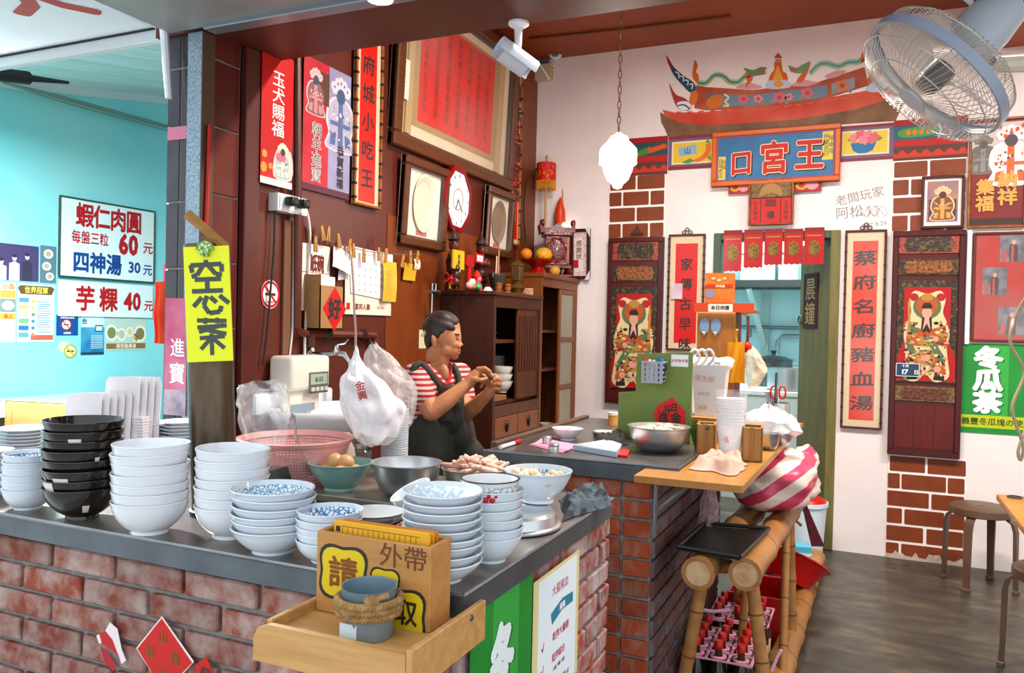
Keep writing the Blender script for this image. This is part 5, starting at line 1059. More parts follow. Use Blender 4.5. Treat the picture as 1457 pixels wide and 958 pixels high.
# ---- carved door panels with door gods
DRK, DRD = mat('#5a1512', .35, h2='#4c110f', ns=4), mat('#2a221a', .4, h2='#7a5c2c', ns=45, nd=2, bump=.4, bs=60, lo=.5, hi=.7)
def door_panel(label, px, flip, bottom):
    P = Panel('door_god_panel', label, 'door panel', 'B', YB, px, .014)
    P.sheet('board', DRK, 0, .02); sc = P.h
    k = .78 if not bottom else 1
    P.frame('frame_bar', mat('#4a100e', .35), .035, 0, .04, bev=.004)
    def carve(y0, y1, m1, m2): 
        P.sheet('carved_rail', m1, .02, .01, (.07, y0, .93, y1)); P.poly('carved_cartouche', m2, [(.2, y0+.008), (.8, y0+.008), (.84, (y0+y1)/2), (.8, y1-.008), (.2, y1-.008), (.16, (y0+y1)/2)], .03, .004)
    H = .68 if bottom else .92
    carve(.02*H/.68, .1*H/.68, mat('#8a2c20', .4, h2='#b5604a', ns=60, bump=.3), DRD); carve(.125*H/.68, .195*H/.68, DRD, mat('#6a1a16', .4, h2='#a8743a', ns=60))
    P.sheet('carved_border', DRD, .02, .012, (.07, .22*H/.68, .93, .67*H/.68)); P.poly('red_field', mat('#b80f1e', .4), [(.18, .25*H/.68), (.82, .25*H/.68), (.82, .5*H/.68), (.9, .56*H/.68), (.9, .665*H/.68), (.1, .665*H/.68), (.1, .56*H/.68), (.18, .5*H/.68)], .0325)
    cy = .46*H/.68; s = .36*H/.68; sg = -1 if flip else 1
    kk = P.h/P.w*s*.86
    def q(pts): return [(.5+sg*x*kk, cy+y*s) for x, y in pts]
    CR, GD, OR, GN, BK = paint('#dccb9c'), paint('#b98a40'), paint('#c05a30'), paint('#566e4a'), paint('#241a16')
    P.poly('cream_outline', CR, q([(-.16, -.54), (.0, -.5), (.16, -.54), (.23, -.44), (.2, -.28), (.25, -.16), (.29, .0), (.26, .14), (.28, .32), (.3, .5), (.2, .57), (.1, .57), (.0, .48), (-.1, .57), (-.22, .57), (-.3, .5), (-.26, .3), (-.27, .12), (-.29, .0), (-.25, -.16), (-.2, -.28), (-.23, -.44)]), .0332, smooth=3)
    P.polys('flag', paint('#b52a2a'), [q(ngon(-.17, -.46, .06, .05, 9)), q(ngon(.17, -.46, .06, .05, 9))], .0336); P.polys('halo', GN, [q(ngon(0, -.34, .18, .15, 16))], .0338); P.polys('halo_edge', OR, [q(ngon(0, -.36, .14, .12, 14))], .034)
    P.polys('armour', OR, [q([(-.24, -.12), (0, -.05), (.24, -.12), (.26, .08), (.14, .14), (-.14, .14), (-.26, .08)]), q([(-.24, .3), (-.1, .22), (-.06, .45), (-.26, .48)]), q([(.24, .3), (.1, .22), (.06, .45), (.26, .48)])], .0342)
    P.polys('gold_armour', GD, [q(ngon(0, .08, .12, .07, 12)), q(ngon(-.19, -.02, .06, .05, 9)), q(ngon(.19, -.02, .06, .05, 9)), q(ngon(0, .28, .13, .1, 12)), q(ngon(0, -.46, .08, .05, 10))], .0346)
    P.polys('green_sash', GN, [q([(-.05, .02), (.05, .0), (.26, .3), (.2, .38), (.06, .16)]), q([(-.26, .1), (-.2, .06), (-.12, .22), (-.2, .26)]), q([(-.22, -.16), (-.1, -.1), (-.12, 0), (-.24, -.04)])], .035); P.polys('rosette', paint('#e8a08a'), [q(ngon(0, .28, .06, .05, 9)), q(ngon(.15, .42, .05, .04, 9)), q(ngon(-.15, .4, .05, .04, 9)), q(ngon(.12, .05, .04, .035, 8))], .0354)
    P.polys('boot', BK, [q([(-.24, .48), (-.12, .46), (-.1, .55), (-.24, .56)]), q([(.24, .48), (.12, .46), (.1, .55), (.24, .56)])], .0354)
    P.poly('face', paint('#d8a484'), q(ngon(0, -.27, .065, .075, 12)), .0354); P.poly('beard', BK, q([(-.06, -.22), (-.02, -.2), (.02, -.2), (.06, -.22), (.07, -.06), (.03, -.02), (0, -.05), (-.03, -.02), (-.07, -.06)]), .0358); P.poly('beard_light', paint('#e0a898'), q([(-.025, -.22), (.025, -.22), (.05, -.05), (0, -.14), (-.05, -.05)]), .0361)
    P.poly('weapon', GD, q([(-.25, -.4), (-.22, -.42), (-.2, .05), (-.23, .05)]), .0358); P.poly('hat', BK, q([(-.07, -.34), (-.04, -.39), (.04, -.39), (.07, -.34), (.05, -.32), (-.05, -.32)]), .0358)
    rs = random.Random(5)
    for c_ in (CR, GD, BK, GN, paint('#e8a08a'), paint('#8a2a24')):
        lst = []
        for j in range(30):
            yy = rs.uniform(-.16, .5); xx = rs.uniform(-.27, .27)
            if abs(xx) < .12 and yy < .0: xx += .16 if xx > 0 else -.16
            lst.append(q(ngon(xx, yy, rs.uniform(.01, .034), rs.uniform(.006, .02), 7, rs.uniform(0, 3))))
        P.polys('ornament', c_, lst, .0352+.0002*rs.random(), kind='stuff')
    carve(.69*H/.68, .755*H/.68, mat('#5a3a24', .5, h2='#8a7048', ns=60, bump=.3), mat('#4a1a14', .4, h2='#7a4a2a', ns=60)) if bottom else None
    if bottom:
        for i in range(3): P.sheet('plank', mat('#5c1613', .35, h2='#6a1d17', ns=6, stretch=(6, .6, 1)), .02, .006, (.075+i*.284, .775, .07+(i+1)*.284, .965))
    return P
door_panel('carved red door panel with a door god, beside the left couplet', ((867, 340), (945, 337), (941, 575), (863, 575)), True, False)
P = door_panel('tall carved red door panel with a door god and plank foot, right of the doorway', ((1269, 331), (1373, 327), (1366, 654), (1264, 644)), False, True)
q = hit(906, 333, 1, YB-.03)
tag(MB().prism([(-.05, 0), (.05, 0), (.015, .03), (0, .06), (-.015, .03)], -.01, .01).obj('crest_ornament', mat('#4a2420', .4)), 'small dark carved crest on top of the left door panel', 'ornament').matrix_world = M.Translation(q) @ ROT['B'].to_4x4()
P = Panel('date_plate', 'small dark blue date plate with white numerals 17 on the right door panel', 'sign', 'B', YB, ((1275, 516), (1309, 518), (1308, 537), (1274, 535)), .055)
P.sheet('plate', paint('#27405e'), 0, .004); P.text('lettering', paint('#eef2f4'), [('17', .4, .64, .5, dict(bold=.03, asp=1.2)), ('十月', .4, .2, .24), ('日', .86, .65, .35)], .0046); P.frame('rim', paint('#c9d2da'), .005, 0, .0056, bev=.001)
# ---- pictures at the right
P = Panel('framed_picture', 'framed print of a crowned seated deity above the right door panel', 'picture frame', 'B', YB, ((1311, 252), (1373, 249), (1371, 324), (1310, 326)), .02, tilt=R(2))
P.sheet('mount', paint('#ece6e4'), 0, .006); P.frame('frame_bar', mat('#5a2c1c', .35), .016, 0, .025, bev=.004); P.sheet('print', mat('#b9896a', .5, h2='#8a6a8c', ns=6), .006, .001, (.14, .1, .86, .88)); figure(P, .5, .52, .62, paint('#8a5434'), paint('#d8a860'), paint('#5a3428'), paint('#e8c8a8'), .0074)
P.poly('chair_print', paint('#5a3a34'), [(.18, .45), (.26, .45), (.3, .85), (.18, .85)], .0072); P.poly('chair_print', paint('#5a3a34'), [(.74, .45), (.82, .45), (.82, .85), (.7, .85)], .0072); P.poly('nail', paint('#7a2a20'), ngon(.5, -.06, .02, .016, 8), 0, .01)
P = Panel('deity_poster', 'framed maroon poster with a grey statue, crowned dark face and gold characters', 'poster', 'B', YB, ((1378, 171), (1462, 166), (1460, 323), (1377, 326)), .012)
P.sheet('print', mat('#8a2a28', .4, h2='#7c2424', ns=3), 0, .006); P.sheet('sky_print', paint('#c9c0bc'), .006, .0004, (.04, .04, .96, .48)); P.frame('frame_bar', BAM, .014, 0, .02, bev=.003)
figure(P, .25, .32, .34, paint('#6a6460'), paint('#8a8480'), paint('#5c5450'), paint('#76706c'), .0066); figure(P, .72, .34, .52, paint('#d8d4d8'), paint('#e0703c'), paint('#4a4448'), paint('#d8e0e8'), .0092); P.polys('orange_flower', paint('#e8603a'), [ngon(.52+.1*i, .08+.03*((i*3) % 4), .035, .02, 8) for i in range(5)], .0122)
P.text('lettering', mat('#e0a858', .4), [('集福', .3, .7, .15, dict(vert=True, bold=.035, asp=1.0)), ('納祥', .68, .64, .16, dict(vert=True, bold=.035, asp=1.0)), ('關聖帝君', .2, .1, .05, dict(bold=.01))], .0124); P.sheet('dark_foot', paint('#3a2420'), .006, .0004, (.03, .91, .97, .97))
P = Panel('photo_board', 'red board in bamboo frame with three ceremony photographs', 'photo board', 'B', YB, ((1384, 332), (1475, 328), (1473, 489), (1381, 486)), .012)
P.sheet('red_board', mat('#b8382e', .45, h2='#a83028', ns=3), 0, .005); P.frame('frame_bar', mat('#6a3020', .4), .016, 0, .02, bev=.004)
for x0, y0, x1, y1 in ((.43, .03, .85, .27), (.17, .32, .55, .57), (.43, .68, .85, .93)):
    P.sheet('photo', mat('#7a7c86', .4, h2='#4a4650', ns=14), .005, .001, (x0, y0, x1, y1)); w = x1-x0; h = y1-y0
    P.poly('person_print', paint('#3a2a34'), [(x0+w*.35, y1), (x0+w*.33, y0+h*.45), (x0+w*.5, y0+h*.2), (x0+w*.67, y0+h*.45), (x0+w*.65, y1)], .0064); P.polys('red_print', paint('#c05040'), [quad(x0+w*.42, y0+h*.4, x0+w*.5, y1), quad(x0+w*.1, y0+h*.6, x0+w*.25, y1)], .0067)
    P.poly('face_print', paint('#c89a86'), ngon(x0+w*.5, y0+h*.28, w*.09, h*.09, 10), .007)
MB().box((-P.w/2+.012, -P.h/2+.012, .012), (P.w/2-.012, P.h/2-.012, .013)).obj('glass_pane', pane(), P.o)
tag(MB().box((hit(1374, 400, 1, YB).x, YB-.02, hit(1376, 490, 1, YB).z), (hit(1381, 400, 1, YB).x, YB, hit(1376, 328, 1, YB).z), .002).obj('white_trunking', mat('#e8e8ee', .4)), 'white cable trunking beside the right door panel', 'trunking')
GRN = mat('#2a9a3c', .4, h2='#238a36', ns=3)
def melon_sign(label, wall, val, px, chars, foot, off):
    P = Panel('melon_tea_sign', label, 'poster', wall, val, px, off); P.sheet('sheet', GRN, 0, .002); return P
P = melon_sign('green poster with three white characters and a yellow footer below the photo board', 'B', YB, ((1367, 489), (1478, 491), (1477, 622), (1366, 614)), '', 1, .004)
P.sheet('light_stripe', mat('#3eb04c', .4), .002, .0004, (.3, 0, .62, .8)); P.sheet('yellow_footer', paint('#c9d420'), .002, .0006, (0, .8, 1, .94))
P.text('character_shadow', paint('#14602a'), [('冬瓜茶', .37, .41, .25, dict(vert=True, bold=.065, asp=1.15))], .003); P.text('white_lettering', paint('#f4f6f4'), [('冬瓜茶', .355, .4, .25, dict(vert=True, bold=.06, asp=1.15))], .0036); P.text('footer_lettering', paint('#2a4a1c'), [('義豐冬瓜塊の使用', .48, .87, .085, dict(bold=.02))], .003)
# handwriting on the wall
P = Panel('wall_signature', 'thin handwritten signatures and a date in marker on the white wall', 'writing', 'B', YB, ((1186, 266), (1268, 262), (1268, 324), (1186, 328)), .0008)
P.text('writing', paint('#8a8088'), [('老闆玩家', .45, .24, .26, dict(bold=0, rot=.2)), ('阿松', .28, .6, .3, dict(bold=0, rot=.1)), ('2017.8.26', .72, .9, .14, dict(bold=0, rot=.15))], 0)
mb = MB()
for k in range(3): mb.tube(spline([P.xy(.55+.14*k+.1*math.cos(a*1.3+k), .6+.14*math.sin(a*2.1+k))+(.0,) for a in range(7)], 4, False), .0012, 4)
mb.obj('scribble', paint('#8a8088'), P.o)

# ============================================================ CUPBOARDS AND HOUSE ALTAR
ysd = hit(625, 430, 0, XL).y; XF = hit(704, 440, 1, ysd).x; D = XF-XL
CABD = wood('#3a1c12', '#4a2516', .4, 'z', 5); CABO = wood('#7a4220', '#8e5028', .4, 'z', 5); CABM = wood('#4c2413', '#5e3019', .4, 'z', 5)
z1 = hit(703, 420, 1, ysd).z; W1 = hit(769, 500, 0, XF).y-ysd; zc_ = lambda px, py: hit(px, py, 0, XF).z
zs1 = zc_(716, 484); zs2 = zc_(716, 572); zd0, zd1 = zc_(718, 592), zc_(718, 622)
c1 = thing('dark_cupboard', 'dark wooden cupboard with open shelves and a slatted sliding door behind the woman', 'cupboard', (XL, ysd, 0))
ot = .55*W1
MB().box((0, 0, .12), (D, .025, z1), .003).obj('side_panel', CABD, c1); MB().box((0, W1-.025, .12), (D, W1, z1), .003).obj('side_panel', CABD, c1)
MB().box((0, .025, .12), (.02, W1-.025, z1), 0).obj('back_panel', mat('#1c110c', .6), c1)
MB().box((0, -.01, z1), (D+.015, W1, z1+.025), .004).obj('top_board', CABM, c1); MB().box((.02, .025, .14), (D-.01, W1-.025, .17)).obj('bottom_board', CABD, c1)
zh = zc_(716, 438); MB().box((D-.03, .025, zh), (D, W1-.025, z1)).obj('head_rail', CABD, c1)
for z in (zs1, zs2): MB().box((.02, .025, z-.022), (D-.04, W1-.025, z), .002).obj('shelf', CABM, c1)
MB().box((D-.03, .025, zd0), (D, W1-.025, zs2-.022)).obj('front_rail', CABM, c1); MB().box((D-.03, .025, zd1-.03), (D, W1-.025, zd1), .002).obj('front_rail', CABM, c1)
dw = (W1-.05)/2
for i in range(2):
    d = MB().box((D-.3, .03+i*dw, zd1), (D+.004, .02+(i+1)*dw, zd0-.004), .004).obj('drawer', CABO, c1)
    MB().at((D+.006, .025+(i+.5)*dw, (zd0+zd1)/2), ry=math.pi/2).lathe([(0, .012), (.018, .008), (.022, 0)], 12, sx=1.6).obj('ring_pull', mat('#2a1c14', .3, .6), d)
dr = MB().box((D-.028, W1*.5, zs2+.0), (D-.008, W1-.025, zh), .003).obj('sliding_door', CABM, c1)
for i in range(7):
    y = W1*.53+i*(W1*.42/7); MB().box((D-.01, y, zs2+.17), (D-.002, y+W1*.03, zh-.04), .002).obj('slat', CABD, dr)
for y in (.012, W1-.012):
    for x in (.03, D-.03): MB().box((x-.02, y-.012, 0), (x+.02, y+.012, .14)).obj('leg', CABD, c1)
# tall glazed cupboard
z2 = hit(770, 394, 0, XF).z; W2 = hit(827, 500, 0, XF).y-ysd-W1; W2 = min(W2, YB-.01-ysd-W1)
c2 = thing('glazed_cupboard', 'tall brown cupboard with a glazed sliding door in the corner', 'cupboard', (XL, ysd+W1, 0))
zb = zc_(800, 640)
MB().box((0, 0, .1), (D, .025, z2), .003).obj('side_panel', CABO, c2); MB().box((0, W2-.025, .1), (D, W2, z2), .003).obj('side_panel', CABO, c2); MB().box((0, .025, .1), (.02, W2-.025, z2)).obj('back_panel', mat('#1c110c', .6), c2)
MB().box((0, -.008, z2), (D+.02, W2, z2+.03), .004).obj('top_board', CABO, c2); MB().box((.02, .025, zb-.03), (D-.01, W2-.025, zb), .002).obj('bottom_board', CABO, c2); MB().box((D-.03, .025, z2-.06), (D, W2-.025, z2)).obj('head_rail', CABO, c2); MB().box((D-.03, .025, zb), (D, W2-.025, zb+.05)).obj('foot_rail', CABO, c2)
for z in (zc_(785, 470), zc_(785, 525)): MB().box((.02, .025, z-.02), (D-.045, W2-.025, z), .002).obj('shelf', CABM, c2)
def sash(name, y0, y1, x, par):
    zA, zB = zb+.05, z2-.06; d = bpy.data.objects.new(name, None); COL.objects.link(d); d.parent = par
    for a, b in (((x, y0, zA), (x+.018, y0+.035, zB)), ((x, y1-.035, zA), (x+.018, y1, zB))): MB().box(a, b, .003).obj('stile', CABO, d)
    for f in (0, .36, .68, 1): z = zA+(zB-zA-.035)*f; MB().box((x, y0+.035, z), (x+.018, y1-.035, z+.035), .003).obj('rail', CABO, d)
    for f0, f1 in ((0, .36), (.36, .68), (.68, 1)): MB().box((x+.007, y0+.035, zA+(zB-zA-.035)*f0+.035), (x+.01, y1-.035, zA+(zB-zA-.035)*f1)).obj('pane', mat('#b8b09c', .15, alpha=.6), d)
sash('sliding_door', W2*.5, W2-.025, D-.022, c2)
for y in (.012, W2-.012):
    for x in (.03, D-.03): MB().box((x-.02, y-.012, 0), (x+.02, y+.012, .12)).obj('leg', CABO, c2)
# crockery on the cupboard shelves
def shelf_bowls(px, z, n, r, h, dz, label, xx=.2, m=PORC):
    y = hit(px, 500, 0, XL+xx).y; pr = MB().lathe(bowl_prof(r, h, r*.5, .7), 24).obj('shelf_bowl', m)
    for i in range(n):
        o = pr if i == 0 else copy_tree(pr); o.location = (XL+xx, y, z+i*dz+.001)
        tag(o, label+(', lowest' if i == 0 else ', topmost' if i == n-1 else ', %s up' % ordn(i)), 'bowl', label)
SQ = mat('#e6e0d6', .25)
y = ysd+.13
shelf_bowls(714, zs2+.035, 3, .075, .07, .045, 'white bowl piled on the board in the dark cupboard', D-.12, SQ); tag(MB().box((XL+D-.24, y-.1, zs2+.001), (XL+D-.03, y+.13, zs2+.034), .004).obj('wooden_board', wood('#9a6a38', '#8a5c30')), 'wooden board under the bowls in the dark cupboard', 'board')
shelf_bowls(706, zs2+.001, 9, .06, .05, .025, 'small white bowl in the left back pile of the dark cupboard', D-.27, SQ); shelf_bowls(722, zs2+.001, 8, .055, .045, .022, 'small cream bowl in the right pile of the dark cupboard', D-.26, mat('#ddd2bc', .3))
for i in range(2):
    o = MB().prism([(-.07, -.05), (.07, -.05), (.07, .05), (-.07, .05)], 0, .002).lathe([(.05, 0), (.075, .045), (.08, .05), (.07, .045), (.045, .004)], 4, a0=math.pi/4, a1=math.pi*2.25).obj('square_dish', SQ, None, 10); o.location = (XL+D-.14, ysd+.13, zs1+.001+i*.04); tag(o, 'white square dish, %s of two on the upper shelf of the dark cupboard' % ('lower', 'upper')[i], 'dish', 'square dishes in the cupboard')
zz = zc_(785, 525)-.0
for i in range(6):
    o = MB().lathe([(0, .004), (.05, .004), (.075, .014), (.072, .016), (.048, .008), (0, .008)], 24).obj('shelf_plate', PORC); o.location = (XL+D-.16, ysd+W1+W2*.26, zb+.09+i*.012+.001); tag(o, 'white plate in the glazed cupboard, %s from the bottom of its pile' % ordn(i), 'plate', 'plates in the glazed cupboard')
o = thing('book_row', 'few dark thin folders standing at the bottom of the glazed cupboard', 'folders', (XL+D-.15, ysd+W1+W2*.2, zb))
for i in range(4): MB().box((-.08, i*.022, .001), (.08, i*.022+.014, .16-.02*(i % 2)), .001).obj('folder', mat(['#2c2a2c', '#b9b4ac', '#3a3436', '#8c8880'][i], .5), o)
o = MB().sphere((0, 0, .07), .07, 14, 10, (1, 1, 1), lambda d: 1+.15*nz(d, 3, 2)).obj('wrapped_bundle', mat('#b08a4a', .4, h2='#c84030', ns=20)); o.location = (XL+D-.14, ysd+W1+W2*.24, zc_(785, 470)+.0); tag(o, 'gold and red wrapped bundle on the upper shelf of the glazed cupboard', 'bundle')
for i in range(5):
    o = MB().lathe(bowl_prof(.055, .05, .028, .7), 20).obj('shelf_bowl', SQ); o.location = (XL+D-.15, ysd+W1+W2*.75, zb+.001+i*.03); tag(o, 'white bowl behind the glass of the corner cupboard, %s from the bottom' % ordn(i), 'bowl', 'bowls behind the cupboard glass')
# wall bracket at the cupboard's left
p = hit(620, 416, 0, XL+.012)
o = thing('steel_bracket', 'small steel rail bracket beside the top of the dark cupboard', 'bracket', p); MB().tube([(0, -.06, 0), (0, .06, .0)], .014, 4).obj('bar', STEEL, o); MB().tube([(0, -.0, 0), (0, .0, .05), (.0, -.04, .05), (0, -.045, -.25)], .006, 6).obj('rod', STEEL, o)

# ---- altar things on top (positions along the cupboard tops)
T1, T2 = z1+.0255, z2+.0305
def ay_(px, off): return hit(px, 400, 0, XL+off).y
def hz_(px, py, off): return hit(px, py, 0, XL+off).z
DKW = mat('#2a1510', .4, h2='#4a2418', ns=30, bump=.5, bs=50)
def statue(label, px, off, top, w, red=None):
    b = V((XL+off, ay_(px, off), T1)); h = hz_(px, top, off)-T1
    t = thing('carved_statue', label, 'statue', b)
    MB().lathe([(0, 0), (w, 0), (w*.95, h*.08), (w*.8, h*.1), (w*.8, h*.16), (w, h*.18), (w, h*.24), (0, h*.24)], 8).obj('pedestal', DKW, t)
    f = lambda k: (lambda d: 1+.18*nz(d, 3.5, k))
    MB().sphere((0, 0, h*.42), h*.2, 16, 12, (w/h*4.2, w/h*4.2, 1.0), f(1)).sphere((w*.2, 0, h*.32), h*.12, 14, 10, (w/h*6, w/h*7.5, .8), f(2)).obj('robe', DKW, t, 60)
    MB().sphere((w*.1, 0, h*.7), h*.09, 14, 10, (.9, .8, 1.1), f(3)).obj('head', mat('#5a2c1c', .4), t, 60); MB().lathe([(0, h), (h*.02, h*.95), (h*.07, h*.86), (h*.1, h*.8), (h*.07, h*.76), (h*.085, h*.73)], 10, (w*.05, 0, 0)).obj('crown', DKW, t)
    MB().sphere((w*.75, w*.5, h*.48), h*.06, 10, 8).sphere((w*.75, -w*.5, h*.48), h*.06, 10, 8).obj('hands', mat('#5a2c1c', .4), t, 60)
    for s in (-1, 1): MB().tube([(w*.2, s*w*.8, h*.55), (w*.7, s*w*.9, h*.45), (w*.8, s*w*.4, h*.47)], h*.055, 7).obj('sleeve', DKW, t)
    return t
statue('dark carved wooden deity statue standing below the clock', 644, .12, 322, .05); statue('dark carved wooden statue standing between clock and oval plate', 683, .12, 330, .05)
P = Panel('yellow_booklet', 'yellow almanac booklet hanging above the dark cupboard', 'booklet', 'L', XL+.2, ((643, 355), (659, 358), (658, 384), (643, 382)), 0)
P.sheet('cover', paint('#e8b41c'), 0, .01); P.text('lettering', INK, [('黃曆', .5, .5, .3, dict(vert=True))], .0106); P.sheet('pages', paint('#efe6d0'), -.003, .003, (.02, .02, .98, .98))
b = V((XL+.2, ay_(640, .2), T1)); h = hz_(632, 396, .2)-T1
t = thing('spiky_flower', 'red spiky paper flower on a stick at the left of the altar', 'ornament', b); MB().cyl((0, 0, 0), (0, 0, h), .006, n=6).obj('stick', mat('#c8922c', .5), t)
mb = MB().sphere((0, 0, h), .018, 8, 6)
for k in range(26):
    d = V((random.uniform(-1, 1), random.uniform(-1, 1), random.uniform(-1, 1))).normalized(); mb.cyl(V((0, 0, h)), V((0, 0, h))+d*.04, .005, .001, 5)
mb.obj('spiky_head', mat('#c81e22', .5), t)
b = V((XL+.2, ay_(647, .2), T1)); k = msize(b, 1)
t = thing('dog_figurine', 'dark brown sitting dog figurine with white muzzle on the cupboard', 'figurine', b)
DB = mat('#3a120e', .35)
MB().sphere((0, 0, 18*k*.5), 9*k, 12, 9, (.9, .8, 1)).sphere((0, 2*k, 20*k), 7*k, 12, 9, (.8, .8, 1.2)).obj('body', DB, t, 60); MB().sphere((1*k, 2*k, 29*k), 6*k, 12, 9).obj('head', DB, t, 60); MB().sphere((3*k, 4*k, 28*k), 3.6*k, 10, 7, (1, 1, 1.5)).obj('muzzle', mat('#e6dccc', .4), t, 60)
for s in (-1, 1): MB().sphere((0, 2*k+s*5*k, 33*k), 2.4*k, 8, 6, (.6, .8, 1.3)).obj('ear', DB, t, 60); MB().cyl((4*k, 2*k+s*4*k, 0), (3*k, 2*k+s*3*k, 14*k), 2*k, 2*k).obj('leg', DB, t)
# little toys
for px, py, c, c2, lb in ((668, 409, '#e8a8b0', '#e8e2dc', 'pink and white little doll lying on the cupboard'), (680, 414, '#3aa878', '#2c8c66', 'green little ball toy on the cupboard'), (672, 418, '#e87a2c', '#d86a20', 'small orange toy at the front of the cupboard')):
    b = V((XL+.27, ay_(px, .27), T1)); k = msize(b, 1); t = thing('toy', lb, 'toy', b)
    if 'doll' in lb: MB().sphere((0, 0, 6*k), 6*k, 12, 8, (.8, 1.3, .9)).obj('body', mat(c, .4), t, 60); MB().sphere((0, 8*k, 11*k), 5*k, 12, 8).obj('head', mat(c2, .4), t, 60); MB().sphere((0, 13*k, 14*k), 2.5*k, 8, 6).obj('hat', mat('#7ab84a', .4), t, 60)
    else: MB().sphere((0, 0, 5*k), 5.5*k, 14, 9, (1, 1.2, .9)).obj('body', mat(c, .3), t, 60); MB().cyl((0, 0, 9*k), (0, 2*k, 12*k), 1.5*k, .8*k, 6).obj('stalk', mat(c2, .4), t)
b = V((XL+.24, ay_(678, .24), T1)); h = hz_(678, 355, .24)-T1
t = thing('red_doll', 'red hooded cloth doll with pink face on the cupboard', 'doll', b); k = msize(b, 1); MB().lathe([(0, 0), (9*k, 0), (8*k, 8*k), (5*k, 16*k), (0, 20*k)], 14).obj('robe', mat('#d0202c', .6), t); MB().sphere((2*k, 0, 17*k), 5.5*k, 12, 8).obj('face', mat('#e87a8a', .5), t, 60); MB().lathe([(6*k, 15*k), (7*k, 20*k), (4*k, 26*k), (0, 30*k)], 12).obj('hood', mat('#c01a24', .6), t)
P = Panel('red_badge', 'white square badge with a red rim hanging on the second statue', 'badge', 'L', XL+.22, ((676, 361), (688, 362), (688, 375), (676, 374)), 0); P.sheet('rim', paint('#c8243c'), 0, .004); P.sheet('white_face', paint('#efe6ea'), .004, .001, (.18, .18, .82, .82)); P.text('lettering', INK, [('平安', .5, .5, .3)], .0054)
P = Panel('red_charm', 'red cloth charm pouch with long tassel hanging by the statues', 'charm', 'L', XL+.21, ((660, 362), (673, 364), (672, 406), (661, 404)), 0); P.poly('pouch', paint('#a81420'), [(.1, 0), (.9, 0), (1, .35), (.7, .42), (.3, .42), (0, .35)], 0, .012); P.poly('tassel', paint('#c01c28'), [(.35, .42), (.65, .42), (.75, 1), (.25, 1)], .002, .008)
# incense burner with sticks
b = V((XL+.25, ay_(707, .25), T1)); k = msize(b, 1)
t = thing('incense_burner', 'grey bronze incense burner with red ash rim and sticks', 'incense burner', b); BZ = mat('#4a4c46', .4, .6)
MB().lathe([(0, 0), (9*k, 0), (10*k, 3*k), (7*k, 6*k), (9*k, 10*k), (11*k, 20*k), (13*k, 24*k), (13*k, 26*k), (11*k, 25*k), (0, 24*k)], 20).obj('body', BZ, t); MB().lathe([(0, 25.5*k), (6*k, 27*k), (11*k, 25.5*k)], 16).obj('red_ash', mat('#7a1814', .8), t)
for s in (-1, 1): MB().tube([(0, s*10*k, 20*k), (0, s*15*k, 22*k), (0, s*14*k, 29*k)], 1.6*k, 6).obj('ear_handle', BZ, t)
for i, (dy, hh, c) in enumerate(((-4, 52, '#c8b49c'), (3, 62, '#b98a70'), (6, 40, '#c02020'))): MB().cyl((0, dy*k, 24*k), (0, (dy+2)*k, hh*k), 1.1*k, n=6).obj('incense_stick', mat(c, .7), t)
WD = mat('#8a4a24', .4, h2='#a86030', ns=30)
for px, lb in ((709, 'left of the two small wooden cups on the cupboard edge'), (722, 'right of the two small wooden cups on the cupboard edge')):
    b = V((XL+.27, ay_(px, .27), T1)); k = msize(b, 1); t = thing('wooden_cup', lb, 'cup', b, group='wooden cups on the cupboard'); MB().lathe([(0, 0), (5*k, 0), (5.6*k, 14*k), (5*k, 14*k), (4.4*k, 2*k), (0, 2*k)], 16).obj('body', WD, t)
    for z in (4, 10): MB().lathe([(5.25*k, z*k), (5.9*k, (z+.5)*k), (5.35*k, (z+1)*k)], 16).obj('hoop', mat('#5a2c14', .4), t)
b = V((XL+.25, ay_(736, .25), T1)); k = msize(b, 1); t = thing('brass_lamp', 'brass oil lamp with a carved lantern top on the cupboard', 'lamp', b); BR = mat('#8a6a34', .35, .7)
MB().lathe([(0, 0), (12*k, 0), (12*k, 2*k), (8*k, 4*k), (12*k, 10*k), (9*k, 14*k), (5*k, 17*k), (6*k, 20*k)], 20).obj('bowl_base', BR, t); MB().box((-7*k, -7*k, 20*k), (7*k, 7*k, 42*k), 1*k).obj('lantern_box', mat('#4a3420', .4, h2='#6a4c2c', ns=40), t); MB().lathe([(11*k, 42*k), (10*k, 44*k), (3*k, 48*k), (0, 50*k)], 4, a0=math.pi/4, a1=math.pi*2.25).obj('lantern_roof', BR, t, 10)
b = V((XL+.27, ay_(752, .27), T1)); k = msize(b, 1); t = thing('incense_bundle', 'tied bundle of pale incense paper at the cupboard edge', 'bundle', b)
for i in range(4): MB().box((-7*k, -11*k, i*2.6*k), (7*k, 11*k, i*2.6*k+2.3*k), .5*k).obj('paper_slab', mat('#d89a80', .7, h2='#e8c0a8', ns=20), t)
MB().box((-7.4*k, -1*k, -.0), (7.4*k, 1*k, 11*k)).obj('tie', mat('#e8d8c0', .6), t)
b = V((XL+.27, ay_(694, .27), T1)); k = msize(b, 1); tag(MB().lathe([(0, 7*k), (4*k, 6*k), (7*k, 2*k), (7.5*k, 0), (6*k, 0)], 16).obj('white_saucer', PORC), 'small white saucer turned over at the cupboard edge', 'saucer').location = b
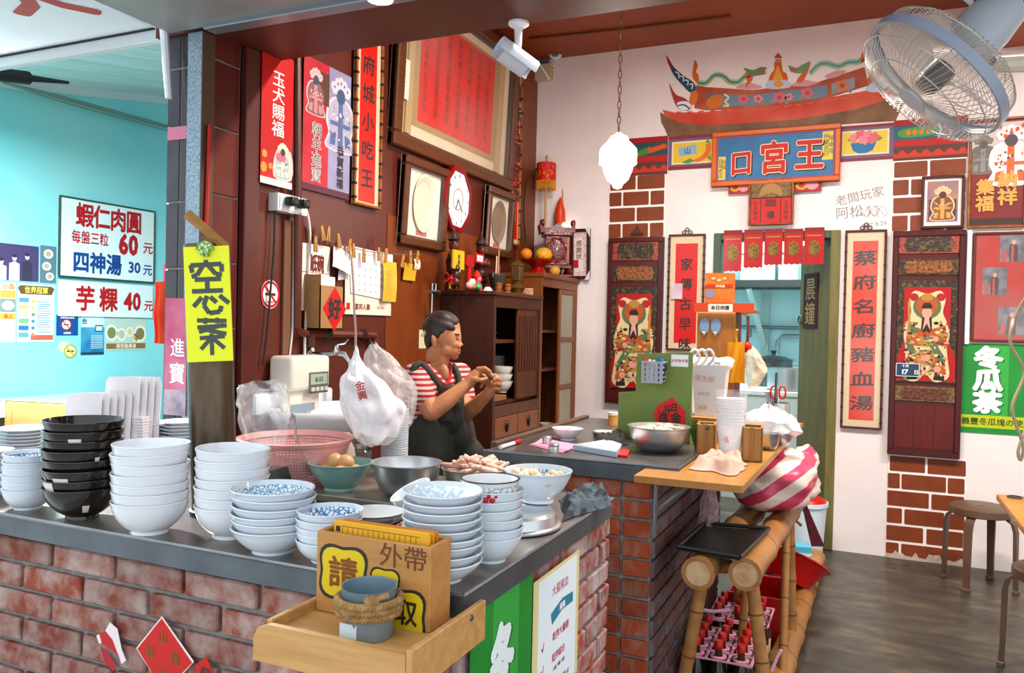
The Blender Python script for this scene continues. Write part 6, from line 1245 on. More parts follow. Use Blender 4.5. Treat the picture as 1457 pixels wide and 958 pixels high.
# on the tall cupboard: fruit dish, shrine, lantern, candle
b = V((XL+.27, ay_(765, .27), T2)); k = msize(b, 1)
t = thing('offering_dish', 'red footed offering dish on the tall cupboard', 'dish', b); MB().lathe([(0, 0), (13*k, 0), (11*k, 3*k), (8*k, 10*k), (14*k, 14*k), (24*k, 18*k), (25*k, 20*k), (23*k, 19.5*k), (0, 15*k)], 28).obj('body', mat('#a81c1c', .25, coat=.4), t); zf = T2+16*k
MB().lathe([(24.8*k, 19.4*k), (25.6*k, 20.4*k), (24.2*k, 20.6*k)], 28).obj('rim', mat('#7c1212', .3), t)
for px, r, c, dx, lb, sz in ((748, 8, '#e8822c', 0, 'orange at the left of the red offering dish', (1, 1, .95)), (765, 12, '#f0b414', .04, 'yellow netted melon in the middle of the offering dish', (1, 1.15, .85))):
    o = thing('fruit', lb, 'fruit', (b.x+dx, ay_(px, .27), zf+r*k*sz[2]+(1.2*k)), group=None); MB().sphere((0, 0, 0), r*k, 18, 12, sz, lambda d: 1+.02*nz(d, 9)).obj('peel', mat(c, .45, bump=.2, bs=120) if r < 10 else pattern('#c8860c', '#f2bc22', 'flower', 55, .5), o, 60); MB().cyl((0, 0, r*k*sz[2]*.95), (0, 0, r*k*sz[2]*1.08), 1.2*k, n=6).obj('stalk', mat('#5a6a2c', .6), o)
o = thing('red_ingot', 'red wrapped sweet tower with gold tip on the offering dish', 'offering', (b.x-.05, ay_(780, .22), zf)); MB().sphere((0, 0, 10*k), 11*k, 14, 10, (1, 1, 1.05), lambda d: 1+.06*math.sin(6*math.atan2(d.y, d.x))).obj('wrapper', mat('#c8142c', .3), o, 60); MB().lathe([(4*k, 20*k), (5*k, 23*k), (2*k, 26*k), (0, 31*k)], 10).obj('gold_tip', mat('#b5763a', .4), o)
o = thing('fruit', 'yellow-brown pear resting beside the foot of the offering dish', 'fruit', (XL+.3, ay_(789, .3), T2)); MB().sphere((0, 0, 8*k), 8.2*k, 16, 12, (1, 1.1, .98)).obj('peel', mat('#d8a04a', .4), o, 60); MB().cyl((0, 0, 15*k), (0, 2*k, 18*k), .8*k, n=5).obj('stalk', mat('#5a3a1c', .6), o)
SH = mat('#5a1016', .3, h2='#7a1c1c', ns=24, bump=.6, bs=45, coat=.3)
bx = V((hit(791, 380, 1, YB-.19).x, YB-.19, T2)); k = msize(bx, 1)
t = thing('carved_shrine', 'dark red carved house shrine on the tall cupboard', 'shrine', bx, R(-62))
MB().box((-.1, -22*k, 0), (.1, 22*k, 4*k), .004).box((-.09, -20*k, 12*k), (.09, 20*k, 17*k), .004).obj('base', SH, t)
for sy in (-1, 1):
    for x in (-.08, .08): MB().lathe([(3*k, 4*k), (4.5*k, 7*k), (2.5*k, 12*k)], 8, (x, sy*17*k, 0)).obj('foot', SH, t)
MB().box((-.075, -17*k, 17*k), (.075, 17*k, 58*k), .004).obj('body', SH, t); MB().sphere((.078, -1*k, 38*k), 14*k, 16, 12, (.25, 1, 1.25), lambda d: 1+.25*nz(d, 4, 3)).obj('carved_relief', SH, t, 60)
MB().box((.07, 13*k, 20*k), (.085, 16*k, 56*k)).obj('gold_post', mat('#b5502c', .4), t); MB().box((-.1, -20*k, 58*k), (.1, 20*k, 62*k), .003).obj('eave', SH, t); MB().box((.095, -17*k, 60*k), (.103, 17*k, 65*k), .001).obj('pale_fret', mat('#b89a90', .5, h2='#5a1016', ns=70, lo=.45, hi=.55), t)
MB().prism([(-24*k, 62*k), (-26*k, 74*k), (-20*k, 68*k), (-8*k, 70*k), (0, 76*k), (8*k, 70*k), (18*k, 69*k), (24*k, 76*k), (24*k, 62*k)], -.09, .09).obj('tmp', SH, t).name = 'curled_roof'
for ch in t.children:
    if ch.name.startswith('curled_roof'): ch.matrix_local = M(((0, 0, 1, 0), (1, 0, 0, 0), (0, 1, 0, 0), (0, 0, 0, 1)))
for sy in (-1, 1): MB().sphere((.05, sy*22*k, 76*k), 4*k, 10, 8, (1, 1, 1.3), lambda d: 1+.3*nz(d, 4)).obj('roof_ornament', SH, t, 60)
b = V((hit(776, 300, 1, YB-.12).x, YB-.12, T2)); hp = hit(775, 260, 1, YB-.12).z-T2; ht = hit(776, 233, 1, YB-.12).z-T2; k = msize(b, 1)
t = thing('votive_lantern', 'red silk lantern with gold fringe on a slim pole above the shrine', 'lantern', b+V((.0, 0, 0)))
MB().cyl((0, 0, 0), (0, 0, ht+8*k), 1.8*k, n=8).obj('pole', mat('#c8924a', .4), t); MB().lathe([(13.5*k, hp), (14*k, hp+1*k), (14*k, ht), (13*k, ht+.5*k), (0, ht+.5*k)], 20).obj('red_shade', mat('#d4281c', .6, h2='#e8862c', ns=40, lo=.55, hi=.65), t)
mb = MB()
for i in range(40): a = i*math.pi/20; mb.box((13.6*k*math.cos(a)-.0025, 13.6*k*math.sin(a)-.0025, hp-9*k-2*k*(i % 2)), (13.6*k*math.cos(a)+.0025, 13.6*k*math.sin(a)+.0025, hp+2*k))
tag(mb.obj('gold_fringe', mat('#eaa41c', .6), t), kind='stuff'); MB().lathe([(0, ht+13*k), (2.5*k, ht+9*k), (2*k, ht+7*k)], 10).obj('finial', mat('#c8924a', .4), t); MB().lathe([(4*k, 0), (5*k, 20*k), (1.5*k, 35*k)], 8).obj('dark_tassel', mat('#2a100c', .7), t)
b = V((XL+.18, ay_(796, .18), T2+.0)); k = msize(b, 1)
t = thing('red_candle', 'red and white flame-shaped ornament standing behind the shrine roof', 'ornament', V((hit(798, 300, 1, YB-.03).x, YB-.045, T2)));
MB().cyl((0, 0, 0), (0, 0, 60*k), 4*k).obj('stem', mat('#7a1c18', .5), t); MB().lathe([(5*k, 72*k), (8*k, 80*k), (7*k, 95*k), (3*k, 108*k), (0, 114*k)], 12).obj('red_body', mat('#e04a2c', .4), t); MB().cyl((0, 6*k, 70*k), (0, 10*k, 128*k), 1.6*k).obj('gold_staff', mat('#c8925a', .4), t); MB().cyl((0, 0, 58*k), (0, 0, 74*k), 5*k, 6*k).obj('white_foot', mat('#f0d8c8', .5), t)
o = thing('small_lamp', 'small white candle bulb glowing beside the shrine roof', 'lamp', V((hit(803, 315, 1, YB-.06).x, YB-.06, T2+72*k))); MB().sphere((0, 0, 0), 3.4*k, 10, 8, (1, 1, 1.6)).obj('bulb', mat('#fff4f0', .4, emit=6), o, 60); MB().cyl((0, 0, -8*k), (0, 0, -4*k), 2*k).obj('socket', mat('#5a1016', .4), o)
P = Panel('certificate_frame', 'framed pink patterned certificate with corner protectors beside the shrine', 'picture frame', 'B', YB, ((812, 327), (840, 325), (840, 398), (813, 396)), .03, tilt=R(3))
P.frame('frame_bar', mat('#3a1a14', .4), .022, -.01, .02); P.sheet('certificate', pattern('#d8a0a4', '#efe0de', 'flower', 60, .5), 0, .003); P.sheet('white_field', paint('#e8dcdc'), .003, .0006, (.2, .18, .62, .85)); P.text('lettering', paint('#8a5a3c'), [('感謝狀', .42, .42, .13, dict(vert=True))], .004); P.sheet('red_seal', paint('#c8323a'), .003, .001, (.12, .62, .4, .78))
for pts in ([(.75, -.02), (1.02, -.02), (1.02, .17)], [(.75, 1.02), (1.02, 1.02), (1.02, .83)]): P.poly('corner_protector', mat('#d8d4d8', .4), pts, .02, .004)
cable('corner_cable', 'brown cable looping down the corner behind the lantern', ((764, 240), (750, 260), (745, 300), (748, 345)), .008, mat('#4a2c1c', .5), off=.05)

# ============================================================ THE WOMAN
PD = 3.45                                     # her distance from the camera
def wp_(px, py, o=0): return CAM+ray(px, py)*(PD+o)
PX = PD/F
HR = V((math.cos(yaw), math.sin(yaw), 0)); HB = V((-math.sin(yaw), math.cos(yaw), 0)); HU = V((0, 0, 1))
foot = wp_(640, 640); foot.z = 0
wo = thing('person', 'woman in red striped shirt and dark apron, hair tied back, peeling food with both hands', 'person', foot)
class Vol:
    """closed blobs fused by a voxel remesh into one continuous skin"""
    def __init__(s): s.mb = MB()
    def ell(s, px, py, o, rx, ry, rz, yaw_=0, tilt=0, n=20, m=14):
        """ellipsoid: radii across the picture and up in pixels, in depth in metres; yaw_ turns it about the vertical"""
        c = wp_(px, py, o)-foot; R3 = M((HR, HU, HB)).transposed().to_3x3(); Q = R3 @ M.Rotation(yaw_, 3, 'Y') @ M.Rotation(tilt, 3, 'Z')
        mm = MB().sphere((0, 0, 0), 1, n, m, (rx*PX, ry*PX, rz)); s.mb.add([tuple(c+Q @ V(v)) for v in mm.v], mm.f); return s
    def cap(s, a, b, ra, rb, n=14):
        a = wp_(*a)-foot; b = wp_(*b)-foot
        s.mb.cyl(a, b, ra, rb, n); s.mb.sphere(a, ra, n, 10); s.mb.sphere(b, rb, n, 10); return s
    def chain(s, pts, rs):
        for i in range(len(pts)-1): s.cap(pts[i], pts[i+1], rs[i], rs[i+1])
        return s
    def obj(s, name, m, vox=.006, it=4, parent=None, keep=None):
        o = s.mb.obj(name, m, parent or wo, 0); me = o.data
        r = o.modifiers.new('fuse', 'REMESH'); r.mode = 'VOXEL'; r.voxel_size = vox; r.use_smooth_shade = True
        q = o.modifiers.new('soften', 'SMOOTH'); q.factor = .5; q.iterations = it
        return o
SKIN = mat('#c98a62', .5, h2='#bd7a54', ns=25, nd=3, sss=.12)
b = Vol()
b.ell(630, 470, 0, 25.5, 26.5, .076).ell(641, 482, -.01, 15.5, 24, .06).ell(644, 497, -.018, 11, 14, .044).ell(646.5, 507, -.022, 5.5, 5.5, .02)
b.ell(654.2, 482, -.03, 2.0, 7, .008, 0, R(14)).ell(656, 490.5, -.033, 3.1, 2.7, .01).ell(654, 493, -.042, 2.2, 2, .008).ell(652.3, 500.5, -.03, 2.6, 3.6, .013)
b.ell(646, 490, -.043, 7.5, 7, .022).ell(650.5, 475.5, -.03, 4.5, 3.5, .03).ell(636, 497, -.035, 10, 11, .036)
b.ell(617.5, 484, -.07, 3.6, 8, .012, R(-30)).ell(616, 481, -.078, 2.6, 5, .006, R(-30)).ell(618.5, 491, -.068, 2.6, 3.5, .008)
b.chain([(624, 495, .0), (620, 516, .01), (620, 530, .012)], [.05, .046, .06]); b.cap((634, 508, -.02), (627, 524, -.015), .022, .03)
# trunk: chest, belly, hips, legs
ax_ = (-.64, .77)                              # her right side, in picture-right and towards the camera
def tr(px, py, o, side): return (px+side*ax_[0]/PX, py, o-side*ax_[1])
def trunk(v, rows):
    for px, py, o, half, r in rows:
        v.cap(tr(px, py, o, half), tr(px, py, o, -half), r, r, 16)
        v.cap(tr(px, py, o, half*.4), tr(px, py, o, -half*.4), r*1.06, r*1.06, 16)
    for (a, c) in zip(rows[:-1], rows[1:]):
        for sd in (-1, -.4, .4, 1): v.cap(tr(a[0], a[1], a[2], a[3]*sd), tr(c[0], c[1], c[2], c[3]*sd), a[4], c[4], 14)
rows = [(622, 536, .02, .09, .055), (623, 552, .015, .085, .078), (623, 572, .01, .076, .084), (623, 596, .01, .072, .086), (624, 622, .01, .08, .094), (625, 655, .01, .085, .096)]
trunk(b, rows)
for sd in (.08, -.08): b.chain([tr(625, 655, .01, sd), tr(626, 740, .01, sd), tr(626, 830, .02, sd)], [.085, .06, .045])
fz = .05
for sd in (.08, -.08):
    p = tr(626, 830, .02, sd)
    a = wp_(*p)-foot; bb_ = V((a.x, a.y, fz)); d = HR*.77-HB*.64
    b.mb.cyl(a, bb_, .045, .04); b.mb.sphere(bb_, .045); b.mb.cyl(bb_+V((0, 0, -.015)), bb_+d*.15+V((0, 0, -.02)), .036, .028); b.mb.sphere(bb_+d*.15+V((0, 0, -.02)), .03)
# arms
RS, RE, RW = (592, 533, -.11), (614, 587, -.19), (666, 546, -.15)
LS, LE, LW = (655, 532, .12), (662, 589, .0), (694, 561, -.1)
b.chain([RS, (600, 560, -.16), RE], [.046, .045, .039]); b.chain([RE, (634, 572, -.18), RW], [.038, .037, .025])
b.chain([LS, (660, 562, .07), LE], [.044, .042, .037]); b.chain([LE, (675, 579, -.045), LW], [.036, .034, .024])
# hands: palms, fingers, thumbs
b.ell(676, 534, -.145, 11, 7.5, .026, 0, R(42)); b.cap(RW, (672, 539, -.147), .025, .026)
f = .0088
b.chain([(680, 525, -.155), (690, 524, -.162), (697, 529, -.158), (699, 536, -.152)], [f*1.1, f, f*.95, f*.8])      # index
b.chain([(682, 528, -.142), (691, 528.5, -.142), (697, 534, -.14), (697, 541, -.138)], [f*1.1, f, f*.95, f*.8])     # middle
b.chain([(681, 533, -.127), (689, 535, -.122), (693, 541, -.122), (690, 546, -.126)], [f*1.05, f*.95, f*.9, f*.75])
b.chain([(678, 538, -.117), (685, 542, -.11), (687, 547, -.112), (684, 551, -.117)], [f*.95, f*.85, f*.8, f*.7])
b.chain([(674, 540, -.168), (683, 541, -.18), (693, 539, -.168)], [f*1.3, f*1.1, f*.85])                            # thumb
b.ell(700, 551, -.11, 8.5, 10, .021, 0, R(-15)); b.cap(LW, (697, 556, -.105), .024, .025)
b.chain([(704, 543, -.125), (709, 537, -.142), (704, 534, -.157), (699, 536, -.16)], [f*1.1, f, f*.95, f*.8])
b.chain([(706, 547, -.125), (712, 542, -.145), (708, 539, -.162), (702, 541, -.166)], [f*1.1, f, f*.95, f*.8])
b.chain([(706, 552, -.122), (712, 548, -.142), (708, 546, -.16), (702, 547, -.164)], [f*1.05, f*.95, f*.9, f*.75])
b.chain([(704, 557, -.118), (709, 555, -.136), (706, 553, -.154), (701, 553, -.158)], [f*.95, f*.85, f*.8, f*.7])
b.chain([(696, 548, -.125), (695, 541, -.147), (697, 537, -.155)], [f*1.25, f*1.05, f*.85])
b.ell(630, 533, -.055, 10, 15, .02, R(35)).ell(626, 526, -.04, 12, 7, .022, R(30))
b.obj('body', SKIN, .0036, 3)
# face details

def blob(name, m, specs, par=wo, vox=None):
    v = Vol()
    for sp in specs: v.ell(*sp)
    return v.mb.obj(name, m, par, 80)
blob('eye', mat('#20140e', .3), [(649, 482.6, -.051, 3.6, 1.2, .007, 0, R(-8))]); blob('eyelid', SKIN, [(648.6, 480.8, -.0485, 4, 1.9, .008, 0, R(-10))]); blob('eye_bag', SKIN, [(648, 485, -.048, 3.6, 1.2, .006)]); blob('eyebrow', mat('#4a3020', .7), [(649, 475.8, -.055, 5.2, 1.3, .007, 0, R(-2))])
blob('eye', mat('#20140e', .3), [(655, 482, -.018, 1.4, .9, .006)]); blob('upper_lip', mat('#a8564c', .45), [(652.6, 499.6, -.038, 3.6, 1.2, .008, 0, R(12))]); blob('lower_lip', mat('#b4625a', .45), [(651.8, 502.6, -.038, 3.3, 1.4, .008, 0, R(-2))])
# hair
h = Vol(); h.ell(623, 468, .01, 20.5, 25.8, .083).ell(634, 455, .0, 19, 12.5, .07, 0, R(-16)).ell(643, 454.5, .0, 12, 7, .05, 0, R(-30)).ell(613, 482, .01, 9.5, 17, .07).ell(614, 493, .015, 8, 10, .05)
h.ell(631, 463, -.052, 18, 8.5, .027, 0, R(-18)).ell(620, 474, -.058, 9, 9.5, .024).ell(627, 470, -.062, 9, 7, .018, 0, R(-14)).ell(641, 456.5, -.025, 12, 6, .035, 0, R(-26)).ell(607, 466, .012, 6, 11, .035).ell(609, 451, .012, 4.5, 5, .02)
h.obj('hair', mat('#1c1310', .55, h2='#35251c', ns=40, nd=4, stretch=(1, 1, 4)), .005, 3)
blob('hair_clip', mat('#c8b8a8', .4), [(605.5, 474, -.03, 2.2, 4.5, .012, 0, R(20))])
# striped shirt with short sleeves
STR = pattern('#a8242e', '#c9aca4', 'stripe', 14.5, .8)
s = Vol(); rows2 = [(a, c, d, e+.003, g+.008) for a, c, d, e, g in rows[1:]]; rows2[0] = (622, 553, .012, .09, .09)
trunk(s, rows2); s.cap(tr(621, 534, .028, .1), tr(622, 553, .022, .09), .05, .07).cap(tr(622, 534, .028, -.1), tr(622, 553, .022, -.09), .05, .07).cap((607, 526, -.02), (594, 532, -.1), .036, .05)
s.chain([RS, (601, 564, -.166)], [.054, .055]); s.chain([LS, (660, 566, .065)], [.051, .052]); s.cap((638, 526, .06), (653, 531, .11), .036, .046)
s.obj('striped_shirt', STR, .007, 4)
# neckline: skin V with red collar
COLR = mat('#b01c2a', .8)
def ribbon(name, m, pts, w):
    P_ = [V(p) for p in spline([wp_(*q)-foot for q in pts], 5, False)]; n = len(P_); vs = []; cl_ = CAM-foot
    for i, p in enumerate(P_):
        s_ = (P_[min(i+1, n-1)]-P_[max(i-1, 0)]).cross(cl_-p).normalized()*w/2; vs += [tuple(p-s_), tuple(p+s_)]
    o = MB().add(vs, [(2*i, 2*i+1, 2*i+3, 2*i+2) for i in range(n-1)]).obj(name, m, wo, 60); q = o.modifiers.new('t', 'SOLIDIFY'); q.thickness = .007; q.offset = 0
ribbon('red_collar', COLR, ((603, 513, -.045), (608, 521, -.083), (619, 534, -.108), (630, 546, -.112), (637, 545, -.092), (641, 532, -.045), (640, 517, -.0)), .014)
# apron: bib, straps, skirt
APR = mat('#26251f', .75, h2='#2f2e26', ns=60, nd=2, bump=.1, bs=120)
a = Vol(); rows3 = [(626, 594, .0, .072, .093), (627, 615, .0, .08, .102), (628, 640, .0, .088, .108), (630, 690, .0, .095, .105), (630, 740, .0, .09, .1)]
trunk(a, rows3); a.ell(640, 560, -.092, 17, 15, .022, R(38)).ell(640, 578, -.086, 19, 20, .03, R(38)).ell(638, 596, -.07, 26, 24, .05, R(38)).ell(650, 622, -.05, 26, 28, .06, R(38)).ell(664, 645, -.04, 27, 24, .065, 0, R(-30))
a.obj('apron', APR, .007, 30)
for pts in (((586, 529, -.16), (591, 521, -.155), (599, 518, -.14), (608, 527, -.135), (618, 540, -.122), (629, 554, -.112)), ((643, 519, .03), (649, 528, .0), (653, 540, -.03), (653, 556, -.055))):
    ribbon('apron_strap', APR, pts, .027)
def bib(u, v):
    x0, x1 = 625-3*v, 657+4*v; p = wp_(x0+(x1-x0)*u, 548+54*v, -.118+.062*u-.03*math.sin(math.pi*u)-.012*v)-foot; return tuple(p)
q = MB().grid(bib, 10, 10).obj('apron_bib', APR, wo, 80).modifiers.new('t', 'SOLIDIFY'); q.thickness = .006
blob('pink_badge', mat('#c87a80', .6), [(651, 571, -.112, 3.2, 4, .006)])
c = wp_(698, 537, -.17)
tag(MB().sphere((0, 0, 0), .011, 10, 8, (1.2, .7, .9)).obj('peeled_morsel', mat('#5a3a2c', .5)), 'small dark morsel held between the fingers of both hands', 'food').location = c

# ============================================================ WASH CORNER, BASKET, STEEL BOWLS
def lat(px, py, d): return CAM+ray(px, py)*d
# dispenser with a small clock display, on the front worktop's far side
yd = hit(409, 545, 0, XL+.12).y
P = Panel('paper_dispenser', 'beige wall dispenser with a small digital clock display', 'dispenser', 'L', XL, ((381, 505), (437, 505), (437, 585), (381, 580)), .01)
BEI = mat('#e6ddd0', .4); zq = .13
MB().box((-P.w/2, -P.h*.12, 0), (P.w/2, P.h/2, zq), .02, 3).obj('upper_body', BEI, P.o); MB().box((-P.w*.42, -P.h/2, 0), (P.w*.36, -P.h*.1, zq*.8), .015, 2).obj('lower_body', BEI, P.o)
P.sheet('dark_panel', paint('#5a5c58'), zq, .003, (.42, .3, .92, .68)); P.sheet('display', paint('#9fb0a0'), zq+.003, .001, (.45, .33, .89, .52)); P.text('digits', INK, [('16:55', .67, .43, .12, dict(bold=.02))], zq+.0045)
for i in range(4): P.sheet('button', paint('#c8c4ba'), zq+.003, .006, (.46+i*.115, .57, .54+i*.115, .64))
P.sheet('slot_mouth', paint('#8a9aa8'), zq*.8, .002, (.1, .86, .7, 1.0))
# wash basin on the side wall
CER = mat('#e9edf3', .15, coat=.4)
zr = hit(470, 580, 0, XL+.25).z; yb_ = hit(468, 580, 0, XL+.22).y
wb_ = thing('wash_basin', 'white ceramic wash basin on the side wall under the tap', 'basin', (XL, yb_, zr))
ry_ = .30; rx_ = .23
def basin(mb, rows, back=.0):
    n = 36; vs = []; fs = []
    for j, (k, z) in enumerate(rows):
        for i in range(n):
            a = 2*math.pi*i/n; x = math.cos(a); y = math.sin(a); xx = .21+rx_*k*x*(1 if x > 0 else .85); vs.append((max(xx, .004), ry_*k*y, z))
    for j in range(len(rows)-1):
        for i in range(n): fs.append((j*n+i, j*n+(i+1) % n, (j+1)*n+(i+1) % n, (j+1)*n+i))
    fs.append(tuple(range((len(rows)-1)*n, len(rows)*n))); return mb.add(vs, fs)
basin(MB(), [(.35, -.2), (.55, -.17), (.8, -.09), (.97, -.035), (1.0, -.01), (.985, 0), (.86, -.004), (.8, -.03), (.6, -.09), (.2, -.11)]).obj('bowl', CER, wb_, 60)
MB().box((.0, -.26, -.03), (.05, .26, .06), .015, 2).obj('back_ledge', CER, wb_); MB().cyl((.2, 0, -.105), (.2, 0, -.1), .025).obj('drain', STEELD, wb_); MB().cyl((.16, 0, -.55), (.16, 0, -.18), .035).obj('waste_pipe', mat('#8a8e90', .4), wb_)
tag(MB().sphere((0, 0, 0), .028, 10, 8, (1, 1, 1.1), lambda d: 1+.2*nz(d, 3)).obj('dish_sponge', mat('#4a4234', .8, h2='#8a7a5a', ns=30)), 'dark wet sponge on the ledge of the wash basin', 'sponge').location = (XL+.028, yb_-.03, zr+.06+.03)
# tap
q = hit(443, 505, 0, XL+.02); tp = thing('water_tap', 'chrome wall tap above the wash basin', 'tap', q); CHR = mat('#b4b8ba', .2, 1)
MB().at((0, 0, 0), ry=math.pi/2).lathe([(0, .0), (.035, 0), (.033, .008), (.016, .014), (.014, .06), (0, .06)], 18).obj('flange', CHR, tp); MB().tube([(.03, .0, 0), (.1, .05, .01), (.13, .07, .005), (.15, .085, -.03), (.152, .088, -.07)], [.013, .014, .015, .012, .011], 10).obj('spout', CHR, tp); MB().lathe([(.016, 0), (.02, .02), (.012, .045), (0, .05)], 12, (.1, .05, .0)).obj('valve_body', CHR, tp); MB().tube([(.1, .05, .045), (.1, .11, .05), (.1, .14, .07)], .006, 6).obj('lever', CHR, tp)
# plastic bags hanging by the basin
BAGW = film('#f4f0f4', .78, .25, 'bag_white', 14); BAGC = film('#eee6e4', .3, .12, 'bag_clear', 22)
def bag(name, label, px_poly, d, thick, m, seed=0, tie=None, n=44, mv=16, cr=.03, cat='plastic bag', par=None):
    """hanging bag: outline read as (px y, x left, x right) rows, given a crumpled round section"""
    rows = px_poly; c = lat((rows[-1][1]+rows[-1][2])/2, rows[-1][0], d); vs = []; fs = []
    rr = []
    for a, b in zip(rows[:-1], rows[1:]):
        for k in range(3): t = k/3; rr.append(tuple(a[j]*(1-t)+b[j]*t for j in range(3)))
    rr.append(rows[-1])
    for j, (y, x0, x1) in enumerate(rr):
        u = j/(len(rr)-1); w = (x1-x0)/2*d/F; cc = lat((x0+x1)/2, y, d)-c
        for i in range(n):
            a = 2*math.pi*i/n; k = 1+cr*8*nz((math.cos(a)*2, math.sin(a)*2, j*.35), 1.1, seed)+cr*2.5*math.sin(a*9+j*.25+seed+2*nz((j*.3, a, 0), 1, seed))
            vs.append(tuple(cc+HR*(w*math.cos(a)*k)+HB*(min(thick, w*1.0)*math.sin(a)*k)+V((0, 0, cr*nz((a, j*.4, 0), 1.5, seed)))))
    for j in range(len(rr)-1):
        for i in range(n): fs.append((j*n+i, (j+1)*n+i, (j+1)*n+(i+1) % n, j*n+(i+1) % n))
    fs.append(tuple(range((len(rr)-1)*n, len(rr)*n))[::-1])
    t = thing(name, label, cat, c); o = MB().add(vs, fs).obj('film', m, t, 80)
    sm = o.modifiers.new('s', 'SUBSURF'); sm.levels = sm.render_levels = 1
    return t, c
t, c = bag('plastic_bag', 'white plastic carrier bag with red print hanging beside the basin', [(497, 505, 509), (510, 502, 512), (528, 494, 524), (548, 486, 548), (572, 486, 572), (595, 492, 574), (620, 505, 566), (634, 520, 548)], 2.86, .07, BAGW, 1)
mb = MB(); o_ = lat(514, 556, 2.77)-c; mb.x = M.Translation(o_) @ M((HR, HU, -HB)).transposed().to_4x4(); text(mb, '金興', 0, 0, .035, 0, .02, vert=True, rot=.25); mb.obj('red_lettering', RED, t, 0)
MB().tube([lat(506, 498, 2.86)-c, lat(506, 470, 2.86)-c, lat(504, 440, 2.86)-c, lat(503, 405, 2.86)-c, lat(500, 366, 2.9)-c], .004, 6).obj('hanging_cord', mat('#a89088', .5), t)
bag('plastic_bag', 'clear crumpled plastic bag hanging behind the carrier bag', [(492, 526, 534), (500, 522, 550), (515, 516, 566), (535, 518, 582), (556, 524, 590), (580, 530, 590), (600, 540, 588), (612, 552, 580)], 3.06, .08, BAGC, 4, cr=.03)
cu = lat(561, 654, 2.98); cu.z = IZ+.002; cu = thing('cup_stack', 'tall stack of pale plastic cup lids beside the woman', 'cup stack', cu)
k = 2.98/F
for i in range(28): MB().lathe([(18*k, 0), (19*k, .4*k), (19.5*k, 2.6*k), (18.5*k, 3.1*k), (17*k, 3.1*k), (16*k, .6*k)], 24).obj('lid', mat('#d5dbe4', .25, alpha=.85), cu).location = (0, 0, i*3.4*k)
MB().lathe([(0, -.001), (20*k, -.001), (20*k, .0), (0, 0)], 20).obj('base_lid', mat('#c8ced6', .3), cu)
# pink colander basket
d = 2.32; pc = lat(420, 690, d); k = d/F; zb_ = IZ+.001
pc = onz(420, 683, IZ); d = dep(pc); k = d/F
pb = thing('pink_basket', 'large pink plastic colander basket on the inner work table', 'basket', (pc.x, pc.y, zb_))
zt_ = hit(420, 622, 1, pc.y).z-zb_
r1 = 78*k; r0 = 58*k
PK = mat('#f2b3b0', .4, h2='#eea8a4', ns=4)
def holes_mat():
    m = bpy.data.materials.new('m_colander'); m.use_nodes = True; nt = m.node_tree; N = nt.nodes; L = nt.links; b = N['Principled BSDF']; b.inputs['Base Color'].default_value = lin('#f0aca8'); b.inputs['Roughness'].default_value = .4
    uv = N.new('ShaderNodeTexCoord'); sp = N.new('ShaderNodeSeparateXYZ'); L.new(uv.outputs['Object'], sp.inputs[0])
    at = N.new('ShaderNodeMath'); at.operation = 'ARCTAN2'; L.new(sp.outputs[1], at.inputs[0]); L.new(sp.outputs[0], at.inputs[1])
    def fr(src, s):
        m1 = N.new('ShaderNodeMath'); m1.operation = 'MULTIPLY'; m1.inputs[1].default_value = s; L.new(src, m1.inputs[0])
        f1 = N.new('ShaderNodeMath'); f1.operation = 'FRACT'; L.new(m1.outputs[0], f1.inputs[0])
        a1 = N.new('ShaderNodeMath'); a1.operation = 'SUBTRACT'; a1.inputs[1].default_value = .5; L.new(f1.outputs[0], a1.inputs[0])
        p1 = N.new('ShaderNodeMath'); p1.operation = 'POWER'; p1.inputs[1].default_value = 2; L.new(a1.outputs[0], p1.inputs[0]); return p1.outputs[0]
    ad = N.new('ShaderNodeMath'); ad.operation = 'ADD'; L.new(fr(at.outputs[0], 17), ad.inputs[0]); L.new(fr(sp.outputs[2], 95), ad.inputs[1])
    gt = N.new('ShaderNodeMath'); gt.operation = 'GREATER_THAN'; gt.inputs[1].default_value = .05; L.new(ad.outputs[0], gt.inputs[0]); L.new(gt.outputs[0], b.inputs['Alpha']); return m
MB().lathe([(r0, .012), (r0+(r1-r0)*.92, zt_*.88)], 56).obj('perforated_wall', holes_mat(), pb, 60); MB().lathe([(0, .004), (r0, 0), (r0*1.02, .014)], 40).obj('floor', PK, pb)
MB().lathe([(r0+(r1-r0)*.9, zt_*.86), (r1, zt_*.9), (r1*1.04, zt_*.96), (r1*1.05, zt_), (r1*.98, zt_*1.01), (r1*.94, zt_*.88)], 56).obj('rim', PK, pb, 60)
t, c = bag('plastic_bag', 'clear plastic bag standing in the pink basket', [(546, 342, 402), (556, 341, 404), (572, 340, 408), (592, 342, 410), (612, 348, 408), (640, 356, 404)], dep(pb.location)+.0, .1, film('#f2f4f8', .14, .08, 'bag_basket', 16), 7, cr=.03)
o = thing('ladle', 'steel ladle handle sticking out of the pink basket', 'ladle', pb.location+V((0, 0, .03))); q = lat(412, 590, dep(pb.location)-.02)-o.location; q2 = lat(421, 622, dep(pb.location)-.02)-o.location
MB().tube([q+V((.0, 0, -.02)), q+V((.012, 0, .002)), q+V((.02, 0, -.004)), q2, (.05, 0, .02)], .0055, 6).obj('handle', STEEL, o); MB().sphere((.05, 0, .02), .035, 12, 8, (1, 1, .5)).obj('scoop', STEEL, o, 60)
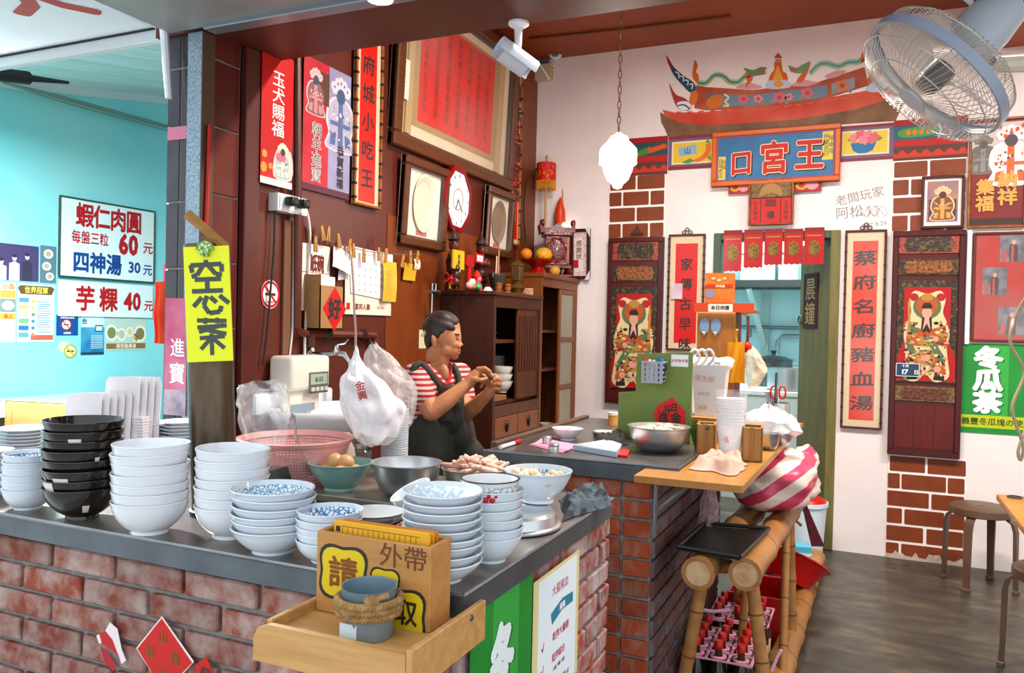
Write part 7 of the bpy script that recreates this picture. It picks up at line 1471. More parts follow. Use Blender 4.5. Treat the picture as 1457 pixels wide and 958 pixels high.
# celadon bowl of braised eggs, steel bowls, bottle, kettle
def steel_bowl(label, px, py, dia, hpx, z, food=None, name='steel_bowl', m=STEEL, n=44):
    c = onz(px, py, z); c.z = z+.0005; r = msize(c, dia)/2; h = hpx*dep(c)/F
    t = thing(name, label, 'bowl', c); pr = [(0, 0), (r*.55, 0), (r*.78, h*.2), (r*.93, h*.55), (r*.97, h*.93), (r*1.03, h*.97), (r*1.03, h), (r*.96, h*.985), (r*.92, h*.55), (r*.75, h*.22), (r*.5, .006), (0, .006)]
    MB().lathe(pr, n).obj('body', m, t, 50); return t, r, h
c = onz(484, 696, IZ); c.z = IZ+.0005; r = msize(c, 92)/2; hh = 38*dep(c)/F
gb = thing('celadon_bowl', 'ribbed pale green bowl of braised eggs on the inner work table', 'bowl', c)
pf = bowl_prof(r, hh, r*.5, .45); MB().lathe(pf, 60, wob=lambda a, j: 1+(.012*math.sin(a*28) if 3 <= j <= 9 else 0)).obj('body', mat('#9cc8c0', .25, h2='#86b4ae', ns=10, coat=.3), gb, 50)
for k_, (dx, dy, dz_) in enumerate(((-.28, -.25, .62), (.22, -.3, .6), (-.05, .2, .66), (.4, .15, .58), (-.45, .15, .6), (-.12, -.12, .98), (.2, -.02, .95))):
    o = MB().sphere((0, 0, 0), r*.27, 14, 10, (1, 1, .9), lambda d: 1+.03*nz(d, 3, k_)).obj('braised_egg', mat('#d9a878', .4, h2='#cf9866', ns=14)); o.location = c+V((dx*r, dy*r, hh*dz_+r*.06)); tag(o, 'braised egg in the pale green bowl, %s' % ('front left', 'front right', 'back middle', 'back right', 'back left', 'upper left', 'upper right')[k_], 'egg', 'braised eggs in the green bowl')
steel_bowl('empty deep steel bowl beside the pale green bowl', 578, 704, 98, 47, IZ)
t, r, h = steel_bowl('steel bowl heaped with cut meat right of the empty steel bowl', 676, 703, 96, 38, IZ)
MT = mat('#d8a894', .5, h2='#e8cdbc', ns=30)
for k_ in range(34):
    a = random.uniform(0, 6.28); q = r*.78*math.sqrt(random.random()); o = MB().box((-.035, -.012, -.006), (.035, .012, .006), .004).obj('meat_slice', MT, t); o.location = (q*math.cos(a), q*math.sin(a), h*.92+.035*(1-q/r)+.008*random.random()); o.rotation_euler = (random.uniform(-.6, .6), random.uniform(-.5, .5), random.uniform(0, 6))
MB().lathe([(0, h*.9), (r*.9, h*.85)], 30).obj('meat_bed', MT, t)
c = onz(492, 668, IZ); c.z = IZ; k = dep(c)/F
t = thing('plastic_bottle', 'cream plastic bottle behind the bowl of eggs', 'bottle', c); MB().lathe([(0, 0), (12*k, 0), (12*k, 30*k), (6*k, 42*k), (5*k, 46*k), (0, 46*k)], 20).obj('body', mat('#ece2cc', .4), t); MB().lathe([(6*k, 44*k), (6*k, 52*k), (0, 53*k)], 14).obj('cap', mat('#e8dcc4', .4), t)
c = onz(515, 664, IZ); c.z = IZ; k = dep(c)/F
t = thing('glass_jar', 'glass jar with steel clasp behind the eggs', 'jar', c); MB().lathe([(0, 0), (13*k, 0), (13*k, 22*k), (10*k, 25*k), (10*k, 28*k)], 20).obj('glass', mat('#e4eef0', .05, trans=.9), t); MB().lathe([(11*k, 27*k), (11*k, 31*k), (0, 32*k)], 20).obj('lid', STEEL, t); MB().tube([(10*k, 0, 22*k), (15*k, 0, 30*k), (8*k, 0, 36*k), (0, 0, 32*k)], 1.2*k, 6).obj('clasp', STEELD, t)

# ============================================================ ORDER TRAY AT THE CORNER
TZ = .887
trx0 = onz(378, 884, .905).x; tr_ry = onz(575, 925, .905).y; trx1 = NX+.012
PIN = wood('#d3a46c', '#c08e56', .5, 'x', 5)
tr_ = thing('wooden_tray', 'pale wooden tray fixed to the corner of the front counter', 'tray', (trx1, NY-.004, TZ))
wx = trx0-trx1; wy = tr_ry-NY+.004
MB().box((wx, wy, -.012), (0, -.002, 0), .002).obj('tray_floor', PIN, tr_)
pts = [(wx-.02, -.05), (wx-.02, -.012), (wx-.012, .006), (wx+.01, .016), (0, .016), (0, -.05)]
m_ = MB().prism(pts, 0, .012).obj('front_board', PIN, tr_); m_.matrix_local = M(((1, 0, 0, 0), (0, 0, -1, wy), (0, 1, 0, 0), (0, 0, 0, 1)))
MB().box((0, wy-.012, -.05), (.012, .05, .024), .002).obj('side_board', PIN, tr_); 
MB().box((wx-.002, wy, -.012), (wx+.01, -.002, .02), .002).obj('left_cleat', PIN, tr_); MB().at((.012, -.01, .01), ry=math.pi/2).lathe([(0, .004), (.004, .003), (.006, 0)], 10).obj('screw', STEELD, tr_)
# order box on the tray
bx0, bx1 = wx+.012, -.03; bz = .148; by0, by1 = wy+.1, -.012
by0 = wy+.115
ob = thing('order_box', 'wooden order box with yellow painted flowers and drawn characters', 'box', (trx1, NY-.004, TZ+.0005))
BXW = wood('#c9935a', '#b9824a', .45, 'x', 4)
bw_ = bx1-bx0
MB().box((bx0, by0, 0), (bx1, by0+.009, bz), .002).obj('front_panel', BXW, ob); MB().box((bx0, by1-.009, 0), (bx1, by1, bz+.002), .002).obj('back_panel', BXW, ob); MB().box((bx1-.009, by0+.009, 0), (bx1, by1-.009, bz+.001), .002).obj('side_panel', BXW, ob); MB().box((bx0, by0+.009, 0), (bx0+.009, by1-.009, bz+.001), .002).obj('side_panel', BXW, ob); MB().box((bx0+.009, by0+.009, 0), (bx1-.009, by1-.009, .006)).obj('bottom_panel', BXW, ob)
FM = M(((1, 0, 0, bx0+bw_/2), (0, 0, -1, by0-.0004), (0, 1, 0, bz/2), (0, 0, 0, 1)))
def front(name, m, fn, z=0):
    mb = MB(); mb.x = FM @ M.Translation((0, 0, z)); fn(mb); return mb.obj(name, m, ob, 0)
def flower(cx, cy, s, k=1.0):
    return [(cx+s*(1+.13*math.cos(4*a+math.pi))*math.cos(a), cy+s*k*(1+.13*math.cos(4*a+math.pi))*math.sin(a)) for a in [i*math.pi/18 for i in range(36)]]
for cx, cy, s in ((-.25, .02, .22), (.12, -.02, .13), (.27, -.26, .2)):
    front('black_outline', INK, lambda mb: mb.flat(flower(cx*bw_, cy*bz*1.3, s*bw_*1.08, .95), 0), .0); front('yellow_flower', paint('#e8c81c'), lambda mb: mb.flat(flower(cx*bw_, cy*bz*1.3, s*bw_*.95, .95), 0), .0004)
front('brown_lettering', mat('#8a4a1c', .6), lambda mb: text(mb, '請', -.25*bw_, .03*bz, .06, 0, .025, asp=1.1), .0008); front('brown_lettering', INK, lambda mb: text(mb, '取', .3*bw_, -.3*bz, .05, 0, .02), .0008)
front('line_lettering', mat('#6a3a20', .6), lambda mb: text(mb, '外帶', .27*bw_, .34*bz, .045, 0, .0, asp=1.1), .0006)
# order pads in the box
for i in range(3):
    pd = thing('order_pad', 'orange-yellow order pad in the wooden box, %s from the front' % ordn(i), 'order pad', (trx1+bx0+bw_*.52, NY-.004+by0+.018+i*.014, TZ+.007), group='order pads in the wooden box'); w = bw_*.42; hp = .16-.004*i+(.0 if i < 2 else .004)
    MB().box((-w, 0, 0), (w, .008, hp), .0015).obj('paper', mat(['#f0b23a', '#eba02e', '#d9852c'][i], .6), pd)
    if i == 0:
        mb = MB(); mb.x = M(((1, 0, 0, 0), (0, 0, -1, -.0004), (0, 1, 0, 0), (0, 0, 0, 1)))
        for j in range(15): bar(mb, (-w*.8+j*w*.11, hp-.028), (-w*.8+j*w*.11, hp-.01), .0008, 0)
        bar(mb, (-w*.82, hp-.009), (w*.82, hp-.009), .0009, .0001); text(mb, '單', -w*.9, hp-.015, .012, 0, .04); mb.obj('printed_rules', INK, pd, 0)
# bucket with rope
q = onz(540, 900, TZ); c = V((q.x-.01, tr_ry+.063, TZ+.0005)); rb2 = min(.047, msize(c, 78)/2); hb2 = 70*dep(c)/F
bk = thing('small_bucket', 'small blue-grey metal bucket wound with rope on the wooden tray', 'bucket', c); BKM = mat('#7d98a8', .4, .5, h2='#94a8b2', ns=10)
MB().lathe([(0, 0), (rb2*.86, 0), (rb2*.9, .004), (rb2, hb2), (rb2*1.03, hb2+.002), (rb2*.97, hb2+.001), (rb2*.84, .006), (0, .005)], 32).obj('body', BKM, bk)
RP_ = mat('#b08a58', .85, h2='#8e6a40', ns=60, bump=.5, bs=120)
for i in range(3):
    z = hb2*(.52+.12*i); rr = rb2*(.94+.03*i)+.006
    def tw(o_): return [(rr*math.cos(a)+.0035*math.cos(a*30+o_)*math.cos(a), rr*math.sin(a)+.0035*math.cos(a*30+o_)*math.sin(a), z+.0035*math.sin(a*30+o_)) for a in [j*2*math.pi/240 for j in range(240)]]
    MB().tube(tw(0), .0042, 6, True).tube(tw(math.pi), .0042, 6, True).obj('rope_coil', RP_, bk)
MB().sphere((rb2*.6, -rb2*.75, hb2*.86), .012, 10, 8, (1.2, 1, .9)).tube([(rb2*.5, -rb2*.6, hb2*.7), (rb2*.7, -rb2*.8, hb2*.9), (rb2*1.0, -rb2*.3, hb2*.95)], .005, 6).obj('rope_knot', RP_, bk, 60); MB().sphere((-rb2*.25, -rb2*1.02, hb2*.62), .011, 10, 8).obj('rope_knot', RP_, bk, 60)
mb = MB(); mb.x = M(((1, 0, 0, -rb2*.25), (0, 0, -1, -rb2*.925), (0, 1, 0, hb2*.22), (0, 0, 0, 1))); mb.flat(quad(-.017, -.012, .017, .012), 0); mb.obj('label_patch', paint('#c8d4d8'), bk)
# ---- posters on the counter
P = Panel('melon_tea_sign', 'green poster with one large white character on the side of the front counter', 'poster', 'L', NX-.015, ((668, 870), (755, 812), (755, 990), (668, 1080)), .004)
P.sheet('sheet', GRN, 0, .002); P.sheet('light_stripe', mat('#3eb04c', .4), .002, .0004, (.32, 0, .75, 1)); P.text('character_shadow', paint('#146028'), [('冬', .5, .5, .52, dict(bold=.06, asp=.8))], .003); P.text('white_lettering', paint('#e6f0f4'), [('冬', .47, .49, .52, dict(bold=.065, asp=.8))], .0036)
P = Panel('menu_poster', 'white dry-noodle menu poster with yellow edge on the side of the front counter', 'poster', 'L', NX-.015, ((757, 826), (822, 788), (822, 960), (757, 1020)), .004)
P.sheet('yellow_edge', paint('#e0d49c'), 0, .001); P.sheet('paper', paint('#dfeaf2'), .001, .0006, (.1, .03, .93, .98)); P.text('red_lettering', paint('#c8425a'), [('乾拌大腸頭', .58, .52, .07, dict(bold=.02, asp=1.0)), ('乾拌綜合', .54, .68, .07, dict(bold=.02)), ('√', .2, .53, .09), ('√', .2, .7, .09), ('大腸豬血', .55, .17, .09, dict(bold=0))], .002)
P.poly('blue_ribbon', paint('#2f88a8'), [(.35, .33), (.6, .28), (.85, .3), (.85, .38), (.6, .37), (.38, .42)], .002); P.text('ribbon_lettering', paint('#ffffff'), [('麻辣', .6, .335, .06)], .0024); P.text('small_lettering', INK, [('小碗 中碗 大碗', .55, .77, .035), ('每碗 65', .7, .9, .05)], .002)
# red papers on the front bricks
P = Panel('red_paper', 'red diamond paper with gold characters pasted on the front bricks', 'paper', 'B', NY+.019, ((196, 881), (274, 881), (274, 985), (196, 985)), .004)
P.poly('torn_white', paint('#e8d8d4'), [(.44, -.03), (1.03, .48), (.52, 1.02), (-.03, .5)], 0, .0006); P.poly('sheet', mat('#d8231c', .5, h2='#cc1c18', ns=5), [(.44, .0), (1, .5), (.5, 1), (0, .5)], .0008, .0006); P.text('gold_lettering', mat('#7a5218', .4), [('山', .47, .25, .17, dict(bold=.03)), ('珍', .25, .5, .17, dict(bold=.03)), ('海', .7, .5, .17, dict(bold=.03)), ('味', .5, .78, .17, dict(bold=.03))], .002)
P = Panel('torn_paper', 'torn scrap of red and white paper left of the red diamond', 'paper', 'B', NY+.019, ((137, 886), (180, 886), (180, 955), (137, 955)), .004)
P.poly('white_tear', paint('#e4d4d8'), [(.45, 0), (.7, .1), (.85, .5), (1, .7), (.85, .8), (.75, .62), (.4, .4), (.1, .5), (.0, .35), (.3, .2)], 0, .0006); P.poly('red_scrap', paint('#c8242c'), [(.1, .28), (.3, .2), (.55, .35), (.75, .65), (.5, .55), (.2, .48)], .0008, .0005); P.poly('red_scrap', paint('#b8242c'), [(.15, .55), (.35, .6), (.7, .85), (.6, 1), (.3, .85)], .0008, .0005)
P = Panel('torn_paper', 'small red paper scrap with black strokes right of the red diamond', 'paper', 'B', NY+.019, ((278, 934), (308, 934), (308, 990), (278, 990)), .004)
P.poly('red_scrap', paint('#cc2a22'), [(.5, 0), (1, .5), (.6, 1), (0, .6), (.0, .3)], 0, .0006); P.text('lettering', INK, [('發', .5, .48, .4)], .001)

# ============================================================ ON THE BACK COUNTER
def bz_(px, py, z=ZB): q = onz(px, py, z); q.z = z+.0005; return q
c = bz_(726, 636); t = thing('marker_pen', 'white marker pen with red cap at the corner of the back counter', 'pen', c); a = bz_(712, 640)-c+V((0, 0, .008)); b = bz_(731, 634)-c+V((0, 0, .008)); e = bz_(740, 631)-c+V((0, 0, .008))
MB().cyl(a, b, .0075).obj('barrel', mat('#dfe4ea', .3), t); MB().cyl(b, e, .0085).obj('cap', mat('#d02a20', .3), t)
P4 = [bz_(x, y) for x, y in ((753, 634), (778, 625), (826, 636), (800, 645))]; c = sum(P4, V())/4; t = thing('pink_napkins', 'pink paper napkins lying on the back counter', 'napkins', c)
for i in range(3): MB().prism([tuple((p-c).xy*(1-.06*i)) for p in P4], .001+.002*i, .0025+.002*i).obj('napkin', mat('#e89ab4', .7), t).rotation_euler = (0, 0, .08*i)
for k_, (px, py, dia, hh) in enumerate(((778, 634, 13, 10), (788, 644, 15, 12))):
    c = bz_(px, py); c.z += .0078 if k_ == 0 else 0.0; r = msize(c, dia)/2; h = hh*dep(c)/F
    t = thing('steel_shaker', 'small steel seasoning tin, %s of the two on the back counter' % ('rear', 'front')[k_], 'tin', c); MB().lathe([(0, 0), (r, 0), (r, h*.9), (r*.95, h), (0, h)], 20).obj('body', STEEL, t); MB().lathe([(r*1.01, h*.7), (r*1.04, h*.75), (r*1.04, h*.95), (r*.9, h*1.04), (0, h*1.05)], 20).obj('lid', STEEL, t)
c = bz_(807, 626); r = msize(c, 44)/2; t = thing('sauce_bowl', 'white bowl of bright red sauce on the back counter', 'bowl', c); MB().lathe(bowl_prof(r, r*.72, r*.45, .35), 36).obj('body', PORC, t); MB().lathe([(0, r*.58), (r*.83, r*.575)], 30).obj('red_sauce', mat('#d8200c', .2), t)
P4 = [bz_(x, y) for x, y in ((815, 641), (868, 634), (885, 640), (878, 652))]; c = sum(P4, V())/4; t = thing('paper_tray', 'blue-grey plastic tray of papers on the back counter edge', 'tray', c)
MB().prism([tuple((p-c).xy) for p in P4], .001, .02).obj('tray_body', mat('#a8bccb', .35), t)
for i in range(3): MB().prism([tuple((p-c).xy*(.93-.07*i)) for p in P4], .0205+.002*i, .022+.002*i).obj('paper_sheet', mat(['#dfe2e4', '#c9ced2', '#e6e6e6'][i], .6), t).rotation_euler = (0, 0, .06*i)
cloth('black_cloth', 'black folded cloth beside the steel bowl on the back counter', 'cloth', ((842, 628), (890, 612), (897, 634), (858, 640)), ZB, mat('#1b1a1c', .8), .04, 8)
c = bz_(862, 622); t = thing('brown_dish', 'brown dish stacked with pale lids left of the green board', 'dish', c); k = dep(c)/F; MB().lathe([(0, 0), (16*k, 0), (20*k, 6*k), (19*k, 6*k), (15*k, 1.5*k), (0, 1.5*k)], 24).obj('body', mat('#5a4a3e', .4), t); MB().lathe([(0, 6*k), (17*k, 6*k), (17*k, 8*k), (0, 9*k)], 24).obj('pale_lid', mat('#c8c6c2', .4), t)
c = bz_(872, 605); t = thing('spice_jar', 'small orange spice jar behind the brown dish', 'jar', c); k = dep(c)/F; MB().lathe([(0, 0), (7*k, 0), (7*k, 14*k), (0, 14*k)], 16).obj('body', mat('#e8a860', .3), t); MB().lathe([(7.4*k, 14*k), (7.4*k, 18*k), (0, 18.5*k)], 16).obj('lid', mat('#efe4d0', .4), t)
P4 = [bz_(x, y) for x, y in ((872, 650), (886, 641), (898, 642), (892, 652))]; c = sum(P4, V())/4; tag(MB().prism([tuple((p-c).xy) for p in P4], 0, .008).obj('red_packet_small', mat('#d01c20', .4)), 'small red packet lying in front of the steel bowl', 'packet').location = c
t, r, h = steel_bowl('wide steel mixing bowl with cut food in front of the green board', 937, 642, 86, 36, ZB, name='mixing_bowl')
for k_ in range(14): o = MB().box((-.03, -.014, -.005), (.03, .014, .005), .004).obj('food_piece', mat('#e0cfae', .5), t); a = random.uniform(0, 6.28); q = r*.7*math.sqrt(random.random()); o.location = (q*math.cos(a), q*math.sin(a), h*.82+.012*random.random()); o.rotation_euler = (random.uniform(-.4, .4), random.uniform(-.4, .4), a)
MB().lathe([(0, h*.8), (r*.88, h*.76)], 30).obj('food_bed', mat('#d8c4a0', .5), t)
# green stepped board
gy = bz_(930, 628).y
P = Panel('green_board', 'stepped olive green wooden screen standing on the back counter', 'screen', 'B', gy, ((880, 502), (983, 498), (984, 634), (880, 634)), 0)
GB = mat('#7d9448', .5, h2='#748a42', ns=5)
bot = ZB+.001-P.o.location.z
q = [P.xy(0, .46), P.xy(.24, .44), P.xy(.25, .03), P.xy(1, -.0)]
MB().prism([(q[0][0], bot), (P.w/2, bot), (P.w/2, q[3][1]), (q[2][0], q[2][1]), (q[1][0], q[1][1]), (q[0][0], q[0][1])], -.022, 0).obj('board', GB, P.o)
MB().box((-P.w*.3, bot, -.14), (-P.w*.27, bot+.12, -.022)).obj('brace', GB, P.o); MB().box((P.w*.4, bot, -.14), (P.w*.43, bot+.12, -.022)).obj('brace', GB, P.o)
pf = Panel('pen_basket', 'grey perforated plastic basket of pens hung on the green board', 'pen holder', 'B', gy, ((918, 512), (950, 510), (949, 543), (919, 545)), .012)
GP = mat('#9aa0aa', .4); w, h = pf.w/2, pf.h/2; dpt = .07
for i in range(5):
    y = -h+i*h*.42; MB().box((-w*(.86+.035*i), y, 0), (w*(.86+.035*i), y+h*.16, .004)).box((-w*(.86+.035*i), y, dpt), (w*(.86+.035*i), y+h*.16, dpt+.004)).box((-w*(.86+.035*i), y, .004), (-w*(.86+.035*i)+.004, y+h*.16, dpt)).box((w*(.86+.035*i)-.004, y, .004), (w*(.86+.035*i), y+h*.16, dpt)).obj('basket_band', GP, pf.o)
for i in range(5): x = -w*.82+i*w*.41; MB().box((x-.006, -h, dpt), (x+.006, h*.85, dpt+.005)).obj('basket_rib', GP, pf.o)
MB().box((-w*.86, -h, .0), (w*.86, -h+.004, dpt)).obj('basket_floor', GP, pf.o)
for k_, (fx, c_, hh) in enumerate(((-.6, '#d83a3a', 1.7), (-.3, '#f0e8e8', 1.5), (-.05, '#e8eaf0', 1.45), (.25, '#2a6ac0', 1.75), (.45, '#3a86d8', 1.6), (.7, '#2a2a2c', 1.3))):
    t = thing('pen', '%s pen standing in the grey pen basket, %s from the left' % ({'#d83a3a': 'red', '#f0e8e8': 'white', '#e8eaf0': 'pale', '#2a6ac0': 'dark blue', '#3a86d8': 'bright blue', '#2a2a2c': 'black'}[c_], ordn(k_)), 'pen', pf.o.location+pf.rot @ V((fx*w, -h+.006, dpt*.5)), rot=pf.rot, group='pens in the basket'); MB().cyl((0, 0, 0), (fx*.02, h*hh, .0), .007, n=8).obj('barrel', mat(c_, .3), t); MB().cyl((fx*.02, h*hh, 0), (fx*.02, h*(hh+.35), 0), .0078, .005, n=8).obj('cap', mat(c_, .25), t)
P = Panel('price_sticker', 'small white sticker with red characters on the green board', 'sticker', 'B', gy, ((955, 506), (980, 504), (979, 521), (955, 523)), .001); P.sheet('paper', paint('#eef0f2'), 0, .0008); P.text('lettering', paint('#c83240'), [('古早味辛香', .5, .5, .3, dict(bold=.02, asp=.95))], .0012)
P = Panel('fortune_diamond', 'red diamond paper with a black composite character on the green board', 'paper', 'B', gy, ((930, 567), (977, 565), (977, 611), (930, 611)), .0015)
P.poly('sheet', mat('#ee2a22', .5), [(.55, -.02), (1, .45), (.97, .75), (.85, .93), (.1, .85), (.0, .58), (.1, .3)], 0, .001); P.text('lettering', INK, [('日', .62, .3, .26, dict(bold=.04)), ('斗', .42, .36, .3, dict(bold=.04)), ('進', .3, .62, .36, dict(bold=.03)), ('金', .68, .62, .34, dict(bold=.04))], .0014)
# orange cabinet behind the green board
cy_ = bz_(1015, 612).y
P = Panel('small_cabinet', 'orange-brown wooden cabinet standing behind the green board', 'cabinet', 'B', cy_, ((990, 446), (1043, 443), (1045, 640), (990, 640)), 0)
bot = ZB+.001-P.o.location.z; CBO = wood('#b8732c', '#a96624', .4, 'y', 4); w, h = P.w/2, P.h/2; dp = .2
MB().box((-w, bot, -dp), (w, h, -.012), .003).obj('carcass', mat('#6a3440', .5, h2='#5a2a34', ns=6), P.o); MB().box((-w, bot, -.012), (w, h, 0), .003).obj('door', CBO, P.o)
for fx in (.2, .5): x, y = P.xy(fx, .1); MB().prism(ngon(x, y, .022, .036, 18), 0, .006).obj('blue_hook_plate', mat('#7d95b0', .4), P.o); MB().tube([(x, y-.03, .006), (x, y-.04, .02), (x, y-.03, .028)], .005, 6).obj('hook', mat('#c8b8a0', .4), P.o)
HB1 = Panel('orange_header_sign', 'orange paper header with a white name strip on top of the small cabinet', 'sign', 'B', cy_, ((988, 433), (1073, 430), (1073, 443), (988, 446)), .012)
HB1.sheet('strip', paint('#e0522a'), 0, .004); HB1.sheet('white_strip', paint('#efe6d4'), .004, .0006, (.24, .1, .65, .95)); HB1.text('lettering', INK, [('本日供應', .44, .5, .5, dict(bold=.03))], .0052)
t = thing('cabinet_top_board', 'narrow board on the cabinet carrying the orange header', 'board', HB1.o.location+V((0, .09, .0))); MB().box((-HB1.w/2, -.07, -HB1.h/2), (HB1.w/2, .1, -HB1.h/2+.012)).obj('board', CBO, t)
P = Panel('orange_flyer', 'orange food flyer box standing on top of the small cabinet', 'flyer box', 'B', cy_, ((1003, 390), (1043, 387), (1043, 430), (1003, 432)), -.02)
P.sheet('box_body', mat('#e8752c', .5, h2='#e08a3c', ns=30), -.06, .06); P.sheet('red_band', paint('#d8401c'), .0, .001, (0, .38, 1, .5)); P.poly('round_seal', paint('#8a8ca8'), ngon(.2, .7, .16, .15, 14), .0012); P.polys('pale_spots', paint('#f0c890'), [ngon(.3+.2*i, .18+.06*(i % 2), .08, .05, 8) for i in range(3)], .0012); P.text('lettering', paint('#fff0d0'), [('好味道', .55, .44, .1)], .0014)
# yellow umbrella cover, red charm, clear bag at the cabinet side
xs = P.o.location.x
def at_y(px, py, y): return hit(px, py, 1, y)
yu = cy_-.03
c = at_y(1046, 545, yu); t = thing('yellow_cloth_bag', 'yellow folded cloth bag hanging on the side of the small cabinet', 'bag', c); k = dep(c)/F
MB().grid(lambda u, v: ((u-.5)*(24+4*v)*k, .015*math.sin(u*9+v*2), (1-v)*58*k), 14, 10).obj('front_cloth', mat('#f0a824', .6, h2='#e89a1c', ns=8), t, 70); MB().grid(lambda u, v: ((u-1.1)*16*k, .03+.01*math.sin(u*8), (1-v)*30*k+30*k-u*4*k), 10, 8).obj('side_fold', mat('#e89a1c', .6), t, 70); MB().tube([(0, .01, 58*k), (-2*k, .01, 68*k), (1*k, .0, 76*k)], 2.2*k, 7).obj('tie', mat('#e8a020', .6), t)
c = at_y(1063, 500, cy_+.02); k = dep(c)/F; t = thing('red_charm', 'red braided charm with beads hanging at the cabinet corner', 'charm', c); MB().tube([(0, 0, 50*k), (1*k, 0, 30*k), (0, 0, 12*k)], 2.2*k, 7).obj('braid', mat('#7a3a28', .7), t); MB().sphere((0, 0, 6*k), 6*k, 12, 9, (1, 1, 1.3)).obj('red_pouch', mat('#c01c24', .5), t, 60); MB().sphere((-4*k, 0, 56*k), 5*k, 10, 8, (1, .5, 1.2)).obj('gold_bead', mat('#c8a048', .4), t, 60)
bag('plastic_bag', 'cream translucent bag hanging beside the small cabinet', [(497, 1066, 1072), (503, 1062, 1080), (515, 1061, 1090), (528, 1061, 1092), (540, 1062, 1086), (550, 1064, 1076)], dep(at_y(1076, 520, cy_)), .06, film('#f0e2c4', .5, .25, 'bag_cream', 12), 5)
# ring hooks on the green board's right edge
for i in range(3):
    c = at_y(990+i*10, 520, gy+.01); k = dep(c)/F; t = thing('white_hook', 'white S-shaped hook at the edge of the green board, %s from the left' % ordn(i), 'hook', c, group='white hooks'); MB().tube(spline([(-3*k, 0, 0), (3*k, 0, 6*k), (5*k, 0, 14*k), (0, 0, 22*k), (-6*k, 0, 20*k), (-8*k, 0, 15*k)], 5, False), 2*k, 7).obj('hook_wire', mat(['#e8e4e0', '#e6e2de', '#b8c0c8'][i], .4), t)
# white tissue bin with handwriting
yt = bz_(1015, 640, ZB-.01).y; yt = cy_-.2
P = Panel('tissue_bin', 'white tapering bin full of tissues with red handwriting, before the cabinet', 'bin', 'B', yt, ((985, 516), (1042, 524), (1030, 594), (987, 588)), 0)
w, h = P.w/2, P.h/2
mb = MB(); mb.lathe([(w*.8, -h), (w*1.02, h), (w*1.06, h*1.02), (w*.96, h), (w*.74, -h+.004), (0, -h+.003)], 4, (0, 0, 0), a0=math.pi/4, a1=math.pi*2.25); mb.v = [(x*1.35, z, -y*.9) for x, y, z in mb.v]; mb.obj('bin_body', mat('#e9e6e8', .4), P.o, 20)
for k_ in range(16): MB().sphere((0, 0, 0), .03, 8, 6, (1, .6, .7), lambda d: 1+.35*nz(d, 2, k_)).obj('tissue', mat('#f6f0ee', .8), P.o, 60).location = (random.uniform(-w, w), h*(1.0+.2*random.random()), random.uniform(-w*.6, w*.6))
P.text('red_writing', paint('#d08a80'), [('衛生紙', .42, .25, .13, dict(bold=0, rot=-.1)), ('請取用', .4, .55, .08, dict(bold=0)), ('謝謝', .38, .82, .09, dict(bold=0))], w*.94+.002)
tg = thing('bin_stand', 'wooden stand box carrying the tissue bin on the shelf board', 'box', (P.o.location.x, yt, zsh)); zz_ = P.o.location.z-h-zsh; WBX = wood('#c08a4c', '#b07c40', .5, 'z', 5)
MB().box((-.085, -.07, .001), (.085, .07, zz_-.001), .004).obj('box_body', WBX, tg); MB().box((-.06, -.074, zz_*.3), (.06, -.07, zz_*.8)).obj('front_slot', mat('#8a5c30', .5), tg)
# cups in a clear bag, wooden crates, steel bowls, scissors
zp = zsh+.0005
c = bz_(1038, 654, zsh); k = dep(c)/F; t = thing('cup_stack', 'tall sleeve of white paper cups in clear plastic on the shelf board', 'cup stack', c)
for i in range(9): MB().lathe([(0, .5*k), (13*k, 0), (19*k, 50*k), (20*k, 51*k), (18.5*k, 50*k), (12.5*k, 1.5*k), (0, 1.5*k)], 26).obj('paper_cup', mat('#eeecee', .4), t).location = (0, 0, i*4.5*k)
MB().lathe([(15*k, 2*k), (20.5*k, 50*k), (22*k, 98*k)], 20, wob=lambda a, j: 1+.05*math.sin(a*5+j)).obj('plastic_sleeve', film('#ffffff', .12, .06, 'sleeve', 12), t)
mb = MB(); mb.x = M.Translation((-.002, -17*k, 30*k)) @ M((HR, HU, -HB)).transposed().to_4x4(); mb.flat(ngon(0, 0, 6*k, 5*k, 12), 0); mb.obj('cup_print', mat('#e0b8a8', .6), t)
def crate(label, px, py, w_, h_, d_, rz=0):
    c = bz_(px, py, zsh); k = dep(c)/F; t = thing('wooden_crate', label, 'crate', c, rz); w2, h2 = w_*k/2, h_*k
    for a, b, nm in (((-w2, -d_/2, 0), (w2, -d_/2+.008, h2), 'front_slat'), ((-w2, d_/2-.008, 0), (w2, d_/2, h2), 'back_slat'), ((-w2, -d_/2, 0), (-w2+.008, d_/2, h2*1.02), 'side_slat'), ((w2-.008, -d_/2, 0), (w2, d_/2, h2*1.02), 'side_slat'), ((-w2, -d_/2, 0), (w2, d_/2, .006), 'bottom_slat')): MB().box(a, b, .002).obj(nm, WBX, t)
    MB().box((-.006, -d_/2-.004, 0), (.006, -d_/2, h2*1.0)).obj('corner_strip', mat('#a8743c', .5), t); return t
crate('small wooden crate left of the paper cup sleeve', 1005, 646, 26, 44, .1, .1); crate('small wooden crate right of the paper cup sleeve', 1070, 654, 28, 48, .12, .1)
steel_bowl('small steel bowl at the edge of the shelf board beside the crate', 1092, 640, 34, 24, zsh, name='small_steel_bowl'); steel_bowl('small steel bowl further along the shelf board', 1112, 633, 32, 22, zsh, name='small_steel_bowl')
q = bz_(1100, 634, zsh); kq = dep(q)/F
t, c = bag('plastic_bag', 'white translucent bag draped over the small steel bowls', [(578, 1090, 1098), (583, 1078, 1112), (592, 1064, 1128), (602, 1060, 1134), (610, 1064, 1134), (614, 1070, 1128)], dep(q)+.02, .1, film('#f6f2f4', .68, .2, 'bag_heap', 16), 9)
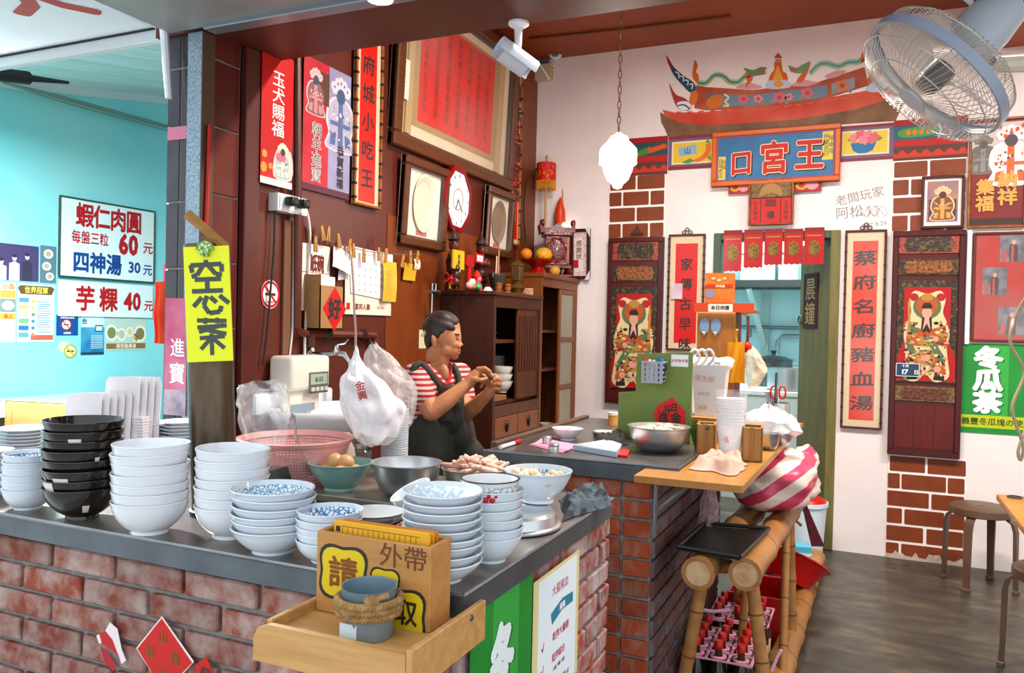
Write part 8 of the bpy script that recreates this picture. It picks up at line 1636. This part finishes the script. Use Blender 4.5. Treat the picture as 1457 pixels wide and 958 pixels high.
c = bz_(1102, 616, zsh); k = dep(c)/F; cc2 = thing('cutlery_pot', 'steel pot of red-handled scissors and ladles behind the plastic bag', 'cutlery pot', c+V((0.0, .12, 0))); MB().lathe([(0, 0), (16*k, 0), (17*k, 40*k), (16*k, 40*k), (15*k, 2*k), (0, 2*k)], 20).obj('pot', STEEL, cc2)
for sx in (-1, 1): MB().tube([(sx*6*k+4.5*k*math.cos(a), 0, 55*k+9*k*math.sin(a)) for a in [i*math.pi/8 for i in range(16)]], 1.5*k, 6, True).obj('scissor_handle', mat('#d8362c', .4), cc2)
MB().cyl((0, 0, 10*k), (0, 0, 48*k), 3*k, 2*k).obj('scissor_blade', STEEL, cc2); MB().cyl((-4*k, 0, 10*k), (-3*k, 0, 84*k), 1.8*k).obj('ladle_handle', STEELD, cc2)
for i in range(4): MB().cyl((-8*k+i*2*k, 3*k, 10*k), (-18*k+i*3*k, 4*k, 55*k), 1.3*k).obj('spoon_handle', STEEL, cc2)
cloth('towel', 'crumpled beige towel on the front of the shelf board', 'towel', ((978, 668), (1012, 648), (1066, 662), (1046, 678)), zsh, mat('#c9a898', .9, h2='#bd9a8a', ns=12), .05, 6)
# leek leaves
c = bz_(992, 640); k = dep(c)/F; t = thing('leek_bunch', 'bunch of dark green leek leaves beside the green board', 'vegetable', c)
for i in range(5):
    a = (i-2)*.16; MB().add([(-3*k, 0, 0), (3*k, 0, 0), (5*k+a*30*k, -.01*i, 26*k), (-2*k+a*30*k, -.01*i, 26*k), (a*62*k+2*k, -.02*i, 48*k-3*k*i), (a*62*k, -.02*i, 50*k-3*k*i)], [(0, 1, 2, 3), (3, 2, 4, 5)]).obj('leaf', mat('#3f6a24', .5, h2='#5a8a34', ns=10), t)

# ============================================================ BAMBOO RACK, CRATES, BUCKETS
BMB = mat('#b98450', .45, h2='#a06a3a', ns=5, nd=5, bump=.08, bs=20, stretch=(3, 1, 3)); BMN = mat('#6a4422', .5)
br = thing('bamboo_rack', 'bamboo trestle rack beside the back counter', 'rack', (-.4, 3.4, 0)); O = br.location
def bamboo(name, a, b, r, nodes, end=True):
    a = V(a)-O; b = V(b)-O; n = (b-a).length; pts = []; rs = []
    for i in range(nodes*6+1):
        u = i/(nodes*6); f = (u*nodes) % 1; e = min(f, 1-f); pts.append(a.lerp(b, u)); rs.append(r*(1+.09*math.exp(-(e*14)**2)-.03*math.sin(math.pi*f)))
    p = MB().tube(pts, rs, 16).obj(name, BMB, br, 40)
    for i in range(1, nodes):
        c = a.lerp(b, i/nodes); d = (b-a).normalized(); MB().cyl(c-d*.003, c+d*.003, r*1.095, n=16).obj('node_ring', BMN, p)
    if end:
        d = (b-a).normalized(); MB().cyl(a-d*.002, a+d*.001, r*.8, n=16).obj('cut_end', mat('#d8b48c', .7, h2='#b98a60', ns=20), p)
    return p
A1 = lat(1060, 818, 2.57); A2 = lat(1146, 688, 4.1); A2.z = A1.z; zP = A1.z
d = (A2-A1); A2 = A1+d
B1 = lat(993, 812, 2.57); B1.z = zP; B2 = B1+d*.98
bamboo('top_pole', A1, A2, .05, 5); bamboo('top_pole', B1, B2, .05, 5)
G1 = onz(1098, 990, .055); G2 = onz(1160, 795, .055); bamboo('ground_pole', G1, G2, .055, 6); H1 = onz(985, 990, .055); H1.x = G1.x-.27; H1.y = G1.y; H2 = V((G2.x-.27, G2.y-.3, .055)); bamboo('ground_pole', H1, H2, .055, 6, False)
def leg(pt, fx, fy, r=.022, n=4): bamboo('leg', pt, (fx, fy, .02), r, n, False)
dn = d.normalized()
a = A1+dn*.1; leg(a, a.x+.09, a.y-.02); a = B1+dn*.1; leg(a, a.x-.09, a.y-.02)
a = A1+dn*.42; leg(V((a.x-.06, a.y, a.z)), a.x-.1, a.y+.1, .015)
a = A1+dn*1.0; leg(a, G1.x+.03, a.y-.45, .017); a = A1+dn*1.05; leg(a, G1.x+.02, a.y+.02, .026); a = B1+dn*1.0; leg(a, a.x-.08, a.y)
for f_ in (.16, .7, 1.2): a = B1+dn*f_; b = A1+dn*f_; bamboo('cross_bar', (a.x, a.y, a.z-.02), (b.x, b.y, b.z-.02), .022, 2, False)
# black baking tray on the rack
zt_ = zP+.053; Q = [onz(x, y, zt_) for x, y in ((964, 783), (1002, 749), (1094, 757), (1052, 798))]; c = sum(Q, V())/4
t = thing('baking_tray', 'black steel baking tray lying across the bamboo poles', 'tray', c); q2 = [tuple((p-c).xy) for p in Q]
MB().prism(q2, 0, .003).obj('tray_floor', mat('#1f1d1b', .4, h2='#2c2926', ns=8), t)
for i in range(4):
    a, b = V(q2[i]), V(q2[(i+1) % 4]); MB().tube([(a.x, a.y, .012), (b.x, b.y, .012)], .008, 6).obj('rolled_rim', mat('#1a1817', .4), t)
# striped bag on the rack
PKS = bpy.data.materials.new('m_striped_bag'); PKS.use_nodes = True; N = PKS.node_tree.nodes; L = PKS.node_tree.links; bs = N['Principled BSDF']; bs.inputs['Roughness'].default_value = .3
tc = N.new('ShaderNodeTexCoord'); mpn = N.new('ShaderNodeMapping'); mpn.inputs['Rotation'].default_value = (0, R(38), 0); wv = N.new('ShaderNodeTexWave'); wv.bands_direction = 'Z'; wv.inputs['Scale'].default_value = 3.6; wv.inputs['Distortion'].default_value = 2.2; wv.inputs['Detail'].default_value = 1; wv.inputs['Detail Scale'].default_value = 1.2
rp2 = N.new('ShaderNodeValToRGB'); rp2.color_ramp.elements[0].position = .47; rp2.color_ramp.elements[1].position = .53; rp2.color_ramp.elements[0].color = lin('#e0506e'); rp2.color_ramp.elements[1].color = lin('#ead6c8')
L.new(tc.outputs['Object'], mpn.inputs[0]); L.new(mpn.outputs[0], wv.inputs[0]); L.new(wv.outputs['Fac'], rp2.inputs[0]); L.new(rp2.outputs[0], bs.inputs['Base Color'])
c = A1+dn*.92+V((-.04, 0, .05)); k = dep(c)/F
t = thing('striped_bag', 'pink and white striped plastic bag stuffed under the shelf board', 'plastic bag', c)
MB().sphere((0, 0, .118), 1, 30, 20, (.17, .3, .108), lambda d: (1+.16*nz(d, 2.0, 4)+.07*nz(d, 6, 2))*(abs(d.x)**4+abs(d.y)**4+abs(d.z)**4)**-.2).obj('bag_body', PKS, t, 80); MB().sphere((.1, .25, .16), .07, 14, 10, (.8, 1.2, 1), lambda d: 1+.3*nz(d, 3, 1)).obj('bag_ear', PKS, t, 80)
bag('plastic_bag', 'dusky clear bag hanging between brick counter and bamboo rack', [(690, 1006, 1014), (700, 1000, 1018), (720, 996, 1022), (740, 994, 1020), (755, 996, 1016)], 3.0, .04, film('#e0b8c0', .35, .2, 'bag_dusk', 14), 3)
# box of wrapped noodles and cartons at the far end of the rack
def px_box(name, label, cat, p, sx, sy, sz, m, rz=0, extra=None):
    t = thing(name, label, cat, p, rz); MB().box((-sx/2, -sy/2, 0), (sx/2, sy/2, sz), .004).obj('carton', m, t); MB().box((-sx/2-.002, -sy/2-.002, sz*.4), (sx/2+.002, -sy/2+.002, sz*.75)).obj('label_band', extra or mat('#8a5a50', .5), t); return t
pz_ = zP+.055
q = A1+dn*1.55; px_box('carton', 'white carton with brown print at the far end of the bamboo rack', 'carton', V((q.x-.03, q.y, pz_)), .16, .2, .12, mat('#e6e0dc', .5), .1, pattern('#5a4038', '#e0d8d0', 'n', 40)); q = A1+dn*1.68; px_box('cardboard_box', 'small tan cardboard box under the end of the shelf board', 'box', V((q.x-.2, q.y, pz_)), .14, .18, .2, CARD, 0, mat('#c8a070', .6))
t = thing('maroon_strap', 'maroon woven strap hanging off the bamboo rack end', 'strap', lat(1142, 708, 4.0)); o0 = t.location; MB().grid(lambda u, v: tuple((lat(1140+24*v+(u-.5)*(5+14*v), 706+72*v, 3.95)-o0)), 4, 10).obj('webbing', mat('#6e1828', .8, h2='#4a101c', ns=60), t, 60); MB().tube([lat(1138, 700, 4.0)-o0, lat(1126, 735, 3.95)-o0, lat(1140, 748, 3.95)-o0], .008, 6).obj('loop', mat('#8a5a3c', .6), t)
# buckets and basins under the rack
q = onz(1141, 800, 0); t = thing('lidded_bucket', 'pale blue bucket with a red lid behind the bamboo rack', 'bucket', q+V((0, .12, 0))); hk = .36
MB().lathe([(0, 0), (.11, 0), (.13, hk*.92), (.14, hk*.93), (.14, hk), (.125, hk), (.11, .01), (0, .01)], 28).obj('body', mat('#d4e4ee', .35), t); MB().lathe([(.138, hk*.98), (.12, hk*1.05), (0, hk*1.1)], 28).obj('red_lid', mat('#c8282c', .35), t)
q = onz(1140, 815, 0); px_box('blue_box', 'light blue box on the floor before the lidded bucket', 'box', q+V((-.02, .03, 0)), .13, .1, .16, mat('#5ab4d4', .5), .2, mat('#bfe0ea', .5))
q = onz(1108, 868, 0); t = thing('red_basin', 'bright red plastic basin leaning under the bamboo rack', 'basin', q+V((.02, .1, .12))); t.rotation_euler = (R(-25), R(18), 0)
MB().lathe([(0, .0), (.11, 0), (.17, .12), (.185, .125), (.185, .133), (.165, .128), (.1, .008), (0, .008)], 32).obj('body', mat('#e0201c', .3), t); MB().lathe([(.18, .122), (.19, .128), (.18, .136)], 32).obj('rim', mat('#d01818', .3), t)
q = onz(1085, 930, 0); t = thing('red_crate', 'red plastic crate under the bamboo rack behind the bottles', 'crate', V((-.42, 3.85, 0)), 0); RC = mat('#c01c28', .4)
for a, b in (((-.13, -.17, 0), (.13, -.155, .24)), ((-.13, .155, 0), (.13, .17, .24)), ((-.13, -.155, 0), (-.115, .155, .24)), ((.115, -.155, 0), (.13, .155, .24))): MB().box(a, b, .004).obj('crate_side', RC, t)
MB().box((-.13, -.17, 0), (.13, .17, .01)).obj('crate_floor', RC, t); 
for z in (.06, .12, .18): MB().box((-.134, -.174, z), (.134, -.168, z+.012)).obj('crate_rib', RC, t)
# bottles in two pink carriers
BG = mat('#3a3a20', .08, trans=.75, h2='#5a5424', ns=4); CAP = mat('#d8301c', .35)
def make_bottle():
    t = thing('sauce_bottle', 'x', 'bottle'); MB().lathe([(0, 0), (.034, 0), (.036, .01), (.036, .15), (.03, .18), (.014, .225), (.0125, .262)], 18).obj('glass', BG, t); MB().lathe([(.0135, .258), (.0155, .26), (.016, .282), (.013, .287), (0, .287)], 14).obj('red_cap', CAP, t); MB().lathe([(.0365, .05), (.0365, .12)], 18).obj('paper_label', mat('#d8c8a0', .6), t); return t
pb_ = make_bottle(); first = True
for ci, (cx, cy, nx, ny, lb) in enumerate(((-.465, 3.08, 3, 4, 'front'), (-.455, 3.45, 3, 3, 'rear'))):
    for j in range(ny):
        for i in range(nx):
            o = pb_ if first else copy_tree(pb_); first = False
            o.location = (cx+(i-(nx-1)/2)*.08, cy+(j-(ny-1)/2)*.08, 0); tag(o, 'red-capped bottle in the %s pink carrier, row %s, %s from the left' % (lb, ordn(j), ordn(i)), 'bottle', 'red-capped bottles under the bamboo rack')
    t = thing('bottle_carrier', '%s pink plastic ring carrier over the bottle necks' % lb, 'carrier', (cx, cy, .228)); PKC = mat('#f0a8bc', .4)
    hx, hy = nx*.04, ny*.04
    MB().tube([(-hx, -hy, 0), (hx, -hy, 0), (hx, hy, 0), (-hx, hy, 0)], .007, 6, True).obj('edge_band', PKC, t)
    for i in range(1, nx): x = -hx+i*.08; MB().box((x-.005, -hy, -.003), (x+.005, hy, .003)).obj('strip', PKC, t)
    for j in range(1, ny): y = -hy+j*.08; MB().box((-hx, y-.005, -.003), (hx, y+.005, .003)).obj('strip', PKC, t)
    for j in range(ny):
        for i in range(nx): MB().lathe([(.017, -.004), (.03, -.002), (.03, .003), (.017, .005)], 12, (-hx+.04+i*.08, -hy+.04+j*.08, 0)).obj('ring', PKC, t)
for k_, pts in enumerate((((1000, 868), (1015, 870), (1038, 868)), ((1098, 955), (1106, 935), (1112, 925)))): tag(MB().tube([lat(x, y, 2.85)-lat(*pts[0], 2.85) for x, y in pts], [.007, .006, .007], 5).obj('pink_tie', mat('#f0b4c8', .4)), ('pink plastic tie knotted round the left trestle leg', 'pink plastic tie round the thick ground pole')[k_], 'tie').location = lat(*pts[0], 2.85)

# ============================================================ STOOLS, TABLE
STO = mat('#6a5040', .45, h2='#5c4436', ns=5)
def stool(label, c, rz):
    t = thing('plastic_stool', label, 'stool', c, rz, group='brown plastic stools'); H = .46; r = .158
    MB().lathe([(0, H-.012), (.012, H-.011), (.016, H-.002), (r*.9, H), (r, H-.01), (r*1.01, H-.045), (r*.97, H-.05), (r*.95, H-.02), (0, H-.025)], 36).obj('seat', STO, t)
    for i in range(4):
        a = math.pi/4+i*math.pi/2; d = V((math.cos(a), math.sin(a), 0)); n = V((-d.y, d.x, 0)); prof = [(r*.9, H-.05, .032), (r*1.12, H-.075, .032), (r*1.2, H-.12, .03), (r*1.22, .1, .024), (r*1.25, .0, .024)]
        vs = []; 
        for q, z, w in prof:
            for s, u in ((-1, 0), (1, 0), (1, 1), (-1, 1)): vs.append(tuple(d*(q-u*.018)+n*(s*w/1.4)+V((0, 0, z+(0 if z else 0)))))
        fs = [(j*4+k, j*4+(k+1) % 4, (j+1)*4+(k+1) % 4, (j+1)*4+k) for j in range(len(prof)-1) for k in range(4)]+[(0, 3, 2, 1), (16, 17, 18, 19)]
        l = MB().add(vs, fs).obj('leg', STO, t); MB().box((-.022, -.014, 0), (.022, .014, .022), .003).obj('foot', STO, l).matrix_local = M.Translation(d*(r*1.19)) @ M.Rotation(a-math.pi/2, 4, 'Z')
    return t
q = onz(1392, 834, 0); stool('brown plastic stool standing near the painted bricks', (q.x, q.y, 0), R(20))
q = onz(1490, 965, 0); stool('brown plastic stool cut by the right frame edge', (q.x+.02, q.y, 0), R(28))
tz = .74; a = onz(1421, 703, tz); b = onz(1452, 750, tz); x = (a.x+b.x)/2
t = thing('dining_table', 'wooden topped dining table corner at the right frame edge', 'table', (x, (a.y+b.y)/2, 0)); ln = a.y-b.y
MB().box((0, -ln/2, tz-.028), (1.1, ln/2, tz), .006, 2).obj('table_top', wood('#c98a4c', '#ba7a3e', .35, 'x', 4), t)
for sx in (.3, .9):
    for sy in (-ln/2+.06, ln/2-.06): MB().cyl((sx, sy, 0), (sx, sy, tz-.028), .02, n=8).obj('leg', STEELD, t)
MB().lathe([(.028, tz), (.03, tz+.006), (.022, tz+.007)], 20, (.06, ln/2-.06, 0)).obj('tmp', STEELD, t).name = 'cap_disc'
# ============================================================ FAN ON THE LINTEL
fc_ = lat(1332, 108, 2.2); vw = ray(1332, 108).normalized(); rt_ = (RT-vw*RT.dot(vw)).normalized(); up_ = rt_.cross(vw); axd = (rt_*-.57+up_*-.72-vw*.38).normalized()
e1 = axd.cross(V((0, 0, 1))).normalized(); e2 = axd.cross(e1)
fan = thing('wall_fan', 'grey wall fan with wire cage tilted downwards over the dining area', 'fan', fc_, rot=M((e1, e2, axd)).transposed())
FG = mat('#a8aeb8', .35); FR_ = .21
def ring(r, z, rad, m, name, n=48): return MB().tube([(r*math.cos(i*2*math.pi/n), r*math.sin(i*2*math.pi/n), z) for i in range(n)], rad, 8, True).obj(name, m, fan)
MB().lathe([(FR_*1.0, -.014), (FR_*1.035, -.014), (FR_*1.035, .014), (FR_*1.0, .014)], 60).obj('rim_band', mat('#9aa2b4', .35), fan)
wir = mat('#c9c4bc', .35, .5)
for nm, sg in (('front_grille', 1), ('rear_grille', -1)):
    mb = MB(); nn = 72
    for i in range(nn):
        a = i*2*math.pi/nn; c0, s0 = math.cos(a), math.sin(a); tw = .35 if sg > 0 else 0
        prof = [(FR_*1.0, .012*sg), (FR_*.98, .045*sg), (FR_*.85, .072*sg), (FR_*.55, .085*sg), (FR_*.2, .088*sg)]
        mb.tube([(r*math.cos(a+tw*(1-r/FR_)), r*math.sin(a+tw*(1-r/FR_)), z) for r, z in prof], .0011, 4)
    tag(mb.obj(nm, wir, fan), kind='stuff')
ring(FR_*.97, .05, .002, wir, 'grille_ring'); ring(FR_*.7, .08, .0018, wir, 'grille_ring'); ring(FR_*.97, -.05, .002, wir, 'grille_ring'); ring(FR_*.7, -.08, .0018, wir, 'grille_ring')
MB().lathe([(0, .094), (FR_*.2, .092), (FR_*.22, .084), (0, .082)], 24).obj('hub_badge', mat('#b8bcc4', .3), fan)
hub = MB().lathe([(0, .05), (.03, .045), (.036, .02), (.036, -.03), (0, -.03)], 20).obj('hub', mat('#6a625c', .4), fan)
for k_ in range(3):
    a0 = k_*2*math.pi/3
    def bl(u, v):
        r = .034+u*.15; w = .35+.55*math.sin(math.pi*min(1, u*.9+.1)); a = a0+(v-.5)*w; return (r*math.cos(a), r*math.sin(a), .03*(v-.5)+.004)
    MB().grid(bl, 10, 6).obj('blade', mat('#c9beb4', .3, alpha=.75), fan, 80)
MB().lathe([(0, -.27), (.035, -.27), (.06, -.255), (.073, -.18), (.073, -.12), (.05, -.095), (0, -.095)], 28).obj('motor_housing', mat('#b4bcc6', .3), fan); MB().cyl((0, -.07, -.2), (0, -.11, -.2), .007).cyl((0, -.11, -.2), (0, -.12, -.2), .012).obj('speed_knob', mat('#c0c4ca', .3), fan)
pj = lat(1405, 92, 2.28); arm = thing('mounting_bracket', 'cream bracket arm of the wall fan on its steel post', 'bracket', pj)
pe = V((.78, pj.y+.05, pj.z-.02))-pj; CRM = mat('#ddd6c4', .4)
MB().tube([V((0, 0, 0)), pe], [.022, .036], 10).obj('arm', CRM, arm); MB().sphere((0, 0, 0), .034, 14, 10).obj('pivot', CRM, arm, 60); MB().tube([fan.matrix_world @ V((0, 0, -.12))-pj, V((0, 0, 0))], .022, 8).obj('neck', mat('#c8bc98', .4), arm); MB().cyl(V((.006, -.03, 0)), V((.006, -.04, 0)), .012).obj('bolt', STEELD, arm)
MB().cyl(V((pe.x+.03, pe.y, -pj.z)), V((pe.x+.03, pe.y, 2.53-pj.z)), .035, n=14).obj('post', mat('#8a4a2c', .4), arm)
c0 = pj+pe*.9+V((0, 0, -.03)); tag(MB().tube(spline([V((0, 0, 0))]+[lat(x, y, 2.6)-c0 for x, y in ((1462, 420), (1440, 465), (1438, 490), (1452, 515), (1457, 535), (1441, 575), (1444, 600), (1456, 635), (1452, 655), (1449, 640), (1460, 610))], 5, False), .0055, 6).obj('dangling_cable', mat('#b9a284', .5)), 'beige fan cable dangling at the right frame edge', 'cable').location = c0
# ============================================================ SURVEILLANCE CAMERAS, JUNCTION BOX
WHT = mat('#e6e6ea', .3)
p = onz(740, 34, 2.529); p.y = min(p.y, 2.66); s_ = dep(p)/F
cm = thing('bullet_camera', 'white bullet surveillance camera on a stem under the lintel', 'camera', p)
MB().lathe([(0, 0), (15*s_, 0), (15*s_, -3*s_), (11*s_, -6*s_), (6*s_, -7*s_), (5*s_, -34*s_), (0, -35*s_)], 24).obj('stem', WHT, cm)
A = lat(714, 72, dep(p)-.02)-p; B = lat(748, 97, dep(p)+.02)-p; dd = (B-A).normalized()
MB().cyl(A, B, 15*s_, n=20).obj('housing', mat('#c9ccd4', .3), cm); up = (V((0, 0, 1))-dd*dd.z).normalized(); sd = dd.cross(up)
vs = []; 
for pnt in (A-dd*.02, B+dd*.03):
    for i in range(9): a = math.pi*(-.1+1.2*i/8); vs.append(tuple(pnt+(sd*math.cos(a)+up*math.sin(a))*18*s_))
MB().add(vs, [(i, i+1, 10+i, 9+i) for i in range(8)]).obj('sun_shield', mat('#d4dae6', .3), cm, 60); MB().cyl(B, B+dd*.004, 11*s_, n=18).obj('lens', mat('#15161a', .1), cm); MB().tube([(0, 0, -34*s_), (A+B)*.45+up*16*s_], 4*s_, 8).obj('ball_joint', WHT, cm)
MB().tube(spline([(A+B)*.3+up*14*s_, V((-.02, .03, -.09)), V((.05, .05, -.13)), V((.1, .06, -.2))], 5, False), .005, 6).obj('cable', mat('#8a8078', .5), cm)
q = hit(789, 72, 1, YB); q = V((hit(790, 76, 1, YB-.06).x, YB-.06, hit(790, 74, 1, YB-.06).z)); k = dep(q)/F
cm = thing('dome_camera', 'small white dome camera high in the corner', 'camera', q); fd = (CAM-q).normalized()
MB().sphere((0, 0, 0), 11*k, 20, 12).obj('dome', WHT, cm, 60); MB().cyl(fd*8*k, fd*11.4*k, 7*k, 6*k).obj('lens_ring', mat('#5a5c60', .3), cm); MB().cyl(fd*11.4*k, fd*12*k, 4*k).obj('lens', mat('#101114', .1), cm); MB().lathe([(0, 14*k), (13*k, 14*k), (14*k, 8*k), (10*k, 3*k)], 20).obj('collar', WHT, cm); MB().box((-5*k, 0, 4*k), (5*k, .058, 14*k)).obj('wall_mount', WHT, cm)
P = Panel('junction_box', 'cream square junction box below the dome camera', 'junction box', 'B', YB, ((763, 95), (788, 94), (787, 116), (763, 117)), 0); P.sheet('box_body', mat('#d8c8a8', .45), 0, .06); 
for f in (.25, .5, .75): x, y = P.xy(1.0, f); MB().at((x, y, .03), ry=math.pi/2).cyl((0, 0, 0), (0, 0, .004), .008, n=10).obj('knockout', mat('#8a7a60', .5), P.o)
P.sheet('dark_cover', mat('#6a6a6c', .5), .0, .03, (.0, -.45, .75, -.02))
# ============================================================ PENDANT LAMP
pd_ = 4.4; q = lat(880, 196, pd_); k = pd_/F
pn = thing('pendant_lamp', 'glowing white acorn glass pendant lamp on a chain', 'lamp', q)
GLW = mat('#fff6ee', .3, emit=5.5)
MB().lathe([(10*k, 0), (14*k, -4*k), (20*k, -10*k), (26*k, -17*k), (27*k, -24*k), (26*k, -33*k), (27*k, -37*k), (22*k, -40*k), (20*k, -48*k), (15*k, -60*k), (8*k, -66*k), (6*k, -71*k), (0, -73*k)], 40, wob=lambda a, j: 1+(.025*math.cos(a*8) if 3 <= j <= 6 else 0)).obj('glass_shade', GLW, pn, 60)
MB().lathe([(0, 8*k), (4*k, 7*k), (9*k, 3*k), (14*k, 1*k), (15*k, -3*k), (13*k, -6*k)], 28).obj('fitter_cap', mat('#cfc4b4', .4), pn); MB().lathe([(13.5*k, -5*k), (16*k, -8*k), (13*k, -9*k)], 28, wob=lambda a, j: 1+.05*math.cos(a*14)).obj('glass_collar', mat('#f0ebe4', .3, emit=1), pn)
ln = (ZC-q.z-8*k); nl_ = int(ln/.042); mb = MB()
for i in range(nl_):
    z = 8*k+i*.042+.024; c0 = [(.009*math.cos(a), .02*1.25*math.sin(a)) for a in [j*math.pi/5 for j in range(10)]]
    pts = [(x, 0, z+y) if i % 2 else (0, x, z+y) for x, y in c0]; mb.tube(pts, .0032, 5, True)
tag(mb.obj('chain', mat('#5a3c28', .4, .5), pn), kind='stuff'); MB().lathe([(0, ZC-q.z-.03), (.03, ZC-q.z-.025), (.04, ZC-q.z-.002), (0, ZC-q.z-.002)], 16).obj('ceiling_rose', mat('#5a3c28', .4), pn)
l = bpy.data.lights.new('pendant_light', 'POINT'); l.energy = 10; l.shadow_soft_size = .09; l.color = (1, .9, .78); lo = bpy.data.objects.new('pendant_light', l); COL.objects.link(lo); lo.parent = pn; lo.location = (0, 0, -95*k)
# wire on the ceiling
tag(MB().tube([onz(753, 55, ZC-.01)-onz(753, 55, ZC-.01), onz(880, 42, ZC-.01)-onz(753, 55, ZC-.01), onz(1040, 23, ZC-.01)-onz(753, 55, ZC-.01)], .008, 6).obj('ceiling_wire', mat('#6a3220', .6)), 'thin painted wire along the brown ceiling', 'wire').location = onz(753, 55, ZC-.01)
